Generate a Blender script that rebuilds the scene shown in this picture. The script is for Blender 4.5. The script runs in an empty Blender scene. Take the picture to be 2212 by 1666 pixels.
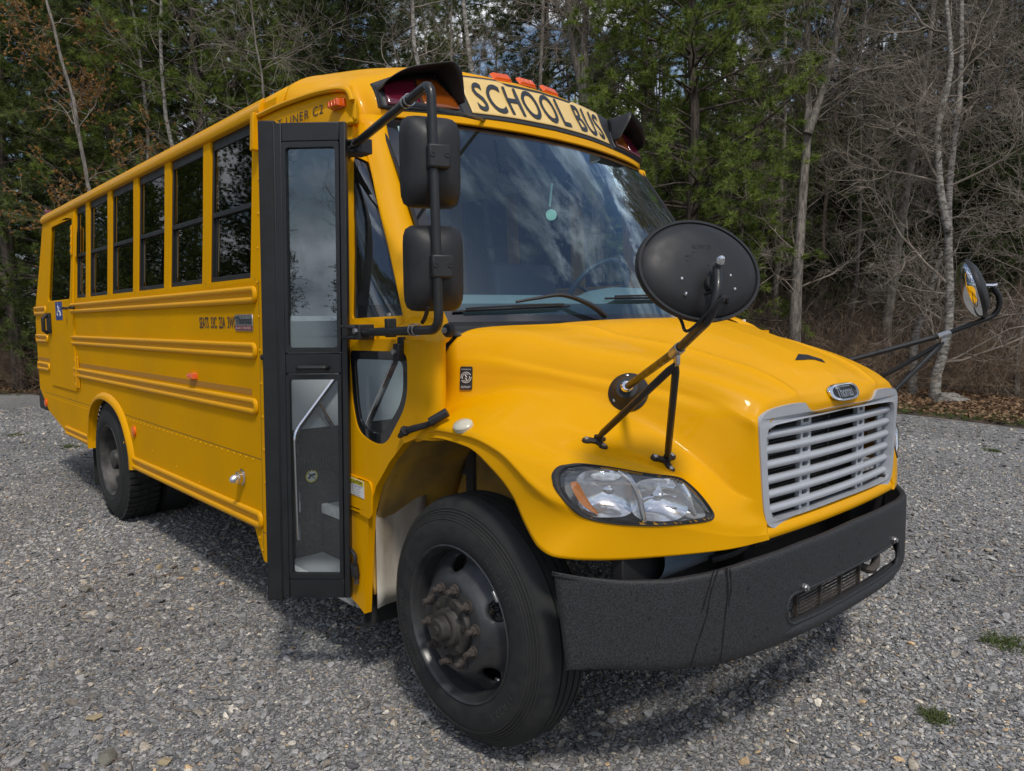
import bpy, math, random
import numpy as np
from mathutils import Vector, Matrix
from mathutils.geometry import tessellate_polygon

R = math.radians
PI = math.pi
rng = np.random.default_rng(7)
random.seed(7)

# ------------------------------------------------------------------ camera
scene = bpy.context.scene
cam_d = bpy.data.cameras.new("camera")
cam = bpy.data.objects.new("camera", cam_d)
scene.collection.objects.link(cam)
scene.camera = cam
_y, _p, _r = R(137.86586), R(-5.08871), R(-0.58667)
_f = Vector((math.cos(_y) * math.cos(_p), math.sin(_y) * math.cos(_p), math.sin(_p)))
_rt = Vector((math.sin(_y), -math.cos(_y), 0))
_up = _rt.cross(_f)
_r2 = _rt * math.cos(_r) + _up * math.sin(_r)
_u2 = _up * math.cos(_r) - _rt * math.sin(_r)
m = Matrix((( _r2.x, _u2.x, -_f.x), (_r2.y, _u2.y, -_f.y), (_r2.z, _u2.z, -_f.z))).to_4x4()
m.translation = Vector((2.09918, -2.80103, 1.59249))
cam.matrix_world = m
cam_d.sensor_fit = 'HORIZONTAL'
cam_d.sensor_width = 36.0
cam_d.lens = 36.0 * 1606.965 / 2212.0
cam_d.clip_end = 900
cam_d.clip_start = 0.05

# ------------------------------------------------------------------ world + sun
SUN_AZ = R(-27)      # direction TO the sun, measured from +X towards +Y
SUN_EL = R(55)
world = bpy.data.worlds.new("World")
scene.world = world
world.use_nodes = True
wn, wl = world.node_tree.nodes, world.node_tree.links
wn.clear()
w_out = wn.new('ShaderNodeOutputWorld')
w_bg = wn.new('ShaderNodeBackground')
w_bg.inputs['Strength'].default_value = 0.11
sky = wn.new('ShaderNodeTexSky')
sky.sky_type = 'NISHITA'
sky.sun_disc = False
sky.sun_elevation = SUN_EL
sky.sun_rotation = PI / 2 - SUN_AZ
sky.altitude = 200
sky.air_density = 1.1
sky.dust_density = 1.5
tc = wn.new('ShaderNodeTexCoord')
sep = wn.new('ShaderNodeSeparateXYZ')
wl.new(tc.outputs['Generated'], sep.inputs[0])
zc = wn.new('ShaderNodeMath'); zc.operation = 'MAXIMUM'; zc.inputs[1].default_value = 0.30
wl.new(sep.outputs['Z'], zc.inputs[0])
dv = wn.new('ShaderNodeVectorMath'); dv.operation = 'DIVIDE'
cmb = wn.new('ShaderNodeCombineXYZ')
for i in range(3): wl.new(zc.outputs[0], cmb.inputs[i])
wl.new(tc.outputs['Generated'], dv.inputs[0]); wl.new(cmb.outputs[0], dv.inputs[1])
cn = wn.new('ShaderNodeTexNoise'); cn.inputs['Scale'].default_value = 2.1; cn.inputs['Detail'].default_value = 11
cn.inputs['Roughness'].default_value = 0.66; cn.inputs['Distortion'].default_value = 0.25
wl.new(dv.outputs[0], cn.inputs['Vector'])
cr = wn.new('ShaderNodeValToRGB')
cr.color_ramp.elements[0].position = 0.47; cr.color_ramp.elements[0].color = (0, 0, 0, 1)
cr.color_ramp.elements[1].position = 0.60; cr.color_ramp.elements[1].color = (1, 1, 1, 1)
wl.new(cn.outputs['Fac'], cr.inputs[0])
cn2 = wn.new('ShaderNodeTexNoise'); cn2.inputs['Scale'].default_value = 3.4; cn2.inputs['Detail'].default_value = 5
wl.new(dv.outputs[0], cn2.inputs['Vector'])
cc = wn.new('ShaderNodeValToRGB')
cc.color_ramp.elements[0].position = 0.36; cc.color_ramp.elements[0].color = (2.6, 2.9, 3.5, 1)
cc.color_ramp.elements[1].position = 0.66; cc.color_ramp.elements[1].color = (14, 14.2, 14.6, 1)
wl.new(cn2.outputs['Fac'], cc.inputs[0])
wm = wn.new('ShaderNodeMix'); wm.data_type = 'RGBA'
wl.new(cr.outputs[0], wm.inputs[0]); wl.new(sky.outputs[0], wm.inputs[6]); wl.new(cc.outputs[0], wm.inputs[7])
wl.new(wm.outputs[2], w_bg.inputs['Color'])
wl.new(w_bg.outputs[0], w_out.inputs[0])

sun_d = bpy.data.lights.new("sun", 'SUN')
sun_d.energy = 2.1
sun_d.angle = R(7)
sun_d.color = (1.0, 0.95, 0.87)
sun = bpy.data.objects.new("sun", sun_d)
scene.collection.objects.link(sun)
sdir = Vector((math.cos(SUN_EL) * math.cos(SUN_AZ), math.cos(SUN_EL) * math.sin(SUN_AZ), math.sin(SUN_EL)))
sun.rotation_euler = sdir.to_track_quat('Z', 'Y').to_euler()
sun.location = sdir * 60

scene.view_settings.view_transform = 'Standard'
scene.view_settings.look = 'None'
scene.view_settings.exposure = 0.0
scene.view_settings.gamma = 1.0
scene.render.film_transparent = False
scene.cycles.max_bounces = 10
scene.cycles.transparent_max_bounces = 16
scene.cycles.glossy_bounces = 5
scene.cycles.diffuse_bounces = 3
scene.cycles.sample_clamp_indirect = 6
scene.cycles.caustics_reflective = False
scene.cycles.caustics_refractive = False

# ------------------------------------------------------------------ materials
def _nt(name):
    m = bpy.data.materials.new(name)
    m.use_nodes = True
    n, l = m.node_tree.nodes, m.node_tree.links
    return m, n, l, n['Principled BSDF']

def lerp_c(a, b, t): return tuple(a[i] + (b[i] - a[i]) * t for i in range(3)) + (1,)

def mat(name, col, rough=0.5, metal=0.0, coat=0.0, var=0.0, var_scale=8.0, bump=0.0, bump_scale=60.0, spec=0.5,
        col2=None, rvar=0.0, coat_rough=0.05, bump_dist=0.002, emit=None, detail=4, stretch=None):
    m, n, l, b = _nt(name)
    b.inputs['Base Color'].default_value = tuple(col) + (1,)
    b.inputs['Roughness'].default_value = rough
    b.inputs['Metallic'].default_value = metal
    b.inputs['Coat Weight'].default_value = coat
    b.inputs['Coat Roughness'].default_value = coat_rough
    b.inputs['Specular IOR Level'].default_value = spec
    tcn = n.new('ShaderNodeTexCoord')
    src = tcn.outputs['Object']
    if stretch:
        mp = n.new('ShaderNodeMapping'); mp.inputs['Scale'].default_value = stretch
        l.new(src, mp.inputs[0]); src = mp.outputs[0]
    if var or col2 or rvar:
        nz = n.new('ShaderNodeTexNoise'); nz.inputs['Scale'].default_value = var_scale; nz.inputs['Detail'].default_value = detail
        l.new(src, nz.inputs['Vector'])
        if var or col2:
            cr = n.new('ShaderNodeValToRGB')
            c2 = col2 or tuple(c * (1 - var) for c in col)
            cr.color_ramp.elements[0].position = 0.35; cr.color_ramp.elements[0].color = tuple(c2) + (1,)
            cr.color_ramp.elements[1].position = 0.65; cr.color_ramp.elements[1].color = tuple(col) + (1,)
            l.new(nz.outputs['Fac'], cr.inputs[0]); l.new(cr.outputs[0], b.inputs['Base Color'])
        if rvar:
            mr = n.new('ShaderNodeMapRange')
            mr.inputs[1].default_value = 0.35; mr.inputs[2].default_value = 0.65
            mr.inputs[3].default_value = rough; mr.inputs[4].default_value = min(1, rough + rvar)
            l.new(nz.outputs['Fac'], mr.inputs[0]); l.new(mr.outputs[0], b.inputs['Roughness'])
    if bump:
        bz = n.new('ShaderNodeTexNoise'); bz.inputs['Scale'].default_value = bump_scale; bz.inputs['Detail'].default_value = 3
        l.new(src, bz.inputs['Vector'])
        bp = n.new('ShaderNodeBump'); bp.inputs['Strength'].default_value = bump; bp.inputs['Distance'].default_value = bump_dist
        l.new(bz.outputs['Fac'], bp.inputs['Height']); l.new(bp.outputs[0], b.inputs['Normal'])
    if emit:
        b.inputs['Emission Color'].default_value = tuple(emit) + (1,); b.inputs['Emission Strength'].default_value = 1
    return m

def glass(name, tint, refl=1.0, rough=0.0, ior=1.5, haze=0.0, gain=1.8, rcol=(1, 1, 1)):
    m = bpy.data.materials.new(name); m.use_nodes = True
    n, l = m.node_tree.nodes, m.node_tree.links
    n.clear()
    o = n.new('ShaderNodeOutputMaterial'); tr = n.new('ShaderNodeBsdfTransparent'); gl = n.new('ShaderNodeBsdfGlossy')
    mx = n.new('ShaderNodeMixShader')
    tr.inputs[0].default_value = tuple(tint) + (1,)
    gl.inputs['Roughness'].default_value = rough
    gl.inputs[0].default_value = (rcol[0], rcol[1], rcol[2], 1)
    # Schlick reflectance, the same from either side of the pane
    lw = n.new('ShaderNodeLayerWeight'); lw.inputs[0].default_value = 0.5
    pw = n.new('ShaderNodeMath'); pw.operation = 'POWER'; pw.inputs[1].default_value = 4.5
    l.new(lw.outputs['Facing'], pw.inputs[0])
    ma = n.new('ShaderNodeMath'); ma.operation = 'MULTIPLY_ADD'; ma.inputs[1].default_value = .95; ma.inputs[2].default_value = .045
    l.new(pw.outputs[0], ma.inputs[0])
    mu = n.new('ShaderNodeMath'); mu.operation = 'MULTIPLY'; mu.inputs[1].default_value = gain; mu.use_clamp = True
    l.new(ma.outputs[0], mu.inputs[0])
    l.new(mu.outputs[0], mx.inputs[0]); l.new(tr.outputs[0], mx.inputs[1]); l.new(gl.outputs[0], mx.inputs[2])
    last = mx.outputs[0]
    if haze:
        df = n.new('ShaderNodeBsdfDiffuse'); df.inputs[0].default_value = (0.6, 0.6, 0.58, 1)
        nz = n.new('ShaderNodeTexNoise'); nz.inputs['Scale'].default_value = 3.0; nz.inputs['Detail'].default_value = 6
        t = n.new('ShaderNodeTexCoord'); l.new(t.outputs['Object'], nz.inputs['Vector'])
        mr = n.new('ShaderNodeMapRange'); mr.inputs[1].default_value = 0.4; mr.inputs[2].default_value = 0.75
        mr.inputs[3].default_value = haze * 0.4; mr.inputs[4].default_value = haze
        l.new(nz.outputs['Fac'], mr.inputs[0])
        m2 = n.new('ShaderNodeMixShader'); l.new(mr.outputs[0], m2.inputs[0]); l.new(last, m2.inputs[1]); l.new(df.outputs[0], m2.inputs[2])
        last = m2.outputs[0]
    l.new(last, o.inputs[0])
    return m

YEL = (0.80, 0.378, 0.0)
M = {}
M['yellow'] = mat('yellow_paint', YEL, 0.36, spec=0.10, coat=0.14, var=0.05, var_scale=2.0, rvar=0.12, coat_rough=0.06, bump=0.02, bump_scale=9, bump_dist=0.004)
M['yellow_side'] = mat('yellow_side_paint', (0.81, 0.385, 0.0), 0.5, spec=0.03, coat=0.02, var=0.09, var_scale=1.6, rvar=0.15, coat_rough=0.15, bump=0.03, bump_scale=5, bump_dist=0.004)
M['yellow_strip'] = mat('yellow_reflective_tape', (0.50, 0.22, 0.010), 0.45, bump=0.25, bump_scale=300)
M['grime'] = mat('yellow_grime', (0.62, 0.36, 0.05), 0.8, col2=(0.26, 0.17, 0.06), var_scale=4, bump=0.3, bump_scale=40)
M['white_grime'] = mat('splashed_white_liner', (0.72, 0.68, 0.60), 0.8, col2=(0.30, 0.25, 0.19), var_scale=5, bump=0.2, bump_scale=50, stretch=(1, 1, .35))
M['black'] = mat('black_plastic', (0.018, 0.018, 0.020), 0.45, var=0.3, var_scale=20, rvar=0.15, bump=0.15, bump_scale=220, bump_dist=0.0008)
M['black_metal'] = mat('black_painted_tube', (0.012, 0.012, 0.013), 0.32, coat=0.2, var=0.4, var_scale=30, rvar=0.2)
M['black_edge'] = mat('black_rubber_edge', (0.013, 0.0135, 0.015), 0.6, var=.4, var_scale=12, bump=.3, bump_scale=60)
M['black_door'] = mat('black_door_frame', (0.010, 0.011, 0.013), 0.42, rvar=0.15, var=0.25, var_scale=9, coat=0.15, coat_rough=0.3)
M['sign_black'] = mat('black_sign_film', (0.022, 0.024, 0.028), 0.55, bump=0.3, bump_scale=260, bump_dist=0.0006)
M['bumper'] = mat('textured_black_bumper', (0.036, 0.037, 0.040), 0.6, col2=(0.010, 0.010, 0.011), var_scale=190, bump=0.9, bump_scale=330, bump_dist=0.0012, rvar=0.1)
M['rubber_mark'] = mat('raised_rubber_lettering', (0.050, 0.048, 0.046), 0.6)
M['rubber'] = mat('tyre_rubber', (0.026, 0.0255, 0.025), 0.7, col2=(0.011, 0.014, 0.014), var_scale=22, detail=8, rvar=.2, bump=0.6, bump_scale=130, bump_dist=0.001)
M['rim'] = mat('black_steel_rim', (0.020, 0.022, 0.026), 0.33, coat=.3, coat_rough=.25, col2=(0.042, 0.042, 0.043), var_scale=16, rvar=0.25, bump=0.25, bump_scale=200, bump_dist=0.0008)
M['rim_dirty'] = mat('dusty_steel_rim', (0.10, 0.095, 0.09), 0.55, col2=(0.035, 0.033, 0.032), var_scale=9, metal=0.2)
M['rust'] = mat('rusty_steel', (0.070, 0.058, 0.050), 0.7, col2=(0.045, 0.035, 0.03), var_scale=40, bump=0.5, bump_scale=180)
M['hubgrease'] = mat('greasy_hub', (0.055, 0.050, 0.044), 0.6, col2=(0.02, 0.018, 0.016), var_scale=22, bump=0.4, bump_scale=90)
M['chrome'] = mat('chrome', (0.80, 0.80, 0.82), 0.12, metal=1.0)
M['reflector'] = mat('lamp_reflector', (0.86, 0.87, 0.9), 0.14, metal=.88)
M['lamp_grey'] = mat('lamp_housing_grey', (0.55, 0.56, 0.58), 0.3, metal=.4)
M['zinc'] = mat('zinc_bolt', (0.55, 0.55, 0.56), 0.35, metal=0.9, var=0.3, var_scale=60)
M['silver'] = mat('silver_grille_paint', (0.50, 0.52, 0.555), 0.38, metal=0.25, coat=0.25, coat_rough=0.25, var=0.06, var_scale=14)
M['white'] = mat('white_paint', (0.75, 0.75, 0.73), 0.5)
M['offwhite'] = mat('cream_plastic', (0.62, 0.58, 0.46), 0.35, coat=0.4)
M['dark'] = mat('dark_void', (0.010, 0.010, 0.011), 0.7, bump=0.3, bump_scale=30)
M['radiator'] = mat('radiator_core', (0.12, 0.115, 0.105), 0.6, metal=0.3, bump=0.6, bump_scale=120, stretch=(1, 1, 6))
M['blue_tank'] = mat('blue_grey_tank', (0.10, 0.15, 0.21), 0.45)
M['orange_lens'] = mat('orange_lens', (0.85, 0.12, 0.006), 0.18, coat=0.8, emit=(0.10, 0.008, 0.0))
M['orange_lens'].node_tree.nodes['Principled BSDF'].inputs['Emission Strength'].default_value = 0.0
M['red_lens'] = mat('dark_red_lens', (0.11, 0.006, 0.022), 0.12, coat=0.9, bump=0.25, bump_scale=90, stretch=(1, 6, .5))
M['amber_lens'] = mat('shaded_amber_lens', (0.24, 0.055, 0.004), 0.12, coat=0.9, bump=0.25, bump_scale=90, stretch=(1, 6, .5))  # amber base lowered, the shade on the lens put into its colour
M['amber_ref'] = mat('amber_reflector', (0.85, 0.16, 0.01), 0.25, coat=0.7, bump=0.5, bump_scale=240)
M['turn'] = mat('turn_signal_amber', (0.62, 0.20, 0.03), 0.3, coat=0.6, bump=0.4, bump_scale=200)
M['letters'] = mat('dark_lettering', (0.022, 0.030, 0.042), 0.5)
M['white_letters'] = mat('white_lettering', (0.7, 0.7, 0.68), 0.5)
M['sign_face'] = mat('sign_cream_yellow', (0.86, 0.60, 0.22), 0.4, var=0.08, var_scale=3, coat=0.4, coat_rough=0.2)
M['blue_sticker'] = mat('blue_sticker', (0.02, 0.07, 0.33), 0.4)
M['sticker_yellow'] = mat('caution_yellow', (0.75, 0.62, 0.02), 0.4)
M['sticker_red'] = mat('badge_red', (0.25, 0.02, 0.02), 0.4)
M['mint'] = mat('mint_disc', (0.42, 0.75, 0.60), 0.5)
M['dash'] = mat('grey_dashboard', (0.20, 0.25, 0.26), 0.6, var=0.1)
M['seat'] = mat('dark_seat_vinyl', (0.035, 0.040, 0.048), 0.5)
M['inner_grey'] = mat('interior_grey_panel', (0.68, 0.71, 0.72), 0.55, bump=0.2, bump_scale=200)
M['inner_black'] = mat('interior_black_panel', (0.07, 0.07, 0.072), 0.6, bump=0.4, bump_scale=180, var=0.3, var_scale=60)
M['tread'] = mat('step_tread_grey', (0.36, 0.375, 0.38), 0.7, bump=0.5, bump_scale=180)
M['nosing'] = mat('white_step_nosing', (0.86, 0.85, 0.80), 0.55, var=0.2, var_scale=30)
M['ws_glass'] = glass('windshield_glass', (0.74, 0.90, 0.93), haze=0.015, gain=2.7, rcol=(.66, .86, 1.0))
M['side_glass'] = glass('tinted_side_glass', (0.20, 0.22, 0.22), gain=.75)
M['door_glass'] = glass('door_glass', (0.55, 0.60, 0.62), haze=0.012, gain=2.4, rcol=(.85, .93, 1))
M['quarter_glass'] = glass('quarter_glass', (0.42, 0.47, 0.50), haze=0.03, gain=3.2, rcol=(.80, .90, 1))
M['low_glass'] = glass('clear_lower_glass', (0.95, 0.97, 0.98), haze=0.015, gain=.9)
M['lens_clear'] = glass('headlight_lens', (0.93, 0.94, 0.95), haze=0.04)
M['mirror'] = mat('mirror_face', (0.85, 0.86, 0.87), 0.02, metal=1.0)
M['stain'] = mat('wet_drip_stain', (0.006, 0.006, 0.007), 0.35)

# ------------------------------------------------------------------ mesh helpers
COL = scene.collection
class MB:
    """collects geometry, then links it as ONE mesh object"""
    def __init__(s): s.v = []; s.f = []; s.m = []
    def add(s, vs, fs, mi=0):
        o = len(s.v)
        s.v.extend([tuple(map(float, v)) for v in vs]); s.f.extend([tuple(i + o for i in f) for f in fs]); s.m.extend([mi] * len(fs))
        return s
    def box(s, lo, hi, mi=0, mapf=None):
        x0, y0, z0 = lo; x1, y1, z1 = hi
        v = [(x0,y0,z0),(x1,y0,z0),(x1,y1,z0),(x0,y1,z0),(x0,y0,z1),(x1,y0,z1),(x1,y1,z1),(x0,y1,z1)]
        if mapf: v = [mapf(*p) for p in v]
        return s.add(v, [(0,3,2,1),(4,5,6,7),(0,1,5,4),(1,2,6,5),(2,3,7,6),(3,0,4,7)], mi)
    def obox(s, c, ax, ay, az, mi=0):
        c, ax, ay, az = map(Vector, (c, ax, ay, az))
        v = [c + ax*i + ay*j + az*k for k in (-1,1) for j in (-1,1) for i in (-1,1)]
        return s.add(v, [(0,2,3,1),(4,5,7,6),(0,1,5,4),(1,3,7,5),(3,2,6,7),(2,0,4,6)], mi)
    def tube(s, pts, r, n=8, mi=0, caps=True, smooth=0, squash=None):
        P = [Vector(p) for p in pts]
        if smooth: P = smooth_path(P, smooth)
        k = len(P)
        rr = r if isinstance(r, (list, tuple, np.ndarray)) else [r] * k
        if len(rr) != k: rr = list(np.interp(np.linspace(0, 1, k), np.linspace(0, 1, len(rr)), rr))
        t0 = (P[1] - P[0]).normalized()
        a = t0.orthogonal().normalized()
        vs = []
        for i in range(k):
            t = (P[min(i+1, k-1)] - P[max(i-1, 0)]).normalized()
            a = (a - t * a.dot(t))
            a = a.normalized() if a.length > 1e-6 else t.orthogonal().normalized()
            b = t.cross(a)
            for j in range(n):
                an = 2*PI*j/n
                vs.append(P[i] + (a*math.cos(an) + b*math.sin(an)) * rr[i])
        fs = [(i*n+j, i*n+(j+1)%n, (i+1)*n+(j+1)%n, (i+1)*n+j) for i in range(k-1) for j in range(n)]
        if caps: fs += [tuple(range(n-1, -1, -1)), tuple((k-1)*n + j for j in range(n))]
        return s.add(vs, fs, mi)
    def lathe(s, prof, c, axis='y', n=48, mi=0, a0=0, a1=2*PI):
        """prof: list of (h, r) with h along axis; c: centre"""
        full = abs(a1 - a0 - 2*PI) < 1e-6
        m_ = n if full else n + 1
        vs = []
        for h, r in prof:
            for j in range(m_):
                a = a0 + (a1 - a0) * j / n
                p = (r*math.cos(a), h, r*math.sin(a)) if axis == 'y' else ((h, r*math.cos(a), r*math.sin(a)) if axis == 'x' else (r*math.cos(a), r*math.sin(a), h))
                vs.append((c[0]+p[0], c[1]+p[1], c[2]+p[2]))
        fs = []
        for i in range(len(prof)-1):
            for j in range(n):
                j2 = (j+1) % m_
                fs.append((i*m_+j, i*m_+j2, (i+1)*m_+j2, (i+1)*m_+j))
        return s.add(vs, fs, mi)
    def orient_lathe(s, prof, c, d, n=20, mi=0, sy=1.0, up=None):
        """profile (h,r) revolved round direction d at c; sy squashes one radius"""
        d = Vector(d).normalized(); a = (Vector(up) - d * Vector(up).dot(d)).normalized() if up else d.orthogonal().normalized(); b = d.cross(a)
        c = Vector(c); vs = []
        for h, r in prof:
            for j in range(n):
                t = 2*PI*j/n
                vs.append(c + d*h + a*(r*math.cos(t)*sy) + b*(r*math.sin(t)))
        fs = [(i*n+j, i*n+(j+1)%n, (i+1)*n+(j+1)%n, (i+1)*n+j) for i in range(len(prof)-1) for j in range(n)]
        return s.add(vs, fs, mi)
    def grid(s, A, mi=0, flip=False, keep=None):
        A = np.asarray(A); h, w = A.shape[:2]
        fs = []
        for i in range(h-1):
            for j in range(w-1):
                if keep is not None and not keep[i, j]: continue
                q = (i*w+j, i*w+j+1, (i+1)*w+j+1, (i+1)*w+j)
                fs.append(q[::-1] if flip else q)
        return s.add(A.reshape(-1, 3), fs, mi)
    def poly(s, outer, holes=(), mapf=None, depth=0.0, mi=0, dvec=None):
        """2D polygon with holes, mapped to 3D by mapf(a,b,d); depth>0 extrudes to d=depth"""
        loops = [list(outer)] + [list(h) for h in holes]
        flat = [p for L in loops for p in L]
        tris = tessellate_polygon([[Vector((p[0], p[1], 0)) for p in L] for L in loops])
        n = len(flat)
        v = [mapf(p[0], p[1], 0.0) for p in flat]
        f = [tuple(t) for t in tris]
        if depth:
            v += [mapf(p[0], p[1], depth) for p in flat]
            f += [tuple(n + i for i in reversed(t)) for t in tris]
            o = 0
            for L in loops:
                k = len(L)
                f += [(o+i, o+(i+1)%k, n+o+(i+1)%k, n+o+i) for i in range(k)]
                o += k
        return s.add(v, f, mi)
    def build(s, name, mats, parent=None, smooth=True, angle=35, bevel=0.0, solid=0.0, label=None, recalc=True, solid_off=-1, segs=2):
        me = bpy.data.meshes.new(name)
        me.from_pydata(s.v, [], s.f)
        if not isinstance(mats, (list, tuple)): mats = [mats]
        for m_ in mats: me.materials.append(m_)
        if len(mats) > 1: me.polygons.foreach_set('material_index', s.m)
        me.validate()
        if recalc:
            import bmesh
            bm = bmesh.new(); bm.from_mesh(me)
            bmesh.ops.recalc_face_normals(bm, faces=bm.faces)
            bm.to_mesh(me); bm.free()
        if smooth:
            me.polygons.foreach_set('use_smooth', [True]*len(me.polygons))
            me.set_sharp_from_angle(angle=R(angle))
        me.update()
        o = bpy.data.objects.new(name, me)
        COL.objects.link(o)
        if parent: o.parent = parent
        if solid:
            md = o.modifiers.new('solid', 'SOLIDIFY'); md.thickness = solid; md.offset = solid_off
        if bevel:
            md = o.modifiers.new('bevel', 'BEVEL'); md.width = bevel; md.segments = segs; md.limit_method = 'ANGLE'; md.angle_limit = R(40)
        if label: o['label'] = label
        return o

def smooth_path(P, n):
    """round the corners of a polyline by Catmull-Rom resampling"""
    out = []
    k = len(P)
    for i in range(k-1):
        p0, p1, p2, p3 = P[max(i-1,0)], P[i], P[i+1], P[min(i+2,k-1)]
        for j in range(n):
            t = j/n
            out.append(0.5*((2*p1)+(p2-p0)*t+(2*p0-5*p1+4*p2-p3)*t*t+(3*p1-p0-3*p2+p3)*t**3))
    out.append(P[-1]); return out

def fillet_path(P, r, n=6):
    """polyline with its inner corners replaced by arcs"""
    P = [Vector(p) for p in P]; out = [P[0]]
    for i in range(1, len(P)-1):
        a, b, c = P[i-1], P[i], P[i+1]
        d = min(r, (b-a).length*.49, (c-b).length*.49)
        p, q = b+(a-b).normalized()*d, b+(c-b).normalized()*d
        for k in range(n+1):
            t = k/n
            out.append(p*(1-t)**2 + b*2*t*(1-t) + q*t*t)
    out.append(P[-1]); return out

def round_poly(pts, r, n=5):
    """2D polygon with rounded corners; r is a number or one per corner"""
    k = len(pts); out = []
    rs = r if isinstance(r, (list, tuple)) else [r]*k
    for i in range(k):
        a, b, c = (Vector(pts[(i-1)%k][:2]), Vector(pts[i][:2]), Vector(pts[(i+1)%k][:2]))
        d = min(rs[i], (b-a).length*.49, (c-b).length*.49)
        if d < 1e-5: out.append(tuple(b)); continue
        p, q = b+(a-b).normalized()*d, b+(c-b).normalized()*d
        for j in range(n+1):
            t = j/n
            w = p*(1-t)**2 + b*2*t*(1-t) + q*t*t
            out.append((w.x, w.y))
    return out

def inset(pts, d):
    """offset a 2D ring inwards by d (ring order either way)"""
    P = np.array(pts, float); k = len(P)
    area = 0.5*np.sum(P[:,0]*np.roll(P[:,1],-1)-np.roll(P[:,0],-1)*P[:,1])
    sg = 1 if area > 0 else -1
    out = []
    for i in range(k):
        t = P[(i+1)%k]-P[i-1]; L = np.hypot(*t) + 1e-12; t = t/L
        out.append(tuple(P[i] + sg*d*np.array([-t[1], t[0]])))
    return out

def pchip(xs, ys, x):
    xs = np.asarray(xs, float); ys = np.asarray(ys, float); x = np.clip(np.asarray(x, float), xs[0], xs[-1])
    h = np.diff(xs); d = (np.diff(ys, axis=0).T / h).T
    m_ = np.zeros_like(ys); m_[0] = d[0]; m_[-1] = d[-1]
    for i in range(1, len(xs)-1):
        a, b = d[i-1], d[i]
        w1, w2 = 2*h[i]+h[i-1], h[i]+2*h[i-1]
        with np.errstate(divide='ignore', invalid='ignore'):
            hm = (w1+w2)/(w1/a+w2/b)
        m_[i] = np.where(a*b > 0, hm, 0)
    i = np.clip(np.searchsorted(xs, x, side='right')-1, 0, len(xs)-2)
    t = (x-xs[i])/h[i]
    t = t.reshape(t.shape + (1,)*(ys.ndim-1)); hh = h[i].reshape(t.shape)
    return (2*t**3-3*t**2+1)*ys[i]+(t**3-2*t**2+t)*hh*m_[i]+(-2*t**3+3*t**2)*ys[i+1]+(t**3-t**2)*hh*m_[i+1]

def catmull(xs, ys, x):
    xs = np.asarray(xs, float); ys = np.asarray(ys, float); x = np.clip(np.asarray(x, float), xs[0], xs[-1])
    h = np.diff(xs); d = (np.diff(ys, axis=0).T / h).T
    m_ = np.zeros_like(ys); m_[0] = d[0]; m_[-1] = d[-1]
    for i in range(1, len(xs)-1): m_[i] = (d[i-1]*h[i]+d[i]*h[i-1])/(h[i]+h[i-1])
    i = np.clip(np.searchsorted(xs, x, side='right')-1, 0, len(xs)-2)
    t = (x-xs[i])/h[i]; t = t.reshape(t.shape + (1,)*(ys.ndim-1)); hh = h[i].reshape(t.shape)
    return (2*t**3-3*t**2+1)*ys[i]+(t**3-2*t**2+t)*hh*m_[i]+(-2*t**3+3*t**2)*ys[i+1]+(t**3-t**2)*hh*m_[i+1]

class Surf:
    """smooth surface through a control net G[row][col]"""
    def __init__(s, G, fu=catmull, fv=catmull, tu=None, tv=None):
        s.G = np.array(G, float); s.fu, s.fv = fu, fv
        s.tv = np.arange(s.G.shape[0]) if tv is None else tv
        s.tu = np.arange(s.G.shape[1]) if tu is None else tu
    def grid(s, vs, us):
        A = s.fv(s.tv, s.G, vs)                     # (nv, cols, 3)
        B = s.fu(s.tu, np.swapaxes(A, 0, 1), us)    # (nu, nv, 3)
        return np.swapaxes(B, 0, 1)

def text_mesh(body, size=1.0, xs=1.0, align='LEFT', extrude=0.0, bold=0.0, spacing=1.0, shear=0.0):
    cu = bpy.data.curves.new('lettering', 'FONT'); cu.body = body; cu.size = size; cu.align_x = align
    cu.extrude = extrude; cu.offset = bold; cu.space_character = spacing; cu.shear = shear; cu.resolution_u = 4
    o = bpy.data.objects.new('lettering', cu); COL.objects.link(o)
    bpy.context.view_layer.update()
    dg = bpy.context.evaluated_depsgraph_get()
    me = bpy.data.meshes.new_from_object(o.evaluated_get(dg))
    v = [(p.co.x*xs, p.co.y, p.co.z) for p in me.vertices]
    f = [tuple(p.vertices) for p in me.polygons]
    bpy.data.objects.remove(o); bpy.data.curves.remove(cu); bpy.data.meshes.remove(me)
    return v, f

def empty(name, loc=(0,0,0), label=None, cat=None, group=None):
    o = bpy.data.objects.new(name, None); COL.objects.link(o); o.location = loc
    o.empty_display_size = 0.2
    if label: o['label'] = label
    if cat: o['category'] = cat
    if group: o['group'] = group
    return o
def tag(o, label=None, cat=None, group=None, kind=None):
    if label: o['label'] = label
    if cat: o['category'] = cat
    if group: o['group'] = group
    if kind: o['kind'] = kind
    return o
# ------------------------------------------------------------------ THE BUS
bus = empty('school_bus', (0, 0, 0), 'yellow school bus with black bumper and open front door on the gravel', 'bus')
from mathutils.bvhtree import BVHTree

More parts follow.
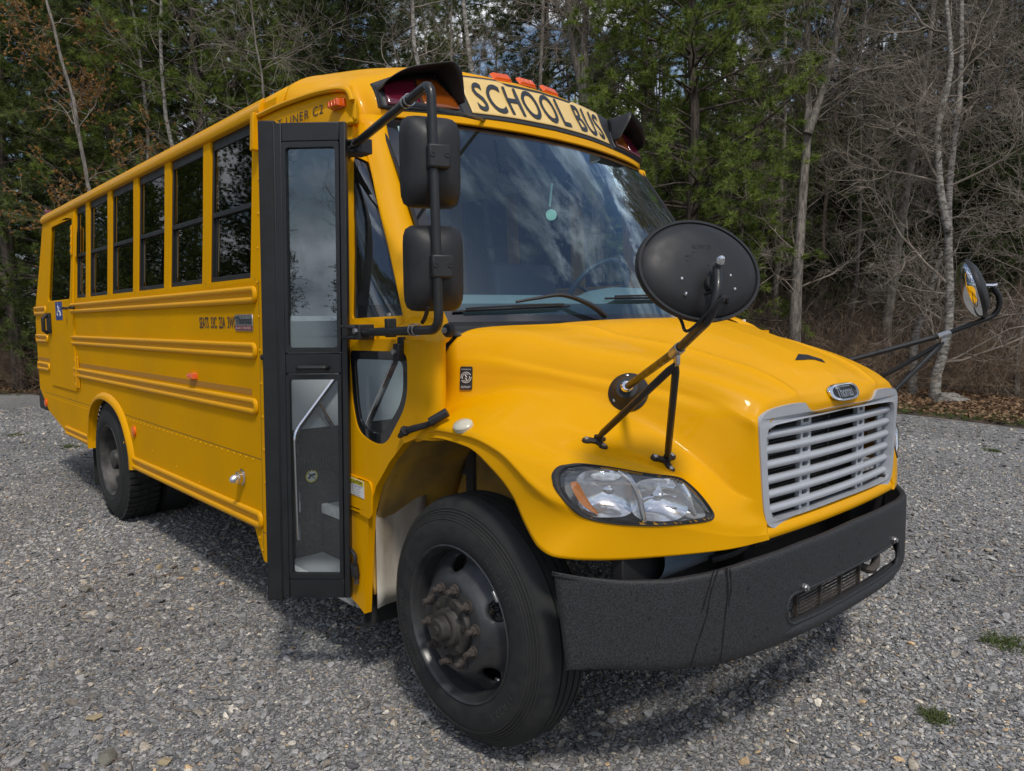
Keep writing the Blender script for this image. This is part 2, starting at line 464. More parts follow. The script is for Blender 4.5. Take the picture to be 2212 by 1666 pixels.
def sstep(a, b, x):
    t = np.clip((np.asarray(x, float)-a)/(b-a), 0, 1); return t*t*(3-2*t)
def YS(x, z):
    L = 1.22 - 0.046*np.clip((z-1.8)/0.8, 0, 1)
    Lf = 1.215 - 0.085*np.clip((z-1.5)/0.9, 0, 1)
    f = sstep(-1.50, -0.75, x)
    return L*(1-f) + Lf*f
def sideR(x, z, d=0.0): return (x, -float(YS(x, z)) - d, z)      # d > 0 outwards on the door side
def sideL(x, z, d=0.0): return (x, float(YS(x, z)) + d, z)
def ring_pts(L):  # densify a closed 2D loop
    out = []
    for i in range(len(L)):
        a, b = L[i], L[(i+1) % len(L)]
        n = max(1, int(math.dist(a, b)/0.25))
        out += [(a[0]+(b[0]-a[0])*k/n, a[1]+(b[1]-a[1])*k/n) for k in range(n)]
    return out
def box_side(mb, x0, x1, z0, z1, d0, d1, side=sideR, mi=0):
    mb.box((x0, d0, z0), (x1, d1, z1), mi, mapf=lambda x, y, z: side(x, z, y))

# ---- lower side panels
arch_r = [(-3.885,.505),(-3.895,.60),(-3.94,.70),(-4.03,.82),(-4.13,.895),(-4.25,.945),(-4.40,.975),(-4.55,.985),(-4.69,.975),(-4.82,.94),(-4.93,.885),(-5.01,.80),(-5.055,.70),(-5.085,.60),(-5.09,.515)]
lowR = [(-1.42,1.795),(-1.42,.335),(-1.60,.345),(-1.70,.505)] + arch_r + [(-6.01,.54),(-6.81,.70),(-7.20,.91),(-7.20,1.60),(-7.13,1.795)]
lowL = [(-0.60,1.795),(-.47,1.60),(-.33,1.50),(-0.30,1.16),(-.45,1.10),(-.56,.95),(-.60,.40),(-.80,.38),(-1.70,.505)] + arch_r + [(-6.01,.54),(-6.81,.70),(-7.20,.91),(-7.20,1.60),(-7.13,1.795)]
b = MB()
b.poly(ring_pts(lowR), mapf=lambda x, z, d: sideR(x, z, -d), depth=.04)
b.poly(ring_pts(lowL), mapf=lambda x, z, d: sideL(x, z, -d), depth=.04)
WX = [(-2.193-.676*k, -1.627-.676*k) for k in range(5)] + [(-5.36, -5.007)]
ZB, ZT = 1.815, 2.606
LDW = round_poly([(-6.47,1.815),(-5.55,1.815),(-5.47,2.525),(-6.33,2.525)], .04)
def wframe(rects, x0, x1a, x1b, side, hole=()):
    """window band between the belt and the roof rail: posts and sills as slabs"""
    mb = MB()
    xs = sorted([x0] + [v for r in rects for v in r] )
    edges = sorted(rects, key=lambda r: -r[1])
    cur = x0
    for (xa, xb) in edges:
        mb.poly([(cur, 1.795), (cur, 2.2), (cur, 2.66), (xb, 2.66), (xb, 2.2), (xb, 1.795)], mapf=lambda x, z, d: side(x, z, -d), depth=.05)
        mb.poly([(xb, 1.795), (xb, ZB), (xa, ZB), (xa, 1.795)], mapf=lambda x, z, d: side(x, z, -d), depth=.05)
        mb.poly([(xb, ZT), (xb, 2.66), (xa, 2.66), (xa, ZT)], mapf=lambda x, z, d: side(x, z, -d), depth=.05)
        cur = xa
    mb.poly([(cur, 1.795), (cur, 2.2), (cur, 2.66), (x1b, 2.66), ((x1a+x1b)/2, 2.2), (x1a, 1.795)], holes=hole, mapf=lambda x, z, d: side(x, z, -d), depth=.05)
    return mb
upR = wframe(WX, -1.36, -7.13, -6.75, sideR, [ring_pts(LDW)])
rectsL = [(-1.517, -1.13)] + [(-2.193-.676*k, -1.627-.676*k) for k in range(0, 7)]
upL = wframe(rectsL, -1.09, -7.13, -6.75, sideL)
b.add(upR.v, upR.f); b.add(upL.v, upL.f)
b.poly([(-1.09,1.795),(-1.09,2.60),(-1.06,2.46),(-.84,2.17),(-.60,1.795)], mapf=lambda x, z, d: sideL(x, z, -d), depth=.03)
# rear wall (two corner posts and a panel with a window opening)
def rear(y, z, d=0): return (-7.20 + .42*min(1, max(0, (z-1.60)/1.06)) + d, y, z)
b.poly([(-1.2,.75),(1.2,.75),(1.215,1.2),(1.215,1.8),(1.17,2.62),(.9,2.78),(0,2.85),(-.9,2.78),(-1.17,2.62),(-1.215,1.8),(-1.215,1.2)],
       holes=[[(-.5,1.8),(-.5,2.5),(.5,2.5),(.5,1.8)]], mapf=rear, depth=.04)
body = b.build('body', M['yellow_side'], bus, angle=30)

# ---- front quarter: flat lower panel, twisted upper panel with the slim window, and the pillar
lq = round_poly([(-.67,1.47),(-.24,1.475),(-.245,1.28),(-.40,1.105),(-.49,1.095),(-.62,1.13),(-.655,1.25)], [.03,.05,.08,.06,.06,.06,.04])
qp = [(-.72,1.52),(-.73,.395),(-.66,.375),(-.605,.35),(-.575,.60),(-.545,.80),(-.485,.92),(-.38,1.035),(-.28,1.12),(-.20,1.148),(-.165,1.150),(-.165,1.52)]
b = MB()
b.poly(ring_pts(qp), holes=[ring_pts(lq)], mapf=lambda x, z, d: sideR(x, z, -d), depth=.035)
b.build('quarter_panel', M['yellow'], bus, angle=30)
b = MB()
b.poly(ring_pts([(-.31,1.52),(-.31,1.16),(-.165,1.15),(-.165,1.52)]), mapf=lambda x, z, d: sideL(x, z, -d), depth=.035)
b.build('quarter_panel', M['yellow'], bus, angle=30)
def E1(z):
    t = (2.515 - z)/.955
    return np.array([-.835 + .585*t - .02*math.sin(PI*min(1,max(0,t))), .926 + .094*t, z])
def Qp(z):
    return np.array([np.interp(z, [1.52, 1.60, 1.90, 2.17, 2.30, 2.46], [-.30, -.352, -.525, -.685, -.765, -.86]),
                     np.interp(z, [1.52, 1.60, 1.90, 2.17, 2.30, 2.46], [1.145, 1.130, 1.083, 1.050, 1.036, 1.020]), z])
def Pp(z, sgn=-1):
    if sgn > 0:
        x = float(np.interp(z, [1.50, 1.60, 1.90, 2.17, 2.46], [-.345, -.46, -.66, -.83, -1.055])); return np.array([x, float(YS(x, z)), z])
    x = float(np.interp(z, [1.5, 2.4], [-.705, -.775])); return np.array([x, float(YS(x, z)), z])
def UQ(sgn):
    def f(u, z, d=0.0):
        p, q = Pp(z, sgn), Qp(z); e = q-p; L_ = math.hypot(e[0], e[1])
        n = np.array([e[1]*-1, e[0], 0])/L_*-1
        if n[1] < 0: n = -n
        r = p + e*u + n*(d + .012*math.sin(PI*min(1, max(0, u))))
        return (r[0], r[1]*sgn, r[2])
    return f
uq = round_poly([(.26,2.295),(.93,2.275),(.985,1.612),(.13,1.602)], [.05,.05,.03,.03])
uqi = round_poly([(.32,2.19),(.68,2.175),(.92,1.66),(.19,1.652)], [.03,.03,.03,.03])
uqo = [(0,1.515),(0,2.46),(1,2.46),(1,1.515)]
def ring_fine(L, n=.12): 
    out = []
    for i in range(len(L)):
        a, b_ = L[i], L[(i+1) % len(L)]; k = max(1, int(math.dist(a, b_)/n)); out += [(a[0]+(b_[0]-a[0])*t/k, a[1]+(b_[1]-a[1])*t/k) for t in range(k)]
    return out
for s in (-1, 1):
    b = MB(); f = UQ(s); b.poly(ring_fine(uqo), holes=[ring_fine(uq)], mapf=lambda u, z, d: f(u, z, -d), depth=.03)
    b.build('quarter_panel', M['yellow'], bus, angle=30)
    rows = []
    for z in np.linspace(1.515, 2.50, 26):
        a, q, p = E1(z), Qp(z), Pp(z, s)
        dq = (q-p)/np.linalg.norm(q-p)
        c1 = a + np.array([.004, .03, 0]); m_ = (a+q)/2; out = np.array([a[1]-q[1], q[0]-a[0], 0]); out = out/np.linalg.norm(out)
        if out[0] < 0: out = -out
        P = [a + np.array([-.03, .0, 0]), a, m_ + out*.010, q, q - dq*.012 + np.array([0,-.002,0])]
        row = catmull(np.arange(len(P)), np.array(P), np.linspace(0, len(P)-1, 20)); row[:, 1] *= s; rows.append(row)
    b = MB(); b.grid(np.array(rows)); b.build('windscreen_pillar', M['yellow'], bus, solid=.012)
    # shelf between the pillar foot and the cowl
    lo = np.array([(-.46,1.213,1.515),(-.36,1.213,1.512),(-.25,1.212,1.508),(-.165,1.205,1.505),(-.125,1.16,1.512),(-.150,1.09,1.53),(-.19,1.04,1.545)])
    hi = np.array([(-.46,1.190,1.535),(-.40,1.155,1.57),(-.345,1.128,1.605),(-.300,1.105,1.605),(-.275,1.07,1.60),(-.262,1.04,1.595),(-.262,1.01,1.59)])
    lo = catmull(np.arange(7), lo, np.linspace(0, 6, 24)); hi = catmull(np.arange(7), hi, np.linspace(0, 6, 24))
    A = np.array([lo+np.array([0,0,-.02]), lo, lo*.72+hi*.28+np.array([0,0,.010]), lo*.35+hi*.65+np.array([0,0,.008]), hi]); A[..., 1] *= s
    b = MB(); b.grid(A); b.build('cowl_shelf', M['yellow'], bus, solid=.008, angle=50)

# ---- cowl corner between quarter panel and hood seam
for sgn in (-1, 1):
    rows = []
    for z in np.linspace(1.150, 1.515, 14):
        k = sstep(1.40, 1.57, z)
        y0 = float(YS(-.165, z))
        P = np.array([(-.185, y0+.001, z), (-.15, y0, z), (-.11, y0-.012, z), (-.085, y0-.045, z), (-.10, y0-.075, z), (-.15, y0-.085, z), (-.20, y0-.09, z)])
        row = catmull(np.arange(7), P, np.linspace(0, 6, 22)); row[:, 1] *= sgn
        rows.append(row)
    # cap the top towards the windscreen corner
    mb = MB(); mb.grid(np.array(rows)); mb.build('cowl_corner', M['yellow'], bus, angle=50)

# ---- roof
sec = np.array([(0,2.875),(.3,2.868),(.5,2.855),(.65,2.842),(.8,2.820),(.93,2.797),(1.02,2.770),(1.09,2.735),(1.145,2.69),(1.165,2.655),(1.172,2.62),(1.172,2.60)])
sec = catmull(np.arange(len(sec)), sec, np.linspace(0, len(sec)-1, 40))
full = np.vstack([np.c_[-sec[::-1, 0], sec[::-1, 1]], sec[1:]])
rows = []
for x in np.linspace(-1.295, -6.74, 24):
    rows.append(np.c_[np.full(len(full), x), full])
last = rows[-1].copy()
for dx, sc, dz in ((-.05, .985, -.02), (-.075, .95, -.06), (-.08, .92, -.12)):
    r_ = last.copy(); r_[:, 0] += dx; r_[:, 1] *= sc; r_[:, 2] += dz*(r_[:, 2]-2.5)/.37; rows.append(r_)
b = MB(); b.grid(np.array(rows)); b.build('roof', M['yellow'], bus, solid=.02)
# drip rail along the roof edge
b = MB()
for s in (-1, 1):
    x0 = -1.50 if s < 0 else -1.32
    b.add(*(lambda P: ([(x, s*(1.174+d), z) for x in (x0, -6.76) for d, z in P], [(i, (i+1) % len(P), len(P)+(i+1) % len(P), len(P)+i) for i in range(len(P))] + [tuple(range(len(P))), tuple(range(2*len(P)-1, len(P)-1, -1))]))([(0,2.598),(.020,2.606),(.026,2.628),(.016,2.662),(-.008,2.690),(-.012,2.60)]))
b.build('drip_rail', M['yellow'], bus, bevel=.003)

# ---- front cap
CAPG = [
 [(-.630,0,2.508),(-.650,.3,2.508),(-.710,.6,2.508),(-.785,.83,2.506),(-.840,.935,2.496),(-.915,1.01,2.44),(-1.00,1.09,2.42),(-1.3,1.165,2.42)],
 [(-.655,0,2.575),(-.675,.3,2.571),(-.735,.6,2.562),(-.800,.84,2.552),(-.835,.93,2.545),(-.915,1.01,2.53),(-1.00,1.085,2.53),(-1.3,1.172,2.53)],
 [(-.725,0,2.690),(-.745,.3,2.682),(-.790,.6,2.660),(-.840,.83,2.635),(-.870,.93,2.625),(-.945,1.01,2.615),(-1.03,1.075,2.61),(-1.3,1.172,2.60)],
 [(-.785,0,2.785),(-.800,.3,2.778),(-.838,.6,2.752),(-.880,.80,2.715),(-.915,.89,2.700),(-.965,.97,2.69),(-1.05,1.04,2.675),(-1.3,1.145,2.69)],
 [(-.895,0,2.829),(-.902,.28,2.820),(-.920,.55,2.798),(-.930,.74,2.770),(-.975,.83,2.755),(-1.04,.91,2.745),(-1.13,.99,2.735),(-1.3,1.09,2.735)],
 [(-.970,0,2.860),(-.975,.27,2.852),(-.985,.5,2.840),(-1.02,.67,2.815),(-1.065,.78,2.802),(-1.12,.85,2.795),(-1.2,.925,2.785),(-1.3,1.02,2.770)],
 [(-1.3,0,2.875),(-1.3,.27,2.869),(-1.3,.45,2.858),(-1.3,.60,2.846),(-1.3,.70,2.834),(-1.3,.80,2.820),(-1.3,.88,2.806),(-1.3,.93,2.797)]]
cap = Surf(CAPG)
import copy as _cp
CAPR = _cp.deepcopy(CAPG)      # the door side comes further forward over the door post
CAPR[0][5:7] = [(-.862,1.022,2.44), (-.715,1.142,2.42)]
CAPR[1][5:7] = [(-.880,1.012,2.53), (-.76,1.120,2.52)]
CAPR[2][5:7] = [(-.925,1.010,2.615), (-.87,1.088,2.60)]
V = np.linspace(0, 6, 60); U = np.linspace(0, 7, 90)
gr = cap.grid(V, U); grR = Surf(CAPR).grid(V, U); grR[..., 1] *= -1
b = MB(); b.grid(np.concatenate([grR[:, ::-1], gr[:, 1:]], axis=1))
b.build('roof_cap', M['yellow'], bus, solid=.015)
def cap_at(yy, v, off=0.0):
    """points on the cap front face at lateral position yy and row v, pushed outwards by off"""
    yy = np.asarray(yy, float); v = np.asarray(v, float)
    u_d = np.linspace(0, 7, 141)
    out = np.zeros(yy.shape + (3,))
    it = np.nditer(yy, flags=['multi_index'])
    cache = {}
    for y_ in it:
        i = it.multi_index; vv = round(float(v[i]), 4)
        if vv not in cache: cache[vv] = cap.grid(np.array([vv, min(6, vv+.05)]), u_d)
        g = cache[vv]; a = abs(float(y_))
        u = np.interp(a, g[0][:90, 1], u_d[:90])
        P = np.array([np.interp(u, u_d, g[0][:, k]) for k in range(3)])
        Pv = np.array([np.interp(u, u_d, g[1][:, k]) for k in range(3)])
        Pu = np.array([np.interp(u+.1, u_d, g[0][:, k]) for k in range(3)])
        n = np.cross(Pu-P, Pv-P); n /= np.linalg.norm(n)+1e-12
        if n[0] < 0: n = -n
        P = P + n*off
        if y_ < 0: P[1] = -P[1]
        out[i] = P
    return out

# black film panel behind sign and lamps
def strip_patch(y0, y1, v0f, v1f, off, ny, nv):
    ys = np.linspace(y0, y1, ny); A = np.zeros((nv, ny)); Y = np.zeros((nv, ny))
    for j, y in enumerate(ys):
        A[:, j] = np.linspace(v0f(y), v1f(y), nv); Y[:, j] = y
    return cap_at(Y, A, off)
def topv(y):
    a = abs(y)
    base = 3.12 if a < .93 else 3.12
    if a < .28: base -= .22*(1-sstep(.24, .28, a))
    if a > .80: base -= (a-.80)*5.0
    return float(base)
b = MB(); b.grid(strip_patch(-.935, .935, lambda y: .70+max(0, abs(y)-.90)*8, topv, .004, 120, 22))
b.build('sign_panel', M['sign_black'], bus, solid=.003)
# the cream sign with its lettering
def sign_v1(y): return 2.93 - .0*abs(y)
b = MB()
def sg_v1(y):
    a = abs(y); return 2.86 - .22*float(1-sstep(.22, .27, a))
b.grid(strip_patch(-.497, .497, lambda y: .98, sg_v1, .009, 90, 16))
sign = b.build('school_bus_sign', M['sign_face'], bus, solid=.003)
b = MB()
for word, y0, y1 in (('SCHOOL', -.450, .145), ('BUS', .225, .465)):
    vv, ff = text_mesh(word, 1.0, 1.0, bold=0.011, spacing=1.12)
    vv = np.array(vv); x0_, w_ = vv[:, 0].min(), vv[:, 0].max()-vv[:, 0].min(); z0_, h_ = vv[:, 1].min(), vv[:, 1].max()-vv[:, 1].min()
    b.add(cap_at(y0 + (vv[:, 0]-x0_)/w_*(y1-y0), 1.14 + (vv[:, 1]-z0_)/h_*(2.58-1.14), .0135), ff)
b.build('sign_lettering', M['letters'], sign, smooth=False)

# roof marker lamps on the brow
def brick_lamp(name, c, ax, ay, az, matn='orange_lens', par=bus, label=None):
    """amber box lamp: base and bevelled lens"""
    c = Vector(c); ax, ay, az = Vector(ax), Vector(ay), Vector(az)
    mb = MB(); mb.obox(c, ax, ay, az*.35)
    o = mb.build(name, M[matn], par, bevel=.004, label=label)
    lb = MB()
    v = [c + ax*i*s_ + ay*j*s_ + az*k for k, s_ in ((.3, .92), (1.3, .80)) for (i, j) in ((-1,-1),(1,-1),(1,1),(-1,1))]
    lb.add(v, [(0,1,2,3),(7,6,5,4),(0,1,5,4),(1,2,6,5),(2,3,7,6),(3,0,4,7)])
    for k in (-.5, 0, .5): lb.obox(c + ax*k + az*1.32, ax*.05, ay*.7, az*.08)
    lb.build('lens', M[matn], o, bevel=.003)
    return o
for yy in (-.175, 0, .175):
    p = Vector((-.862 - .10*yy*yy, yy, 2.839 - .25*yy*yy)); ay = Vector((-.66, 0, .75))*.025
    ax = Vector((-.2*yy, 1, -.35*yy)).normalized()*.062; nn = ax.cross(ay).normalized()
    if nn.x < 0: nn = -nn
    brick_lamp('marker_lamp', p, ax, ay, nn*.010)

# warning lamps and visors
for s in (-1, 1):
    def fn(y, v, off, s=s): return cap_at([s*y], [v], off)[0]
    frame = MB(); frame.grid(strip_patch(s*.545, s*.925, lambda y: .85, lambda y: min(2.85, 2.85-(abs(y)-.80)*5, 1.2+(abs(y)-.535)*17), .012, 20, 8))
    wl_ = frame.build('warning_lamp', M['sign_black'], bus, solid=.012)
    for (a, c_, mt, nm) in ((.745, .90, 'red_lens', 'red_lens'), (.565, .735, 'amber_lens', 'amber_lens')):
        lb = MB(); lb.grid(strip_patch(s*a, s*c_, lambda y: 1.02, lambda y: min(2.55, 2.6-(abs(y)-.82)*5, 1.32+(abs(y)-.555)*15), .020, 14, 8))
        lb.build(nm, M[mt], wl_, solid=.006)
    # visor: a hood over the top and both ends, open below and in front
    prof = [(.925, 1.85, .03), (.922, 2.05, .05), (.905, 2.30, .075), (.87, 2.62, .10), (.82, 2.88, .125), (.74, 2.98, .14), (.67, 3.03, .15), (.635, 3.00, .155), (.618, 2.85, .155), (.602, 2.5, .14), (.578, 1.9, .09), (.555, 1.35, .03)]
    base = [np.array(fn(y, v, .006)) for y, v, d in prof]
    tip = [p_ + np.array([d, 0, .018*0]) + np.array([.02, 0, .012 if k < 8 else .004]) for k, (p_, (y, v, d)) in enumerate(zip(base, prof))]
    base = catmull(np.arange(12), np.array(base), np.linspace(0, 11, 45)); tip = catmull(np.arange(12), np.array(tip), np.linspace(0, 11, 45))
    A = np.array([base*(1-t)+tip*t for t in np.linspace(0, 1, 6)])
    mb = MB(); mb.grid(A); mb.build('visor', M['black'], wl_, solid=.004, angle=50)

# ---- header panel over the entrance door
def hdr(x, z, d=0): return sideR(x, z, d)
top = [(-1.50,2.60),(-1.35,2.600),(-1.20,2.600),(-1.02,2.595),(-.90,2.585),(-.80,2.57),(-.73,2.545),(-.70,2.50)]
b = MB()
hx = np.linspace(-1.53, -.70, 44); ht = np.interp(hx, [t[0] for t in top], [t[1] for t in top]); hb = np.interp(hx, [-1.53,-1.3,-1.0,-.70], [2.44,2.44,2.43,2.425])
b.grid(np.array([[hdr(x, z0+(z1-z0)*k/5, .008) for x, z0, z1 in zip(hx, hb, ht)] for k in range(6)]))
hd = b.build('door_header', M['yellow'], bus, solid=.012)
b = MB()   # raised lip above and flange at its rear end
T = [Vector(hdr(x, z+.004, .018)) for x, z in [(-1.53,2.598)] + top[1:]]
b.tube(smooth_path(T, 4), .012, 8)
b.build('header_lip', M['yellow'], hd)
b = MB(); box_side(b, -1.555, -1.520, 2.435, 2.615, .0, .045); b.build('header_flange', M['yellow'], hd, bevel=.004)
vv, ff = text_mesh('SAF-T-LINER C2', 1.0, 1.0, spacing=1.12)
vv = np.array(vv); w_ = vv[:, 0].max()-vv[:, 0].min()
h_ = .70
P = [hdr(-1.475 + (v[0]-vv[:, 0].min())/w_*.53, 2.503 + v[1]/h_*.040, .0125) for v in vv]
b = MB(); b.add(P, ff); b.build('header_lettering', M['letters'], hd, smooth=False)
# ------------------------------------------------------------------ hood and fenders (one moulding)
HR = [ # (tv, [(t, x, |y|, z), ...])
 (0.0, [(0,.03,0,1.592),(1,.16,0,1.594),(2,.30,0,1.572),(3,.43,0,1.535),(4,.55,0,1.497),(5,.66,0,1.454),(6,.75,0,1.410),(7,.828,0,1.360),(7.6,.860,0,1.315),(7.85,.872,0,1.280),(8,.866,0,1.248)]),
 (0.7, [(0,.015,.32,1.588),(1,.14,.29,1.585),(2,.27,.265,1.562),(3,.40,.25,1.527),(4,.52,.235,1.490),(5,.64,.22,1.447),(6,.745,.205,1.402),(7,.820,.195,1.352),(7.6,.858,.185,1.312),(7.85,.870,.185,1.278),(8,.863,.18,1.245)]),
 (1.3, [(0,-.04,.60,1.574),(1,.06,.53,1.558),(2,.19,.495,1.520),(3,.31,.466,1.500),(4,.44,.435,1.476),(5,.56,.405,1.445),(6,.70,.368,1.402),(7,.805,.34,1.352),(7.6,.854,.325,1.312),(8,.860,.31,1.26)]),
 (2.2, [(0,-.17,.95,1.556),(1,-.02,.86,1.543),(2,.13,.785,1.505),(3,.29,.715,1.470),(4,.44,.655,1.442),(5,.57,.612,1.412),(6,.70,.565,1.372),(7,.80,.522,1.330),(7.6,.842,.502,1.298),(8,.851,.475,1.255)]),
 (3.0, [(0,-.19,1.065,1.480),(1,-.04,.970,1.458),(2,.13,.875,1.418),(3,.29,.795,1.385),(4,.44,.722,1.358),(5,.58,.664,1.332),(6,.71,.617,1.298),(7,.80,.594,1.262),(7.6,.839,.581,1.240),(8,.848,.552,1.21)]),
 (3.7, [(0,-.20,1.115,1.34),(1,-.04,1.000,1.378),(2,.12,.910,1.372),(3,.29,.830,1.340),(4,.44,.765,1.308),(5,.58,.705,1.262),(6,.71,.655,1.200),(7,.80,.612,1.140),(7.6,.840,.573,1.115),(8,.849,.545,1.10)]),
 (4.4, [(0,-.20,1.135,1.23),(1,-.06,1.035,1.300),(2,.10,.945,1.332),(3,.27,.868,1.316),(4,.43,.802,1.266),(5,.58,.737,1.198),(6,.71,.687,1.105),(7,.802,.620,1.010),(7.6,.841,.564,.985),(8,.850,.532,.97)]),
 (5.2, [(0,-.20,1.165,1.190),(1,-.05,1.110,1.262),(2,.10,1.060,1.276),(3,.26,1.010,1.252),(4,.42,.940,1.205),(5,.56,.870,1.152),(6,.69,.785,1.085),(7,.802,.662,.970),(7.6,.843,.560,.935),(8,.852,.52,.92)]),
 (6.0, [(0,-.205,1.192,1.168),(1,-.05,1.185,1.228),(2,.11,1.165,1.230),(3,.27,1.140,1.200),(4,.45,1.118,1.165),(4.5,.545,1.085,1.152),(5,.622,1.022,1.138),(6,.722,.885,1.092),(7,.806,.70,.925),(7.6,.848,.575,.90),(8,.856,.525,.89)]),
 (7.0, [(0,-.21,1.212,1.152),(1,-.05,1.216,1.195),(2,.11,1.213,1.192),(3,.26,1.207,1.160),(4,.405,1.210,1.085),(4.5,.480,1.192,1.04),(5,.550,1.138,1.005),(6,.690,.965,.965),(7,.812,.70,.885),(7.6,.850,.585,.868),(8,.863,.533,.866)]),
 (7.8, [(0,-.21,1.212,1.140),(1,-.05,1.212,1.166),(2,.10,1.207,1.153),(3,.22,1.203,1.097),(4,.325,1.202,1.02),(4.6,.39,1.202,.93),(5,.445,1.200,.872),(5.3,.49,1.193,.855),(6,.632,1.035,.838),(7,.812,.700,.838),(7.6,.852,.57,.843),(8,.865,.525,.846)])]
us = np.linspace(0, 8, 150)
rows0 = {r[0]: pchip([p[0] for p in r[1]], np.array([p[1:] for p in r[1]]), us) for r in HR}
def blend(a, c, t, dy=0.0, dz=0.0):
    q = rows0[a]*(1-t) + rows0[c]*t; f = np.clip((7-us)/2.0, 0, 1)[:, None]; return q + f*np.array([0, dy, dz])
ex_ = {1.20: blend(1.3, .7, .09, 0, .001), 1.42: blend(1.3, 2.2, .08, 0, 0.0),
       2.80: blend(3.0, 2.2, .22, .004, .007), 3.22: blend(3.0, 3.7, .30, .008, .003),
       4.22: blend(4.4, 3.7, .22, -.004, .0), 4.58: blend(4.4, 5.2, .20, 0, -.003),
       6.8: blend(7.0, 6.0, .16, .004, .003), 7.25: blend(7.0, 7.8, .25, -.006, 0)}
lift = np.clip((8-us)/1.5, 0, 1)*np.clip(us/1.2, 0, 1)
rows0[1.3] = rows0[1.3] + lift[:, None]*np.array([0, 0, .0075])
rows0.update(ex_)
tvs = np.array(sorted(rows0)); rows = np.array([rows0[k] for k in tvs])
vs_ = np.sort(np.unique(np.concatenate([np.linspace(0, 7.8, 150), tvs])))
HG = catmull(tvs, rows, vs_)                       # (nv, nu, 3), y positive
# full resolution tree for placing things on the moulding (door side: y negative)
def to_bvh(A):
    h, w = A.shape[:2]
    return BVHTree.FromPolygons([tuple(map(float, p)) for p in A.reshape(-1, 3)], [(i*w+j, i*w+j+1, (i+1)*w+j+1, (i+1)*w+j) for i in range(h-1) for j in range(w-1)])
hood_bvh = to_bvh(HG)
def hood_hit(y, z):
    """front-facing point of the moulding at height z and |y|; returns point, normal (y >= 0)"""
    p, n, i, d = hood_bvh.ray_cast(Vector((3, abs(y), z)), Vector((-1, 0, 0)))
    if p is None: p, n, i, d = hood_bvh.find_nearest(Vector((.7, abs(y), z)))
    if n.x < 0: n = -n
    return p, n
HL = [(1.171,1.075),(1.165,1.105),(1.148,1.127),(1.128,1.135),(1.104,1.139),(1.065,1.134),(1.026,1.126),(.954,1.108),(.875,1.092),(.831,1.073),(.786,1.032),(.752,.978),(.747,.954),(.768,.943),(.845,.941),(.952,.945),(1.049,.957),(1.114,.977),(1.151,1.015),(1.168,1.052)]
HLs = [tuple(p) for p in catmull(np.arange(len(HL)+1), np.array(HL+[HL[0]], float), np.linspace(0, len(HL), 81))[:-1]]
def inside(px, py, poly):
    c = False; n = len(poly)
    for i in range(n):
        (x1, y1), (x2, y2) = poly[i], poly[i-1]
        if (y1 > py) != (y2 > py) and px < (x2-x1)*(py-y1)/(y2-y1)+x1: c = not c
    return c
hl_in = inset(HLs, .001)
ctr = (HG[:-1, :-1]+HG[1:, :-1]+HG[:-1, 1:]+HG[1:, 1:])/4
keep = np.ones(ctr.shape[:2], bool)
for i in range(ctr.shape[0]):
    for j in range(ctr.shape[1]):
        x, y, z = ctr[i, j]
        if x > .42 and .7 < y < 1.2 and .92 < z < 1.16 and inside(y, z, hl_in): keep[i, j] = False
b = MB()
HGR = HG.copy(); HGR[..., 1] *= -1
b.grid(HG, keep=keep); b.grid(HGR, keep=keep, flip=True)
def GX(y): return .872 - .026*(y/.55)**2
ys = np.linspace(-.535, .535, 48)
chin = np.array([[(GX(y)+dx, y, z) for y in ys] for dx, z in ((-.012,.896),(.0,.882),(.006,.873),(.010,.862),(.009,.851),(.004,.843),(-.03,.846))])
b.grid(chin)
hood = b.build('hood', M['yellow'], bus, recalc=False, angle=60)
import bmesh
bm = bmesh.new(); bm.from_mesh(hood.data); bmesh.ops.remove_doubles(bm, verts=bm.verts, dist=.0006); bmesh.ops.recalc_face_normals(bm, faces=bm.faces)
top = max(bm.faces, key=lambda f: f.calc_center_median().z)
if top.normal.z < 0: bmesh.ops.reverse_faces(bm, faces=bm.faces)
bm.to_mesh(hood.data); bm.free()
md = hood.modifiers.new('solid', 'SOLIDIFY'); md.thickness = .014; md.offset = -1

# hood vent dimple
b = MB()
def hood_top(x, y):
    p, n, i, d = hood_bvh.ray_cast(Vector((x, abs(y), 3)), Vector((0, 0, -1))); return p.z if p else 1.45
b.poly(ring_fine([(-.095,.004),(-.03,.010),(.045,.012),(.085,.030),(.105,.012),(.055,-.016),(-.01,-.020)], .03), mapf=lambda a, c, d: (.712 + c*1.3, a+.008, hood_top(.712+c*1.3, a+.008) + .002 + d), depth=.002)
b.build('hood_vent', M['black'], hood, bevel=.001)

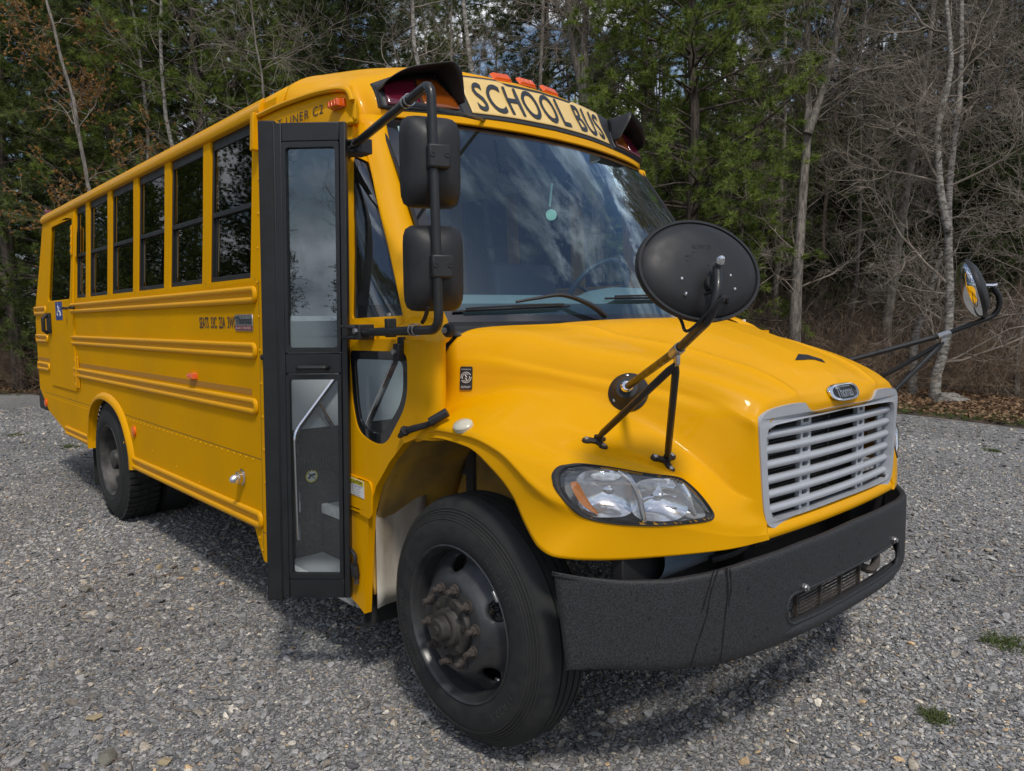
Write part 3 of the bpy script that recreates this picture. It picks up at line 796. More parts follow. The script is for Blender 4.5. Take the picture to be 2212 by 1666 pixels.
# ---- headlights
def ring3(R2, off, s, inward=0.0, sc=1.0):
    cy, cz = .955, 1.035
    out = []
    for y, z in R2:
        y2, z2 = cy+(y-cy)*sc, cz+(z-cz)*sc
        p, n = hood_hit(y2, z2); q = p + n*off + Vector((-.86, -.45 if False else 0, 0))*inward
        out.append((q.x, q.y*s, q.z))
    return out
for s in (-1, 1):
    hl = empty('headlight', (0, 0, 0)); hl.parent = bus
    n_ = len(HLs)
    loops = [ring3(HLs, -.004, s, sc=1.022), ring3(HLs, .004, s, sc=1.015), ring3(HLs, .005, s, sc=.99), ring3(HLs, .001, s, sc=.97), ring3(HLs, -.02, s, sc=.94)]
    A = np.array([l + [l[0]] for l in loops])
    mb = MB(); mb.grid(A); mb.build('bezel', M['black'], hl, angle=60)
    A = np.array([ring3(HLs, .004*(1-(sc/.96)**4)*3, s, sc=sc) for sc in (.96, .9, .75, .55, .35, .15, .01)])
    A = np.concatenate([A, A[:, :1]], axis=1)
    mb = MB(); mb.grid(A); mb.build('lens', M['lens_clear'], hl, angle=60)
    # housing: dark tub
    A = [np.array(ring3(HLs, -.006, s, sc=.97)), np.array(ring3(HLs, -.01, s, inward=.05, sc=.93)), np.array(ring3(HLs, -.01, s, inward=.085, sc=.8)), np.array(ring3(HLs, -.01, s, inward=.09, sc=.4)), np.array(ring3(HLs, -.01, s, inward=.09, sc=.01))]
    A = np.array(A); A = np.concatenate([A, A[:, :1]], axis=1)
    mb = MB(); mb.grid(A); mb.build('housing', M['lamp_grey'] if 'lamp_grey' in M else M['black'], hl, angle=60)
    def pt_(y, z, off): p, n = hood_hit(y, z); return Vector((p.x, p.y*s, p.z)) + Vector((n.x, n.y*s, n.z))*off
    # main beam bowl (rounded square) and the smaller outer bowl
    for (cy, cz, hw, hh, dp, nm) in ((.915, 1.022, .088, .070, .055, 'main_reflector'), (1.062, 1.050, .072, .078, .05, 'turn_reflector')):
        rows = []
        for k, sc in enumerate((1.0, .93, .82, .66, .45, .2, .02)):
            rr = []
            for j in range(48):
                a = 2*PI*j/48; ca, sa = math.cos(a), math.sin(a)
                q = (abs(ca)**3.2+abs(sa)**3.2)**(-1/3.2)
                y2, z2 = cy + hw*sc*ca*q, cz + hh*sc*sa*q - (.25*hh*(ca*q)*sc if nm[0] == 'm' else 0)*(-.15)
                y2 = min(1.15, y2)
                if not inside(y2, z2, hl_in): y2 = .955+(y2-.955)*.88; z2 = 1.035+(z2-1.035)*.86
                rr.append(pt_(y2, z2, -.012 - dp*(1-sc**2)))
            rows.append(rr + [rr[0]])
        mb = MB(); mb.grid(np.array([[tuple(p) for p in r] for r in rows]))
        if nm[0] == 'm':     # stepped shelves of the moulded reflector
            for dz, w0 in ((.030, .055), (-.004, .066), (-.040, .06)):
                mb.tube([pt_(cy-w0, cz+dz, -.035), pt_(cy-w0*.3, cz+dz+.004, -.06), pt_(cy+w0*.4, cz+dz-.002, -.06), pt_(cy+w0, cz+dz+.004, -.035)], .0045, 6, smooth=4)
        mb.build(nm, M['reflector'], hl, angle=40)
        mb = MB(); mb.orient_lathe([(0,.016),(.02,.016),(.03,.010),(.034,0)], pt_(cy, cz, -.075), (1, -.35*-s*-1, 0), 14)
        mb.build('bulb', M['chrome'], hl)
    mb = MB()
    P = [pt_(1.030, 1.122, -.006), pt_(1.005, 1.09, -.004), pt_(.985, 1.04, -.003), pt_(.975, .99, -.004), pt_(.968, .955, -.008)]
    mb.tube(smooth_path(P, 6), [.006, .009, .010, .010, .007], 8)
    mb.build('trim_bar', M['reflector'], hl); mb = MB()
    P = [pt_(.842, 1.070, -.008), pt_(.832, 1.03, -.006), pt_(.822, .99, -.006), pt_(.808, .962, -.008)]
    mb.tube(smooth_path(P, 6), [.008, .012, .012, .006], 8)
    mb.build('trim_bar', M['reflector'], hl)
    R2 = [(1.144,1.085),(1.130,1.088),(1.118,1.055),(1.103,1.018),(1.088,.990),(1.092,.986),(1.120,1.012),(1.138,1.050)]
    R2 = [tuple(p) for p in catmull(np.arange(9), np.array(R2+[R2[0]], float), np.linspace(0, 8, 33))[:-1]]
    mb = MB(); A = np.array([[tuple(pt_(y, z, o_)) for y, z in (R2+[R2[0]])] for o_ in (-.014, -.008)]); mb.grid(A)
    c0 = np.mean(A[1][:-1], axis=0); mb.grid(np.array([A[1], A[1]*.02+c0*.98]))
    mb.build('turn_signal', M['turn'], hl, angle=40)

# ---- grille
g = empty('grille', (0, 0, 0)); g.parent = bus
def mirror_loop(half):   # half listed from bottom centre up the right side to the top centre; y positive
    h = ring_open(half); L = [(-y, z) for y, z in h] ; Rr = [(y, z) for y, z in h[1:-1]][::-1]
    return L + Rr
def ring_open(L):
    out = []
    for i in range(len(L)-1):
        a, b_ = L[i], L[i+1]; n = max(1, int(math.dist(a, b_)/.05))
        out += [(a[0]+(b_[0]-a[0])*k/n, a[1]+(b_[1]-a[1])*k/n) for k in range(n)]
    return out + [L[-1]]
oh = [(0,.872),(.25,.870),(.43,.872),(.485,.877),(.518,.895),(.535,.93),(.545,.98),(.560,1.10),(.573,1.215),(.572,1.243),(.558,1.265),(.515,1.283),(.42,1.292),(.325,1.293),(.298,1.287),(.272,1.266),(.235,1.256),(.12,1.258),(0,1.260)]
ih = [(0,.902),(.288,.898),(.455,.900),(.490,.914),(.508,.95),(.525,1.08),(.534,1.19),(.524,1.218),(.48,1.230),(.32,1.236),(0,1.242)]
oh_s = [tuple(p) for p in catmull(np.arange(len(oh)), np.array(oh, float), np.linspace(0, len(oh)-1, 60))]
O_, I_ = mirror_loop(oh_s), mirror_loop(ih)
b = MB()
b.poly(O_, holes=[I_], mapf=lambda y, z, d: (GX(y)+.005-d, y, z), depth=.045)
b.build('surround', M['silver'], g, bevel=.006, segs=3)
BZ = [1.191, 1.140, 1.088, 1.035, .984, .931]
BW = [.528, .526, .522, .516, .511, .503]
for z, w in zip(BZ, BW):
    rows = []
    for y in np.linspace(-w, w, 40):
        x = GX(y) - .016
        rows.append([(x-.032, y, z+.006), (x-.02, y, z+.0145), (x-.004, y, z+.0135), (x+.004, y, z+.005), (x+.003, y, z-.006), (x-.006, y, z-.0135), (x-.022, y, z-.015), (x-.032, y, z-.008), (x-.032, y, z+.006)])
    b = MB(); b.grid(np.array(rows)); b.build('grille_bar', M['silver'], g, angle=60)
lv = [1.242] + BZ + [.900]
for s in (-1, 1):
    for k in range(7):
        zt, zb = lv[k]-(.0 if k == 0 else .011), lv[k+1]+(.011 if k < 6 else 0)
        yc = s*.232; hw = .036; zc_ = (zt+zb)/2
        hole = round_poly([(yc-.020, zc_-.008), (yc+.020, zc_-.008), (yc+.020, zc_+.008), (yc-.020, zc_+.008)], .006, 3)
        b = MB(); b.poly([(yc-hw, zb), (yc+hw, zb), (yc+hw, zt), (yc-hw, zt)], holes=[hole], mapf=lambda y, z, d: (GX(y)-.028-d, y, z), depth=.02)
        b.build('grille_bracket', M['silver'], g, bevel=.002)
    b = MB()
    for k in range(1, 7):
        w = .53
        b.poly([(s*.455, lv[k+1]+(.010 if k < 6 else 0)), (s*(w-.03*(k/6)), lv[k+1]+(.010 if k < 6 else 0)), (s*(w-.03*((k-1)/6)), lv[k]-.011), (s*.455, lv[k]-.011)], mapf=lambda y, z, d: (GX(y)-.038-d, y, z), depth=.012)
    b.build('side_plate', M['silver'], g, bevel=.002)
    for z in (1.212, .912):
        b = MB(); b.orient_lathe([(-.03,.009),(0,.009),(.001,.007),(.016,.007),(.017,0)], (GX(.5)-.02, s*(.497 if z > 1 else .472), z), (1, 0, 0), 10)
        b.build('grille_bolt', M['rust'], g)
b = MB()
b.poly([(-.56,.86),(.56,.86),(.58,1.27),(-.58,1.27)], mapf=lambda y, z, d: (.70-d, y, z), depth=.04)
b.build('radiator_shroud', M['dark'], g)
b = MB()
for z in np.arange(.90, 1.26, .012): b.box((.742, -.46, z), (.756, .10, z+.004))
b.box((.735, -.47, .88), (.742, .11, 1.262))
for y in (-.47, .10): b.box((.735, y, .88), (.765, y+.012, 1.25))
b.build('radiator', M['radiator'], g, smooth=False)

# nose badge
b = MB()
badge = empty('nose_badge', (0, 0, 0)); badge.parent = bus
def oval(hw, hh, n=40, e=2.6): return [(hw*math.copysign(abs(math.cos(a))**(2/e), math.cos(a)), hh*math.copysign(abs(math.sin(a))**(2/e), math.sin(a))) for a in np.linspace(0, 2*PI, n, endpoint=False)]
bx = lambda y, z: .8665 - .10*y*y/.3 - .45*(z-1.31)
def bmap(off): return lambda y, z, d: (bx(y, 1.31+z)+off+d, y-.004, 1.310+z)
b.poly(oval(.118, .031), holes=[oval(.098, .0245)], mapf=bmap(.002), depth=.010); b.build('chrome_ring', M['chrome'], badge, bevel=.003)
b = MB(); b.poly(oval(.100, .0255), mapf=bmap(.002), depth=.005); b.build('badge_plate', M['black'], badge)
vv, ff = text_mesh('Thomas', .052, .78, 'CENTER', bold=.001); cz_ = .018
b = MB(); b.add([bmap(.0085)(v[0], v[1]-cz_, 0) for v in vv], ff); b.add([bmap(.0085)(y, z, 0) for y, z in ((-.06,.017),(.058,.017),(.058,.0205),(-.06,.0205))], [(0,1,2,3)])
b.build('badge_lettering', M['zinc'], badge, smooth=False)

# ---- bumper
def BX(y): return .935 - .40*(abs(y)/1.2)**3
prof = [(-.034,.832),(-.022,.842),(-.009,.842),(-.001,.826),(0,.79),(0,.74),(0,.69),(0,.651),(0,.615),(0,.58),(0,.551),(0,.532),(-.002,.510),(-.008,.492),(-.018,.480),(-.032,.476)]
s_u = np.arange(len(prof)); su = np.sort(np.unique(np.concatenate([np.linspace(0, len(prof)-1, 61), [7, 10]])))
pr = pchip(s_u, np.array(prof), su)
yb = np.sort(np.unique(np.concatenate([np.linspace(-1.212, 1.212, 161), [-.475, .475, .372, -.372]])))
A = np.zeros((len(su), len(yb), 3))
for j, y in enumerate(yb):
    drop = .850 - float(np.interp(abs(y), [0,.387,.62,.777,.92,1.05,1.146,1.215], [.832,.826,.811,.792,.783,.790,.806,.824]))
    for i in range(len(su)):
        zz = pr[i, 1]
        if zz > .66: zz -= drop*(zz-.66)/.18*1.0
        if zz < .55: zz += .024*float(sstep(.75, 1.2, abs(y)))*(.55-zz)/.07 + .022*float(1-sstep(0, .5, abs(y)))*(.55-zz)/.07
        ye = y*(1-.024*float(sstep(.85, 1.21, abs(y)))*(.82-zz)/.32); zz -= (.009*float(sstep(.5, .75, abs(y))*(1-sstep(1.0, 1.15, abs(y)))) + .004*float(sstep(.9, 1.2, abs(y))))*(zz < .55)
        A[i, j] = (BX(ye)+pr[i, 0]*(1-.75*float(sstep(1.05, 1.21, abs(y)))), ye, zz)
keepb = np.ones((len(su)-1, len(yb)-1), bool)
slot = round_poly([(-.475,.545),(.375,.545),(.375,.652),(-.475,.652)], [.05,.05,.03,.05], 6)
slot = round_poly([(-.478,.545),(.478,.545),(.478,.652),(-.478,.652)], [.050,.050,.050,.050], 6)
for i in range(len(su)-1):
    for j in range(len(yb)-1):
        c = (A[i, j]+A[i+1, j+1])/2
        if inside(c[1], c[2], slot): keepb[i, j] = False
b = MB(); b.grid(A, keep=keepb)
bumper = b.build('bumper', M['bumper'], bus, solid=.012, angle=50)
b = MB()
sl = []
for i in range(len(slot)):
    a, c = slot[i], slot[(i+1) % len(slot)]; n = max(1, int(math.dist(a, c)/.03)); sl += [(a[0]+(c[0]-a[0])*k/n, a[1]+(c[1]-a[1])*k/n) for k in range(n)]
P = [Vector((BX(y)-.003, y, z)) for y, z in sl]; P.append(P[0]); P.append(P[1])
b.tube(P, .007, 8, caps=False)
b.build('slot_lip', M['bumper'], bumper)
b = MB(); b.tube([(BX(y)-.022, y, .518) for y in np.linspace(-.60, .60, 30)], [.012, .030, .031, .031, .031, .030, .012], 14); b.build('lower_bar', M['bumper'], bumper)
b = MB()
def bp(y, z, d=0): return (BX(y)-.035+d, y, z)
for y in (-.372, -.215, -.055, .108): b.box((BX(y)-.045, y-.005, .536), (BX(y)-.030, y+.005, .652))
for z in np.linspace(.542, .644, 9): b.box((BX(.3)-.040, -.37, z-.0025), (BX(.3)-.033, .112, z+.0025))
b.build('grille_insert', M['rust'], bumper)
for y, z in ((-.391,.664),(.372,.671)):
    b = MB(); b.orient_lathe([(0,.014),(.012,.014),(.0125,.009),(.02,.009),(.022,0)], (BX(y), y, z), (1, 0, 0), 6); b.build('plate_bolt', M['zinc'], bumper, angle=20)
for (y, z) in ((-.66,.715),(-.98,.66),(-.985,.53),(-.78,.53),(-.63,.545),(-.575,.56),(-.15,.72),(.02,.735)):
    b = MB(); b.orient_lathe([(.0005,.0065),(.0012,0)], (BX(y), y, z), (1, -.3 if y < -.5 else 0, 0), 8); b.build('bolt_hole', M['dark'], bumper)
for (y0, pts) in ((0, [(.775,.795),(.80,.72),(.815,.64),(.845,.55),(.862,.487)]), (1, [(.745,.795),(.742,.70),(.752,.60),(.762,.485)]), (2, [(.79,.795),(.812,.72),(.83,.66)]), (3, [(.752,.795),(.738,.72),(.748,.66)]), (4, [(.735,.795),(.728,.73),(.738,.67)])):
    b = MB()
    P = [Vector((BX(y)+.0012, -y-.10*0, z)) for y, z in pts]; P = smooth_path(P, 5)
    rows = []
    for k, p in enumerate(P):
        w = .0021*(1+.4*math.sin(k*1.7+y0))
        n = Vector((1, -.9, 0)).normalized()*.0004
        rows.append([(BX(p.y-w)+.0013, p.y-w, p.z), (BX(p.y+w)+.0013, p.y+w, p.z)])
    b.grid(np.array(rows)); b.build('drip_stain', M['stain'], bumper, recalc=False)
# tow hooks and things in the gap behind the bumper
b = MB()
b.tube([(.80,.27,.62),(.88,.27,.625),(.905,.255,.615),(.91,.225,.59),(.905,.20,.58),(.87,.19,.59)], .017, 8, smooth=4)
b.build('tow_hook', M['rust'], bus)
b = MB(); b.tube([(.80,-.47,.62),(.88,-.47,.60),(.895,-.46,.575),(.88,-.44,.565)], .016, 8, smooth=4); b.build('tow_hook', M['rust'], bus)
b = MB(); b.orient_lathe([(0,.085),(.3,.085)], (.60, -.86, .80), (0, 1, 0), 20); b.build('fluid_tank', M['blue_tank'], bus)
b = MB()
b.box((.66,-.46,.74),(.70,.16,.90))
for y in np.arange(-.45, .15, .012): b.box((.70, y, .745), (.712, y+.004, .895))
b.box((.69,-.48,.885),(.735,.20,.900))
b.build('lower_cooler', M['radiator'], bus, smooth=False)
for P, r_ in (([(.70,-.62,.76),(.74,-.5,.78),(.72,-.35,.83)], .014), ([(.6,-.7,.83),(.66,-.55,.80),(.7,-.45,.76)], .02), ([(.72,.20,.86),(.75,.30,.83),(.78,.38,.86)], .018)):
    b = MB(); b.tube(P, r_, 8, smooth=5); b.build('hose', M['black'], bus)
b = MB(); b.box((.70,.40,.83),(.76,.60,.885)); b.build('mount_bracket', M['zinc'], bus, bevel=.004)
b = MB()
for s in (-1, 1): b.box((-6.9, s*.43-.04, .62), (.74, s*.43+.04, .84))
for x in (-6, -4.9, -4.1, -3, -2, -1, .3): b.box((x-.04, -.4, .66), (x+.04, .4, .80))
b.box((.60,-1.02,.62),(.64,1.02,.84))
b.build('chassis_frame', M['dark'], bus, bevel=.004)
b = MB(); b.tube([(0,-.92,.44),(0,-.5,.36),(0,.5,.36),(0,.92,.44)], .05, 8); b.build('axle', M['dark'], bus); b = MB(); b.tube([(-4.56,-.75,.48),(-4.56,.75,.48)], .08, 10); b.orient_lathe([(-.2,.05),(-.12,.2),(.12,.2),(.2,.05)], (-4.56,0,.48), (0,1,0), 16)
b.build('axle', M['dark'], bus)
b = MB(); b.box((-.5,-.42,.55),(.6,.42,1.15)); b.tube([(-.5,0,.62),(-4.4,0,.52)], .05, 8); b.box((-3.4,-1.0,.45),(-2.2,-.5,.78)); b.tube([(-2.4,.7,.5),(-6.6,.7,.5)], .06, 8)
b.build('engine_and_driveline', M['dark'], bus, bevel=.02)
b = MB()
b.box((-7.1,-1.17,.90),(-1.52,1.17,.94)); b.box((-1.52,-.75,.90),(-.45,1.17,.94)); b.box((-.45,-.72,1.30),(-.05,.72,1.34))
b.box((-.47,-.76,.5),(-.42,.76,1.5))
b.build('floor_pan', M['inner_black'], bus)
# ------------------------------------------------------------------ windscreen
def WSP(y, t, off=0.0):
    """t=0 at the head, 1 at the base"""
    a = abs(y)
    xt = -.660 - .185*(a/.926)**2; xb = .0 - .25*(a/1.02)**2
    z = 2.512 - .962*t
    return (xt + (xb-xt)*t + .035*math.sin(PI*t) + off, y, z)
ws = empty('windscreen', (0, 0, 0)); ws.parent = bus
nt, ny = 48, 80
A = np.zeros((nt+1, ny+1, 3))
for i in range(nt+1):
    t = i/nt; w = .930 + .092*t
    for j in range(ny+1): A[i, j] = WSP(-w + 2*w*j/ny, t)
fr_k = np.zeros((nt, ny), bool)
for i in range(nt):
    for j in range(ny):
        t = (i+.5)/nt; u = (j+.5)/ny
        # distance to the rounded border in metres
        dx = min(u, 1-u)*1.95; dt, db = t*1.16, (1-t)*1.16
        lim = .045
        inn = dx > lim and dt > .050 and db > .075
        if inn and dx < lim+.07 and db < .075+.07 and math.hypot(lim+.07-dx, .145-db) > .07: inn = False
        if inn and dx < lim+.05 and dt < .09 and math.hypot(lim+.05-dx, .09-dt) > .05: inn = False
        fr_k[i, j] = not inn
b = MB(); b.grid(A, keep=~fr_k); b.build('glass_pane', M['ws_glass'], ws)
M['frit'] = mat('black_glass_border', (0.012, 0.013, 0.015), 0.06, coat=1.0)
b = MB(); b.grid(A + np.array([.0015, 0, 0]), keep=fr_k); b.build('glass_border', M['frit'], ws)
b = MB()   # gasket
loop = [Vector(WSP(-.935+1.87*k/60, -.004)) for k in range(61)] + [Vector(WSP(.935+.09*k/40, k/40)) for k in range(1, 41)]
loop2 = [Vector(WSP(-.935-.09*k/40, k/40)) for k in range(1, 41)]
b.tube(loop, .009, 6); b.tube([Vector(WSP(-.935, 0))]+loop2, .009, 6)
b.build('gasket', M['black'], ws)
# wiper tray under the glass
b = MB()
rows = []
for k, (o_, t) in enumerate(((.004, .965), (.010, .985), (.03, 1.0), (.06, 1.02))):
    rows.append([WSP(-1.03+2.06*j/50, t, o_) for j in range(51)])
b.grid(np.array(rows)); b.build('wiper_tray', M['black'], bus, solid=.004)
# sun strip sticker and warning label inside the glass
b = MB()
P = [WSP(-.868, .05, -.004), WSP(-.845, .05, -.004), WSP(-.875, .17, -.004), WSP(-.89, .17, -.004)]
b.add(P, [(0,1,2,3)]); b.build('paper_sticker', M['white'], ws, smooth=False)
# wipers
def wsn(y, t, off):
    return Vector(WSP(y, t)) + Vector((.80, -.25*(y/1.0) if False else 0, .55)).normalized()*off
def wiper(pts, blade0, blade1):
    w = empty('wiper', (0, 0, 0)); w.parent = bus
    b = MB(); b.tube([wsn(*p) for p in pts], [.013, .011, .008, .006], 6, smooth=5); b.build('wiper_arm', M['black'], w)
    b = MB(); k = 12
    P = [wsn(blade0[0]+(blade1[0]-blade0[0])*i/k, blade0[1]+(blade1[1]-blade0[1])*i/k, .012) for i in range(k+1)]
    b.tube(P, .005, 6)
    P = [wsn(blade0[0]+(blade1[0]-blade0[0])*i/k, blade0[1]+(blade1[1]-blade0[1])*i/k, .026+.006*math.sin(PI*i/k)) for i in range(1, k)]
    b.tube(P, .006, 4)
    b.build('wiper_blade', M['black'], w)
wiper([(-.333,.965,.030),(-.41,.925,.050),(-.52,.880,.045),(-.637,.887,.035),(-.73,.899,.028)], (-.981,.929), (-.479,.907))
wiper([(.40,.965,.030),(.33,.915,.050),(.24,.86,.045),(.12,.858,.035)], (-.27,.872), (.30,.862))

# ------------------------------------------------------------------ side windows
def window(x0, x1, z0, z1, side, parent=bus, split=.47, name='side_window', gm='side_glass'):
    w = empty(name, (0, 0, 0)); w.parent = parent
    b = MB(); f = .022
    for a, c, d0, d1 in ((x0, x0+f, z0, z1), (x1-f, x1, z0, z1), (x0+f, x1-f, z0, z0+.028), (x0+f, x1-f, z1-.060, z1)):
        b.box((a, -.030, d0), (c, -.010, d1), mapf=lambda x, y, z: side(x, z, y))
    zm = z0+(z1-z0)*split
    b.box((x0+f, -.026, zm-.013), (x1-f, -.006, zm+.013), mapf=lambda x, y, z: side(x, z, y))
    b.box((x0+f, -.034, z0+.028), (x0+f+.030, -.022, zm), mapf=lambda x, y, z: side(x, z, y))
    b.box((x0+f, -.040, zm), (x0+f+.014, -.030, z1-.06), mapf=lambda x, y, z: side(x, z, y))
    b.build('window_frame', M['black_door'], w, bevel=.002)
    for (a, c, o_) in ((z0+.028, zm, -.030), (zm, z1-.06, -.022)):
        b = MB(); b.box((x0+f, o_, a), (x1-f, o_+.004, c), mapf=lambda x, y, z: side(x, z, y)); b.build('pane', M[gm], w, smooth=False)
    b = MB()
    for a, c in ((z0+.06, zm-.03), (zm+.03, z1-.10)):
        b.box((x0+f+.052, -.021 if a > zm else -.0245, a), (x0+f+.056, -.0175 if a > zm else -.0215, c), mapf=lambda x, y, z: side(x, z, y))
    b.build('trim_line', M['rubber_tan'], w, smooth=False)
    return w
M['rubber_tan'] = mat('tan_seal', (.16, .13, .08), .6)
for (xa, xb) in WX: window(xa, xb, ZB, ZT, sideR)
for (xa, xb) in rectsL: window(xa, xb, ZB, ZT, sideL, gm='low_glass' if xb > -1.3 else 'side_glass')
b = MB(); b.poly([(-.5,1.8),(-.5,2.5),(.5,2.5),(.5,1.8)], mapf=rear, depth=.01); b.build('rear_window', M['side_glass'], bus, smooth=False)

# quarter windows
for s in (-1, 1):
    f = UQ(s); w = empty('quarter_window', (0,0,0)); w.parent = bus
    nu_, nz_ = 40, 60; A = np.zeros((nz_+1, nu_+1, 3)); kf = np.zeros((nz_, nu_), bool)
    for i in range(nz_+1):
        z = 1.598 + (2.312-1.598)*i/nz_; k = i/nz_
        ul, ur = .12 + .13*k, .995 - .05*k
        for j in range(nu_+1): A[i, j] = f(ul+(ur-ul)*j/nu_, z, -.010)
    for i in range(nz_):
        for j in range(nu_):
            wz = .66; wu = .40 - .25*i/nz_
            dz_, du_ = min(i, nz_-1-i)/nz_*wz, min(j, nu_-1-j)/nu_*wu
            kf[i, j] = dz_ < .045 or du_ < (.045 if j > nu_/2 else .030)
    b = MB(); b.grid(A, keep=kf); b.build('window_border', M['frit'], w, recalc=False)
    b = MB(); b.grid(A, keep=~kf); b.build('pane', M['quarter_glass'], w, recalc=False)
w = empty('quarter_window', (0,0,0)); w.parent = bus
lqi = round_poly([(-.635,1.435),(-.275,1.44),(-.28,1.29),(-.425,1.145),(-.50,1.135),(-.60,1.165),(-.62,1.26)], [.03,.04,.07,.05,.05,.05,.04])
b = MB(); b.poly(ring_pts(lq), holes=[ring_pts(lqi)], mapf=lambda x, z, d: sideR(x, z, -.004-d), depth=.012); b.build('window_border', M['frit'], w, bevel=.001)
b = MB(); b.poly(ring_pts(inset(lq, .004)), mapf=lambda x, z, d: sideR(x, z, -.007-d), depth=.004); b.build('pane', M['low_glass'], w, smooth=False)

# ------------------------------------------------------------------ rub rails (pairs of beads joined by a round end)
def rail(x0, x1, z0, z1, side, end0=True, end1=True, name='rub_rail'):
    r = (z1-z0)*.19
    b = MB()
    za, zb = z0+r, z1-r
    P = []
    if end1:
        P = [Vector((x0, 0, zb)), Vector((x1-.05, 0, zb)), Vector((x1-.012, 0, zb-.008)), Vector((x1-.002, 0, (za+zb)/2)), Vector((x1-.012, 0, za+.008)), Vector((x1-.05, 0, za)), Vector((x0, 0, za))]
    core = fillet_path([(x0,0,zb),(x1,0,zb),(x1,0,za),(x0,0,za)], .034, 6)
    n = 10
    # half-round bead swept along the path, flattened onto the wall
    P = core
    rows = []
    for i, p in enumerate(P):
        t = (P[min(i+1, len(P)-1)]-P[max(i-1, 0)]).normalized(); nrm = Vector((-t.z, 0, t.x))
        row = []
        for k in range(n+1):
            a = PI*k/n
            q = p + nrm*(r*math.cos(a)); row.append(side(q.x, q.z, .002 + r*1.0*math.sin(a)))
        rows.append(row)
    b.grid(np.array(rows))
    if end0:
        b.add([side(x0, p, d) for p, d in ((za-r, 0), (za-r, r), (zb+r, r), (zb+r, 0))], [(0,1,2,3)])
        b.box((x0, 0, za-r), (x0+.012, r*.9, zb+r), mapf=lambda x, y, z: side(x, z, y))
    # web between the beads
    b.box((x0, 0, za), (x1-.01, .006, zb), mapf=lambda x, y, z: side(x, z, y))
    o = b.build(name, M['yellow'], bus, angle=60)
    return o
def rivets(mb, pts, side, r=.0085):
    for x, z in pts:
        c = side(x, z, 0); mb.orient_lathe([(0, r), (r*.35, r*.8), (r*.55, 0)], c, (0, -1 if c[1] < 0 else 1, 0), 8)
for side in (sideR, sideL):
    xr = -1.565 if side is sideR else -.75
    xl = -5.52 if side is sideR else -7.15
    rail(xl, xr, 1.685, 1.775, side); rail(xl-.03, xr-.025, 1.402, 1.488, side); rail(xl-.03, xr-.04, 1.112, 1.200, side)
    rail(-3.86, -1.60 if side is sideR else -.85, .512, .608, side)
    rail(-6.03, -5.15, .535, .620, side)
    if side is sideR:
        for z0, z1 in ((1.685,1.775),(1.402,1.488),(1.112,1.200)): rail(-7.16, -6.62, z0, z1, side)
    b = MB()
    for x0, x1 in ((-5.42,-1.66),(-6.56,-5.47),(-7.15,-6.60)):
        b.box((x0, 0, 1.212), (x1, .0012, 1.246), mapf=lambda x, y, z: side(x, z, y))
    if side is sideR: b.build('reflective_tape', M['yellow_strip'], bus, smooth=False)
    # panel seams and rivets
    b = MB()
    L = [(x, .872) for x in np.arange(-4.15, -1.60, .085)] + [(x, .845) for x in np.arange(-6.75, -5.1, .10)]
    L += [(-1.545, z) for z in np.arange(.60, 2.5, .17)] + [(x, 2.545) for x in ()] + [(-7.12, z) for z in np.arange(1.0, 2.5, .15)]
    L += [(-2.5,.62),(-2.2,.60),(-2.9,.66),(-3.4,.70),(-4.1,.68),(-3.9,.76),(-5.4,.70),(-5.9,.72),(-1.61,.40),(-1.64,.46)]
    for k in range(7): L += [(-1.95-.676*k+dx, zz) for zz in (1.730, 1.445, 1.157) for dx in (0, .035)]
    for k in range(6): L += [(-1.9-.35*k, .56)]
    rivets(b, L, side)
    b.build('rivets', M['yellow'], body)
    b = MB()
    def seam(mb, x0, z0, x1, z1):
        dx, dz = x1-x0, z1-z0; L_ = math.hypot(dx, dz); nx, nz = -dz/L_*.0016, dx/L_*.0016; k = max(1, int(L_/.3))
        for i in range(k):
            a, c = i/k, (i+1)/k
            mb.add([side(x0+dx*a-nx, z0+dz*a-nz, .0008), side(x0+dx*c-nx, z0+dz*c-nz, .0008), side(x0+dx*c+nx, z0+dz*c+nz, .0008), side(x0+dx*a+nx, z0+dz*a+nz, .0008)], [(0,1,2,3)])
    seam(b, -4.25, .905, -1.575, .885); seam(b, -6.95, .885, -5.04, .888); seam(b, -1.53, 1.80, -1.60, .35); seam(b, -5.565, .95, -5.57, .885)
    seam(b, -1.60, .50, -1.42, .50)
    for k in range(5): seam(b, -1.572-.676*k, 1.80, -1.572-.676*k, 1.815)
    b.build('panel_seams', M['seam'] if 'seam' in M else M['rust'], body, smooth=False)

# wheel-arch flange
for side in (sideR, sideL):
    b = MB()
    P = [(-3.87,.505)] + [(x+(-4.49-x)*-.03, z+.012) for x, z in arch_r[1:-1]] + [(-5.10,.515)]
    P = catmull(np.arange(len(P)), np.array(P), np.linspace(0, len(P)-1, 60))
    rows = []
    cx, cz = -4.49, .50
    for x, z in P:
        nx, nz = x-cx, z-cz; L_ = math.hypot(nx, nz); nx /= L_; nz /= L_
        rows.append([side(x+nx*a, z+nz*a, d) for a, d in ((.040,.001),(.034,.010),(.016,.026),(-.004,.034),(-.016,.030),(-.018,-.03))])
    b.grid(np.array(rows)); b.build('arch_flange', M['yellow'], bus, angle=60)

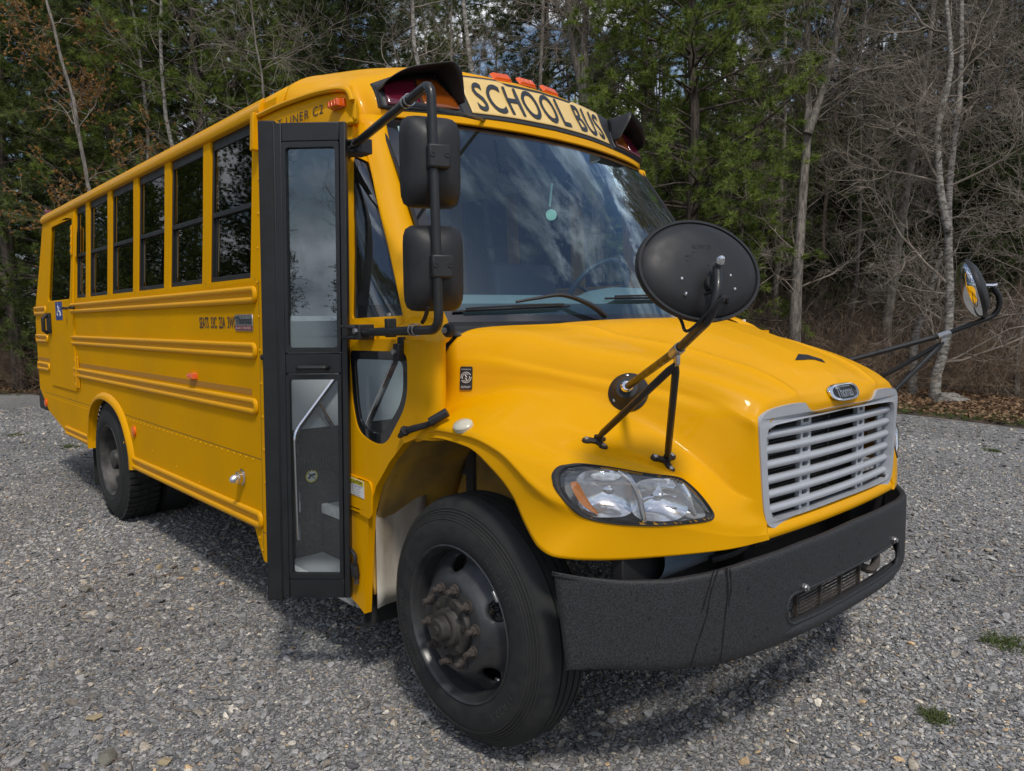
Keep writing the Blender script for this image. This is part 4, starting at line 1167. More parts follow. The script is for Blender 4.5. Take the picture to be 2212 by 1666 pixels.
# ------------------------------------------------------------------ lift door at the rear
ld = empty('lift_door', (0,0,0)); ld.parent = bus
b = MB()
ldo = [(-6.53,.985),(-5.50,.985),(-5.44,1.80),(-5.395,2.575),(-6.40,2.575),(-6.50,1.80)]
ldw = LDW
b.poly(ring_pts(ldo), holes=[ring_pts(ldw)], mapf=lambda x, z, d: sideR(x, z, .010-d), depth=.03)
b.build('door_panel', M['yellow_side'], ld, bevel=.004)
b = MB(); b.poly(ring_pts(inset(ldw, -.004)), mapf=lambda x, z, d: sideR(x, z, -.006-d), depth=.004); b.build('pane', M['side_glass'], ld, smooth=False)
b = MB(); b.box((-6.5,-1.16,1.8),(-5.4,-1.15,2.58)); b.build('dark_backing', M['dark'], ld)  # near-black sheet behind the pane, in place of the shaded cabin
for z0, z1 in ((2.20,2.46),(1.02,1.30)):
    b = MB(); box_side(b, -5.475, -5.425, z0, z1, .012, .022); box_side(b, -5.36 if z0 > 2 else -5.425, -5.31 if z0 > 2 else -5.37, z0-.03 if z0 > 2 else z0, z1-.03 if z0 > 2 else z1, .004, .014)
    for k in range(4): zz = z0+.03+k*(z1-z0-.06)/3; box_side(b, -5.455, -5.44, zz-.012, zz+.012, .02, .028)
    b.build('hinge', M['yellow'], ld, bevel=.003)
b = MB()
box_side(b, -6.14, -5.86, 1.63, 1.80, .0105, .012); b.build('wheelchair_sticker', M['blue_sticker'], ld, smooth=False)
b = MB(); st = lambda x, z, d=.0135: Vector(sideR(x, z, d))
arc = [st(-6.00+.055*math.cos(a), 1.688+.030*math.sin(a)) for a in np.linspace(R(-60), R(215), 14)]
for P in (arc, [st(-6.02,1.765), st(-6.005,1.71), st(-5.95,1.712), st(-5.92,1.668)], [st(-6.01,1.74), st(-5.965,1.738)]): b.tube(P, .0055, 4)
b.orient_lathe([(0,.010),(.001,0)], st(-6.02,1.782), (0,-1,0), 8)
b.build('wheelchair_symbol', M['white'], ld)
b = MB(); box_side(b, -6.50, -6.36, 1.50, 1.70, .010, .030)
b.tube([st(-6.44,1.68,.03), st(-6.42,1.65,.07), st(-6.42,1.53,.07), st(-6.44,1.50,.03)], .02, 6); b.build('door_handle', M['black'], ld, bevel=.005)
for x in (-5.66, -5.40):
    b = MB(); b.orient_lathe([(0,.012),(.05,.012),(.05,0)], st(x, 1.733, 0), (0,-1,0), 8); b.tube([st(x,1.733,.05), st(x+.07,1.733,.052)], .012, 6); b.build('door_stop', M['black'], ld)
# rear corner guard, lamp and rear bumper
b = MB(); b.box((-7.42,-1.16,.66),(-7.22,1.16,.92)); b.box((-7.33,-1.214,.675),(-6.90,-1.10,.905)); b.build('rear_bumper', M['black'], bus, bevel=.03)
b = MB(); b.orient_lathe([(0,.045),(.012,.045),(.02,.03),(.022,0)], sideR(-6.90,.775,0), (0,-1,0), 16); b.build('side_reflector', M['orange_lens'], bus)
b = MB(); b.orient_lathe([(0,.040),(.012,.040),(.018,.03),(.02,0)], sideR(-3.80,.80,0), (0,-1,0), 18); b.build('side_reflector', M['amber_ref'], bus)
b = MB(); b.obox((-6.80,-1.12,2.72), (.04,0,0), (0,.03,0), (0,0,.03)); b.build('rear_clearance_lamp', M['red_lens'], bus, bevel=.006)
brick_lamp('side_marker_lamp', sideR(-2.50,1.273,.002), (.055,0,0), (0,0,.019), (0,-.022,0))
brick_lamp('side_marker_lamp', sideR(-.815,2.512,.012), (.048,0,0), (0,0,.017), (0,-.028,0))
# chrome courtesy lamp
b = MB(); c0 = sideR(-1.83,.757,0)
b.orient_lathe([(0,.044),(.008,.044),(.012,.036),(.03,.034),(.032,.026)], c0, (0,-1,0), 24); cl = b.build('courtesy_lamp', M['chrome'], bus)
b = MB(); b.orient_lathe([(.032,.026),(.055,.024),(.072,.014),(.078,0)], c0, (.1,-1,-.1), 18); b.build('lamp_dome', M['reflector'], cl)
b = MB(); b.orient_lathe([(0,.016),(.012,.014),(.016,0)], sideR(-1.505,1.415,0), (0,-1,0), 12); b.build('rubber_stop', M['black'], bus)

# lettering on the side
def side_text(s, x0, x1, z0, h, m_, par, d=.0015, side=sideR, bold=0.0, name='lettering', sp=1.0, **k):
    vv, ff = text_mesh(s, 1.0, 1.0, bold=bold, spacing=sp); vv = np.array(vv)
    w_ = vv[:, 0].max()-vv[:, 0].min(); v0 = vv[:, 0].min()
    b = MB(); b.add([side(x0+(v[0]-v0)/w_*(x1-x0), z0+v[1]/.70*h, d) for v in vv], ff)
    return b.build(name, m_, par, smooth=False)
side_text('SEATS  33C  23A  3WC', -2.37, -1.83, 1.560, .062, M['letters'], body, bold=.018)
b = MB(); box_side(b, -1.84, -1.615, 1.545, 1.632, .0, .004); mb_ = b.build('maker_badge', M['zinc'], bus, bevel=.002)
b = MB(); box_side(b, -1.832, -1.623, 1.551, 1.572, .004, .0055); b.build('badge_band', M['sticker_red'], mb_, smooth=False)
side_text('Thomas', -1.828, -1.627, 1.583, .038, M['letters'], mb_, d=.005, bold=.02)
side_text('BUILT BUSES', -1.825, -1.63, 1.556, .012, M['white_letters'], mb_, d=.006)
# EMERGENCY EXIT on the drip rail
vv, ff = text_mesh('EMERGENCY EXIT', 1.0, 1.0); vv = np.array(vv); w_ = vv[:, 0].max()
b = MB(); b.add([(-3.70+v[0]/w_*.50, -1.1975+.010*(v[1]/.7), 2.632+v[1]/.70*.030) for v in vv], ff); b.build('exit_lettering', M['letters'], bus, smooth=False)

# ------------------------------------------------------------------ entrance door (front leaf, open)
door = empty('entrance_door', (0,0,0)); door.parent = bus
hd_ = Vector((-.7071, -.7071, 0)); nd_ = Vector((.7071, -.7071, 0))
def DR(s, z, d=0.0):
    """s along the leaf from the hinge, z up, d towards the front"""
    f = (z-.4)/2.0
    o = Vector((-.668 + .030*f, -1.238 + .024*f, 0))
    p = o + hd_*s + nd_*d; return (p.x, p.y, z)
def dbox(mb, s0, s1, z0, z1, d0, d1): mb.box((s0, d0, z0), (s1, d1, z1), mapf=lambda x, y, z: DR(x, z, y))
b = MB()
dbox(b, 0.0, .026, .415, 2.393, -.02, .02)
dbox(b, .262, .292, .415, 2.393, -.02, .02)
dbox(b, .026, .262, 2.318, 2.393, -.02, .02)
dbox(b, .026, .262, 1.375, 1.460, -.02, .02)
dbox(b, .026, .262, .415, .498, -.02, .02)
b.build('door_frame', M['black_door'], door, bevel=.004)
b = MB(); dbox(b, .292, .362, .40, 2.405, -.014, .016); b.tube([DR(.294, .41, .008), DR(.294, 2.39, .008)], .012, 6)
b.build('rubber_edge', M['black_edge'] if 'black_edge' in M else M['rubber'], door, bevel=.006)
for z0, z1, gm in ((1.462, 2.316, 'door_glass'), (.500, 1.373, 'low_glass')):
    o2 = round_poly([(.027,z0),(.261,z0),(.261,z1),(.027,z1)], .010); i2 = round_poly([(.043,z0+.022),(.246,z0+.022),(.246,z1-.022),(.043,z1-.022)], .014)
    b = MB(); b.poly(o2, holes=[i2], mapf=lambda s, z, d: DR(s, z, .024-d), depth=.024); b.build('window_seal', M['black_door'], door, bevel=.006, segs=3)
    b = MB(); b.poly([(.031,z0+.004),(.257,z0+.004),(.257,z1-.004),(.031,z1-.004)], mapf=lambda s, z, d: DR(s, z, .006-d), depth=.004); b.build('pane', M[gm], door, smooth=False)
b = MB(); b.tube(fillet_path([DR(.085,1.402,.018), DR(.085,1.402,.045), DR(.205,1.402,.045), DR(.205,1.402,.018)], .02), .010, 8); b.build('door_handle', M['black'], door)
# hinge post, sill
b = MB(); b.tube([(-.70,-1.17,.345),(-.70,-1.17,.41)], .028, 10); b.build('door_pivot', M['zinc'], bus)

# ------------------------------------------------------------------ step well and interior
b = MB()
b.box((-1.50,-1.19,.335),(-.74,-.93,.352)); b.build('entry_step', M['tread'], bus, bevel=.003)
b = MB(); b.box((-1.49,-1.20,.345),(-.75,-1.150,.360)); b.build('step_nosing', M['nosing'], bus, bevel=.003)
b = MB(); b.box((-1.50,-.93,.595),(-.74,-.66,.612)); b.build('entry_step', M['tread'], bus, bevel=.003)
b = MB(); b.box((-1.49,-.94,.570),(-.75,-.905,.620)); b.build('step_nosing', M['nosing'], bus, bevel=.003)
b = MB(); b.box((-1.50,-.66,.835),(-.74,-.40,.852)); b.build('entry_step', M['tread'], bus, bevel=.003)
b = MB(); b.box((-1.20,-.67,.815),(-.75,-.635,.862)); b.build('step_nosing', M['nosing'], bus, bevel=.003)
b = MB()
b.box((-1.50,-.935,.352),(-.74,-.925,.595)); b.box((-1.50,-.665,.612),(-.74,-.655,.835)); b.box((-1.50,-.405,.85),(-.74,-.395,.94))
b.box((-1.52,-1.17,.34),(-1.502,-.30,1.03))
for z in (.55, .80):
    for k in range(14): b.box((-1.502,-1.06+k*.016,z),(-1.497,-1.053+k*.016,z+.075))
b.box((-.745,-1.17,.34),(-.735,-.40,.90))
b.build('stepwell_walls', M['inner_black'], bus, smooth=False)
b = MB(); b.orient_lathe([(0,.034),(.002,.034),(.0021,.028)], (-1.500,-.985,.775), (1,0,0), 24); sk = b.build('step_sticker', M['sticker_yellow'], bus)
b = MB(); b.orient_lathe([(.0022,.028),(.0023,0)], (-1.500,-.985,.775), (1,0,0), 24); b.build('sticker_centre', M['white'], sk)
b = MB()
vv, ff = [(0,0),(0,0)], []
b.tube([(-1.4965,-1.005,.765),(-1.4965,-.990,.782),(-1.4965,-.965,.785)], .0055, 4); b.tube([(-1.4965,-1.005,.795),(-1.4965,-.965,.757)], .002, 4)
b.build('sticker_figure', M['letters'], sk)
b = MB(); b.box((-1.52,-1.14,1.03),(-1.502,-.30,1.62)); b.build('modesty_panel', M['inner_grey'], bus)
b = MB(); b.tube(fillet_path([(-1.47,-1.085,.46),(-1.47,-1.085,1.02),(-1.47,-.78,1.36),(-1.47,-.78,1.60)], .05), .016, 10); b.tube([(-1.47,-.95,1.17),(-1.49,-.86,1.03)], .012, 8)
b.build('grab_rail', M['chrome'], bus)
b = MB(); b.tube([(-.93,-1.02,1.03),(-.62,-1.02,1.42)], .015, 10); b.build('grab_rail', M['chrome'], bus)
b = MB(); b.box((-.72,-1.10,1.04),(-.45,-.70,1.09)); b.build('door_side_console', M['dash'], bus, bevel=.01)
b = MB(); b.box((-.60,-1.0,1.09),(-.52,-.9,1.14)); b.build('red_first_aid_box', M['sticker_red'], bus, bevel=.01)
# dashboard
rows = []
for x_, z_ in ((-.30,1.45),(-.20,1.66),(-.30,1.70),(-.42,1.69),(-.50,1.60),(-.50,1.47)):
    rows.append([(x_-.22*(abs(y)/1.02)**2, y, z_ + (.045*float(sstep(-.15, .05, y)*(1-sstep(.75, .95, y)))) ) for y in np.linspace(-1.0, 1.0, 60)])
b = MB(); b.grid(np.array(rows)); b.build('dashboard', M['dash'], bus, solid=.01)
b = MB()
c0 = Vector((-.70,.38,1.72)); d_ = Vector((.85,0,-.55)).normalized(); a_ = Vector((0,1,0)); b_ = d_.cross(a_)
ring = [c0 + (a_*math.cos(t)+b_*math.sin(t))*.225 for t in np.linspace(0, 2*PI, 41)]
b.tube(ring, .016, 8, caps=False)
for t in (.3, PI-.3, -PI/2): b.tube([c0+d_*.03, c0+(a_*math.cos(t)+b_*math.sin(t))*.22], .012, 6)
b.tube([c0+d_*.02, c0+d_*.35], .03, 8)
b.build('steering_wheel', M['seat'], bus)
def seat(x, y, w, z=.94, hb=1.10, name='passenger_seat'):
    s = empty(name, (0,0,0)); s.parent = bus
    b = MB(); b.box((x-.20, y-w/2, z+.32), (x+.20, y+w/2, z+.46)); b.build('cushion', M['seat'], s, bevel=.03)
    b = MB(); b.add([(x-.20+dx+lean, y+dy*w/2, zz) for zz, lean in ((z+.40, 0), (z+hb-.25, -.06)) for dx, dy in ((0,-1),(.09,-1),(.09,1),(0,1))], [(3,2,1,0),(4,5,6,7),(0,1,5,4),(1,2,6,5),(2,3,7,6),(3,0,4,7)])
    b.build('backrest', M['seat'], s, bevel=.03)
    b = MB()
    for dy in (-1, 1): b.tube([(x-.1, y+dy*(w/2-.05), z), (x-.1, y+dy*(w/2-.05), z+.33)], .015, 6); b.tube([(x+.15, y+dy*(w/2-.05), z), (x+.15, y+dy*(w/2-.05), z+.33)], .015, 6)
    b.build('seat_legs', M['black'], s)
seat(-1.15, .42, .52, 1.04, 1.15, 'driver_seat')
for k in range(5):
    for y in (-.70, .70): seat(-1.95-.72*k, y, .90)
# mirror, fans, hanging disc inside
b = MB(); b.box((-.80,-.12,2.32),(-.77,.20,2.44)); b.tube([(-.78,.05,2.44),(-.80,.05,2.60)], .012, 6); b.build('interior_mirror', M['black'], bus, bevel=.01)
b = MB(); b.tube([(-.78,.11,2.33),(-.80,.11,2.20)], .006, 6); b.orient_lathe([(0,.030),(.006,.030),(.006,0)], (-.80,.12,2.155), (1,-.6,0), 24); b.orient_lathe([(0,.030),(0,0)], (-.80,.12,2.155), (1,-.6,0), 24); b.build('hanging_disc', M['mint'], bus)
for y in (-.14, .40):
    b = MB(); c0 = Vector((-.86, y, 2.34))
    for r_ in np.linspace(.02, .10, 7): b.tube([c0+Vector((.03*(1-r_/.1), r_*math.cos(t), r_*math.sin(t))) for t in np.linspace(0, 2*PI, 25)], .0018, 4, caps=False)
    b.tube([c0+Vector((-.06,0,0)), c0+Vector((-.02,0,0))], .035, 10); b.tube([c0+Vector((-.05,0,0)), c0+Vector((-.10,0,.2))], .008, 6)
    b.build('dash_fan', M['black'], bus)
# ceiling lining gives the cabin its grey light
b = MB()
rows = [[(x, y*.97, 2.80-.18*abs(y)**3) for y in np.linspace(-1.12, 1.12, 21)] for x in (-1.0, -3.0, -5.0, -6.6)]
b.grid(np.array(rows)); b.build('ceiling_lining', M['white'], bus)
b = MB(); b.box((-6.9,-.45,.945),(-1.5,.45,.955)); b.build('aisle_floor', M['tread'], bus)

# ------------------------------------------------------------------ fittings on the front quarter
b = MB(); df = round_poly([(-.700,.945),(-.515,.935),(-.505,.90),(-.515,.775),(-.69,.790),(-.705,.82)], .03)
b.poly(ring_pts(df), mapf=lambda x, z, d: sideR(x, z, .004+d-.004), depth=.009); fl = b.build('filler_door', M['yellow'], bus, bevel=.003)
b = MB(); b.poly([(-.672,.862),(-.563,.856),(-.563,.928),(-.672,.934)], mapf=lambda x, z, d: sideR(x, z, .010+d), depth=.001); stk = b.build('caution_sticker', M['white'], fl, smooth=False)
b = MB(); b.poly([(-.670,.912),(-.565,.907),(-.565,.926),(-.670,.932)], mapf=lambda x, z, d: sideR(x, z, .0115+d), depth=.0005); b.build('sticker_head', M['sticker_yellow'], stk, smooth=False)
side_text('CAUTION', -.662, -.575, .9135, .0135, M['letters'], stk, d=.0130, bold=.02)
side_text('USE DEF ONLY', -.660, -.578, .897, .0085, M['blue_sticker'], stk, d=.0125)
for k, (t_, w_) in enumerate((('Diesel Exhaust Fluid', .060), ('Using any other fluid will', .070), ('- Damage the vehicle', .055), ('- Degrade fluid emissions', .065))):
    side_text(t_, -.655, -.655+w_, .888-.0085*k, .0045, M['letters'], stk, d=.0125)
b = MB(); b.orient_lathe([(0,.012),(.006,.012),(.010,.006),(.011,0)], sideR(-.685,.848,.012), (0,-1,0), 12); b.tube([sideR(-.685,.848,.02), sideR(-.672,.842,.024)], .004, 6); b.build('lock', M['chrome'], fl)
b = MB()
P = [sideR(x, z, .022) for x, z in ((-.700,.600),(-.695,.622),(-.66,.618),(-.632,.600),(-.632,.565),(-.655,.548),(-.688,.572),(-.700,.600))]
b.tube(P, .009, 8, caps=False, smooth=3); b.tube([sideR(-.645,.56,.02), sideR(-.640,.51,.016)], .018, 8); b.build('hood_pull_strap', M['black'], bus)
b = MB(); b.tube([sideR(-.642,.512,.012), sideR(-.640,.475,.012)], .010, 8); b.build('strap_stud', M['rust'], bus)
# hood latch (rubber strap over the seam)
b = MB()
L_ = [sideR(-.285,1.150,.012), sideR(-.235,1.170,.030), sideR(-.18,1.190,.030), (-.10,-1.222,1.215), (-.05,-1.215,1.245)]
b.tube(L_, [.010,.014,.014,.012,.012], 6, smooth=4)
b.tube([(-.075,-1.235,1.225),(-.03,-1.190,1.262)], .018, 8); b.tube([sideR(-.215,1.178,.040), sideR(-.20,1.186,.040)], .02, 6)
b.build('hood_latch', M['black'], bus, bevel=.002)
# fender marker lamp, engine badge
def hnear(p):
    q, n, i, d = hood_bvh.find_nearest(Vector((p[0], abs(p[1]), p[2])))
    if n.dot(Vector((.3, 1, .3))) < 0: n = -n
    return q, n
for s in (-1, 1):
    q, n = hnear((.065, 1.19, 1.215)); c0 = Vector((q.x, q.y*s, q.z)); nn = Vector((n.x, n.y*s, n.z))
    b = MB(); b.orient_lathe([(-.006,.040),(.010,.040),(.014,.036),(.018,.030),(.024,0)], c0, nn, 28, sy=.82, up=(0,0,1)); b.build('fender_lamp', M['offwhite'], bus)
q, n = hnear((-.09, 1.06, 1.375)); c0 = Vector((q.x, -q.y, q.z)); nn = Vector((n.x, -n.y, n.z)).normalized()
ex = Vector((nn.y, -nn.x, 0)).normalized()*-1; ez = nn.cross(ex)
if ez.z < 0: ez = -ez
if ex.x < 0: ex = -ex
eb = lambda a, c, d: tuple(c0 + ex*a + ez*c + nn*d)
b = MB(); b.poly(round_poly([(-.024,-.044),(.024,-.044),(.024,.044),(-.024,.044)], .006), mapf=lambda a, c, d: eb(a, c, .001+d), depth=.005); ebo = b.build('engine_badge', M['black'], bus, bevel=.001)
b = MB()
for r_, a0, a1 in ((.020, .5, 3.3), (.020, 3.7, 6.4), (.014, .9, 3.6), (.014, 4.0, 6.7)): b.tube([eb(r_*math.cos(t), r_*math.sin(t)+.002, .0065) for t in np.linspace(a0, a1, 14)], .0014, 4)
b.tube([eb(-.004,.012,.0065), eb(.003,.003,.0065), eb(-.003,.001,.0065), eb(.004,-.009,.0065)], .0022, 4)
for t_, zc, h_ in (('DETROIT', -.038, .008), ('POWERED BY', .031, .004)):
    vv, ff = text_mesh(t_, 1.0, 1.0, 'CENTER'); vv = np.array(vv); w_ = vv[:, 0].max()*2; b.add([eb(v[0]/w_*.038, zc+v[1]/.7*h_, .0065) for v in vv], ff)
b.build('badge_lettering', M['white_letters'], ebo, smooth=False)

# ------------------------------------------------------------------ wheels
def wheel(cx, cy, cz, s, front=True):
    """s=-1 door side; cy is the y of the outer rim flange"""
    w = empty('wheel', (0,0,0)); w.parent = bus
    o = -s                                       # inward direction along y is +o
    W_ = .25; R_ = .485; KR = .945
    def P(prof): return [(cy + o*h, r) for h, r in prof]
    prof = [(.020,.276),(.006,.284),(-.004,.293),(-.010,.310),(-.0125,.335),(-.0125,.365),(-.008,.388),(-.001,.404),(.002,.405),(.006,.413),(.009,.414),(.013,.425),(.016,.426),(.022,.440),(.032,.455),(.044,.4685),(.056,.4765),(.066,.4795)]
    tread = []
    for g_ in (.078,.108,.142,.172):
        tread += [(g_-.0045,.4835),(g_-.0035,.472),(g_+.0035,.472),(g_+.0045,.4835)]
    if not front:
        prof = [(.020,.276),(.006,.284),(-.006,.297),(-.014,.320),(-.016,.350),(-.014,.385),(-.006,.412),(.004,.436),(.014,.458),(.022,.474),(.030,.482)]
        tread = []
    mir = [(.250-h, r) for h, r in prof[::-1]]
    full_ = prof + tread + mir
    if front: full_ = [(h, .276+(r-.276)*.90) for h, r in full_]
    b = MB(); b.lathe([(h, r) for h, r in P(full_)], (cx, 0, cz), 'y', 96)
    if front:
        for k in range(0):
            a = 2*PI*k/120
            c_ = Vector((cx+.497*math.cos(a), cy+o*.012, cz+.497*math.sin(a)))
    else:
        for k in range(54):                        # traction lugs
            for row in range(2):
                a = 2*PI*(k+.5*row)/54
                ra = Vector((math.cos(a), 0, math.sin(a))); ta = Vector((-math.sin(a), 0, math.cos(a)))
                b.obox(Vector((cx, cy+o*(.050+row*.155), cz))+ra*.486, ta*.019+Vector((0,o*.006,0)), Vector((0,.036,0)), ra*.009)
            a = 2*PI*(k+.25)/54; ra = Vector((math.cos(a), 0, math.sin(a))); ta = Vector((-math.sin(a), 0, math.cos(a)))
            b.obox(Vector((cx, cy+o*.127, cz))+ra*.486, ta*.015, Vector((0,.03,0))+ta*.01, ra*.009)
    b.build('tyre', M['rubber'], w, angle=28)
    # raised sidewall rings / lettering
    b = MB()
    for r_, hh in (((.312,-.0095),(.386,-.0065),(.395,-.001),(.404,.005),(.413,.011),(.422,.018)) if front else ((.330,-.0155),(.405,-.009))): b.tube([(cx+r_*math.cos(a), cy+o*hh, cz+r_*math.sin(a)) for a in np.linspace(0, 2*PI, 73)], .0013, 4, caps=False)
    if front:
        for txt, a_mid, r0 in (('R250 ED', R(42), .330), ('BRIDGESTONE', R(200), .330), ('11R22.5', R(-40), .332)):
            vv, ff = text_mesh(txt, .036, 1.4, 'CENTER', extrude=.0)
            pts = []
            for v in vv:
                a = a_mid - v[0]/r0*(1 if s < 0 else -1); r_ = r0 + v[1]
                pts.append((cx+r_*math.cos(a)*(1), cy-o*.0138, cz+r_*math.sin(a)))
            b.add(pts, ff)
    b.build('sidewall_marks', M['rubber_mark'], w)
    # rim
    rimp = [(.024,.285),(.004,.296),(-.006,.300),(-.009,.304),(-.006,.308),(.004,.309),(.012,.305)]
    rimp = [(h, r*KR) for h, r in rimp]
    b = MB(); b.lathe(P(rimp), (cx, 0, cz), 'y', 72)
    if front:
        barrel = [(.004,.296),(.018,.290),(.030,.284),(.055,.279),(.075,.272),(.10,.268),(.2,.268),(.235,.30)]
        barrel = [(h, r*KR) for h, r in barrel]
        b.lathe(P(barrel), (cx, 0, cz), 'y', 72)
        rim = b.build('rim', M['rim'], w)
        def face_h(r):  # disc profile: h (inwards positive) as function of radius
            return float(np.interp(r, [.0,.10,.115,.172,.186,.215,.245,.268,.275], [-.020,-.020,-.020,-.020,-.012,.020,.048,.062,.066]))
        b = MB(); nh, N = 5, 40
        for k in range(nh):
            a0 = 2*PI*k/nh + R(26) - PI/nh; a1 = a0 + 2*PI/nh; am = (a0+a1)/2; rm = .226; 
            hole, outer = [], []
            for j in range(N):
                t_ = 2*PI*j/N
                hole.append((rm + .029*math.sin(t_), am + .042/rm*math.cos(t_)))
                c_, s_ = math.cos(t_), math.sin(t_); q = max(abs(c_), abs(s_))
                outer.append((.226 + (.049 if s_ > 0 else .049)*s_/q, am + (a1-a0)/2*c_/q))
            rows = []
            for f in (0, .12, .35, .65, 1):
                rr = []
                for (r1, t1), (r2, t2) in zip(hole, outer):
                    r_, t_ = r1+(r2-r1)*f, t1+(t2-t1)*f
                    hh_ = face_h(r_); r_ *= KR
                    rr.append((cx+r_*math.cos(t_), cy+o*(hh_+(.004 if f == 0 else 0)), cz+r_*math.sin(t_)))
                rows.append(rr+[rr[0]])
            inner = [(p[0]*1, p[1]+o*.014, p[2]) for p in rows[0]]
            b.grid(np.array([inner]+rows))
        b.lathe([(cy+o*face_h(r_), r_*KR) for r_ in (.178,.172,.16,.115,.10)], (cx,0,cz), 'y', 60)
        b.build('rim_disc', M['rim'], rim, angle=50)
        b = MB()
        b.lathe([(cy+o*h, r_) for h, r_ in ((.03,.112),(-.028,.110),(-.036,.104),(-.036,.072),(-.042,.068),(-.058,.066),(-.062,.060),(-.062,.045),(-.088,.042),(-.094,.036),(-.094,.018),(-.098,.014),(-.098,0))], (cx,0,cz), 'y', 40)
        for k in range(6):
            a = 2*PI*k/6+.2; b.obox((cx+.088*math.cos(a), cy-o*.038, cz+.088*math.sin(a)), (.010,0,0), (0,.004,0), (0,0,.008))
        b.build('hub', M['hubgrease'], w, angle=30)
        b = MB(); b.tube([(cx+.205, cy+o*.01, cz-.14), (cx+.235, cy-o*.005, cz-.128)], .004, 6); b.build('valve_stem', M['zinc'], rim)
        b = MB(); a = R(36); b.obox((cx+.284*math.cos(a), cy-o*.006, cz+.284*math.sin(a)), (.006*math.cos(a),0,.006*math.sin(a)), (0,.008,0), (-.02*math.sin(a),0,.02*math.cos(a))); b.build('balance_weight', M['zinc'], rim, bevel=.002)
        fy, rl = -.020, .137
    else:
        barrel = [(.004,.296),(.03,.288),(.09,.282),(.14,.275),(.155,.25),(.16,.21),(.158,.17),(.15,.10),(.12,.095),(.10,.09),(.04,.085),(.02,.08),(.015,.06),(.012,0)]
        barrel = [(h, r*KR) for h, r in barrel]
        b.lathe(P(barrel), (cx, 0, cz), 'y', 72); rim = b.build('rim', M['rim_dirty'], w)
        fy, rl = .150, .143
    for k in range(10):
        a = 2*PI*k/10 + R(9)
        c_ = (cx+rl*math.cos(a), cy+o*fy, cz+rl*math.sin(a))
        b = MB(); b.orient_lathe([(0,.023),(.005,.023),(.006,.0175)], c_, (0,-o,0), 14); b.orient_lathe([(.006,.0175),(.020,.0165),(.022,.013)], c_, (0,-o,0), 6); b.orient_lathe([(.022,.011),(.042,.0105),(.043,0)], c_, (0,-o,0), 10)
        b.build('lug_nut', M['rust'], w, angle=25)
    return w
for s in (-1, 1):
    wheel(0, s*1.187, .484, s, True)
    wheel(-4.56, s*1.212, .480, s, False)
    b = MB(); b.lathe([(s*.93, .29),(s*.93,.42),(s*.91,.465),(s*.88,.485),(s*.70,.485),(s*.67,.45),(s*.66,.29)], (-4.56,0,.480), 'y', 48); b.build('inner_tyre', M['rubber'], bus)

# wheel well liners
for s in (-1, 1):
    b = MB(); rows = []
    ang = np.linspace(R(188), R(38), 60)
    for a in ang:
        ux = .66 if math.cos(a) > 0 else .60
        x_, z_ = .0 + ux*math.cos(a) - .02, .52 + .70*math.sin(a)
        r1 = []
        for k, y in enumerate(np.linspace(1.17 if math.cos(a) < .2 else 1.17-.16*(math.cos(a)-.2), .74, 12)):
            wob = .010*math.sin(a*16) if 1 < k < 10 else 0
            r1.append((x_*(1+wob)*(1 if k else .985), s*y, z_*(1+wob*.6)))
        rows.append(r1)
    b.grid(np.array(rows)); b.build('wheel_liner', M['grime'], bus, solid=.01)
    b = MB(); b.poly([(-.64,.5),(-.35,.75),(.35,.80),(.52,.86),(.52,.95),(.3,1.2),(-.3,1.2),(-.64,.9)], mapf=lambda x, z, d: (x, s*(.74-d), z), depth=.01); b.build('inner_splash_panel', M['grime'], bus)
    b = MB(); b.grid(np.array([[(-.565-.02*math.sin(k), s*y, z) for k, y in enumerate(np.linspace(1.175, .93, 6))] for z in np.linspace(.375, .90, 8)])); b.build('splash_shield', M['white_grime'], bus, solid=.006)
    b = MB(); b.box((-.66, min(s*1.19, s*.93), .27), (-.645, max(s*1.19, s*.93), .50)); b.build('mud_flap', M['rubber'], bus, bevel=.003)
    b = MB(); b.box((-5.22, min(s*1.19, s*.60), .16), (-5.20, max(s*1.19, s*.60), .75)); b.build('mud_flap', M['rubber'], bus, bevel=.003)
    b = MB(); rows = []
    for a in np.linspace(R(190), R(-10), 30):
        rows.append([(-4.49+.60*math.cos(a), s*y, .50+.47*math.sin(a)) for y in (1.185, .6)])
    b.grid(np.array(rows)); b.build('rear_wheel_housing', M['dark'], bus, solid=.01)
# fender-to-hood arch lip inner edge is part of the hood moulding

# ------------------------------------------------------------------ mirrors
mr = empty('side_mirror', (0,0,0)); mr.parent = bus
mx, my = .083, -1.305
b = MB()
b.tube(fillet_path([(-.69,-1.17,2.305),(.065,my,2.368),(.085,my,1.560),(-.55,-1.255,1.545)], .055, 8), .0165, 12)
b.build('mirror_arm', M['black_metal'], mr)
b = MB(); b.tube([(-.105,-1.27,2.345),(-.705,-.42,2.548)], .009, 8); b.orient_lathe([(-.01,.018),(.01,.018),(.012,0)], (-.70,-.42,2.548), (1,0,.4), 10); b.build('brace_rod', M['black_metal'], mr)
for (c0, up_) in (((-.715,-1.135,2.305), 1), ((-.575,-1.235,1.548), -1)):
    b = MB()
    for dz in (-.022, .022): b.orient_lathe([(-.006,.065),(.0,.068),(.006,.060),(.007,0)], (c0[0]+.02, c0[1]-.035, c0[2]+dz), (0,0,1 if dz > 0 else -1), 20, sy=.55, up=(0,1,0))
    b.box((c0[0]+.02, c0[1]-.05, c0[2]-.03), (c0[0]+.11, c0[1]+.02, c0[2]+.03)); b.build('pivot_bracket', M['black'], mr, bevel=.004)
    b = MB(); b.orient_lathe([(0,.012),(.012,.012),(.013,0)], (c0[0]+.09, c0[1]-.05, c0[2]+.005), (0,-1,0), 6); b.build('bracket_bolt', M['zinc'], mr)
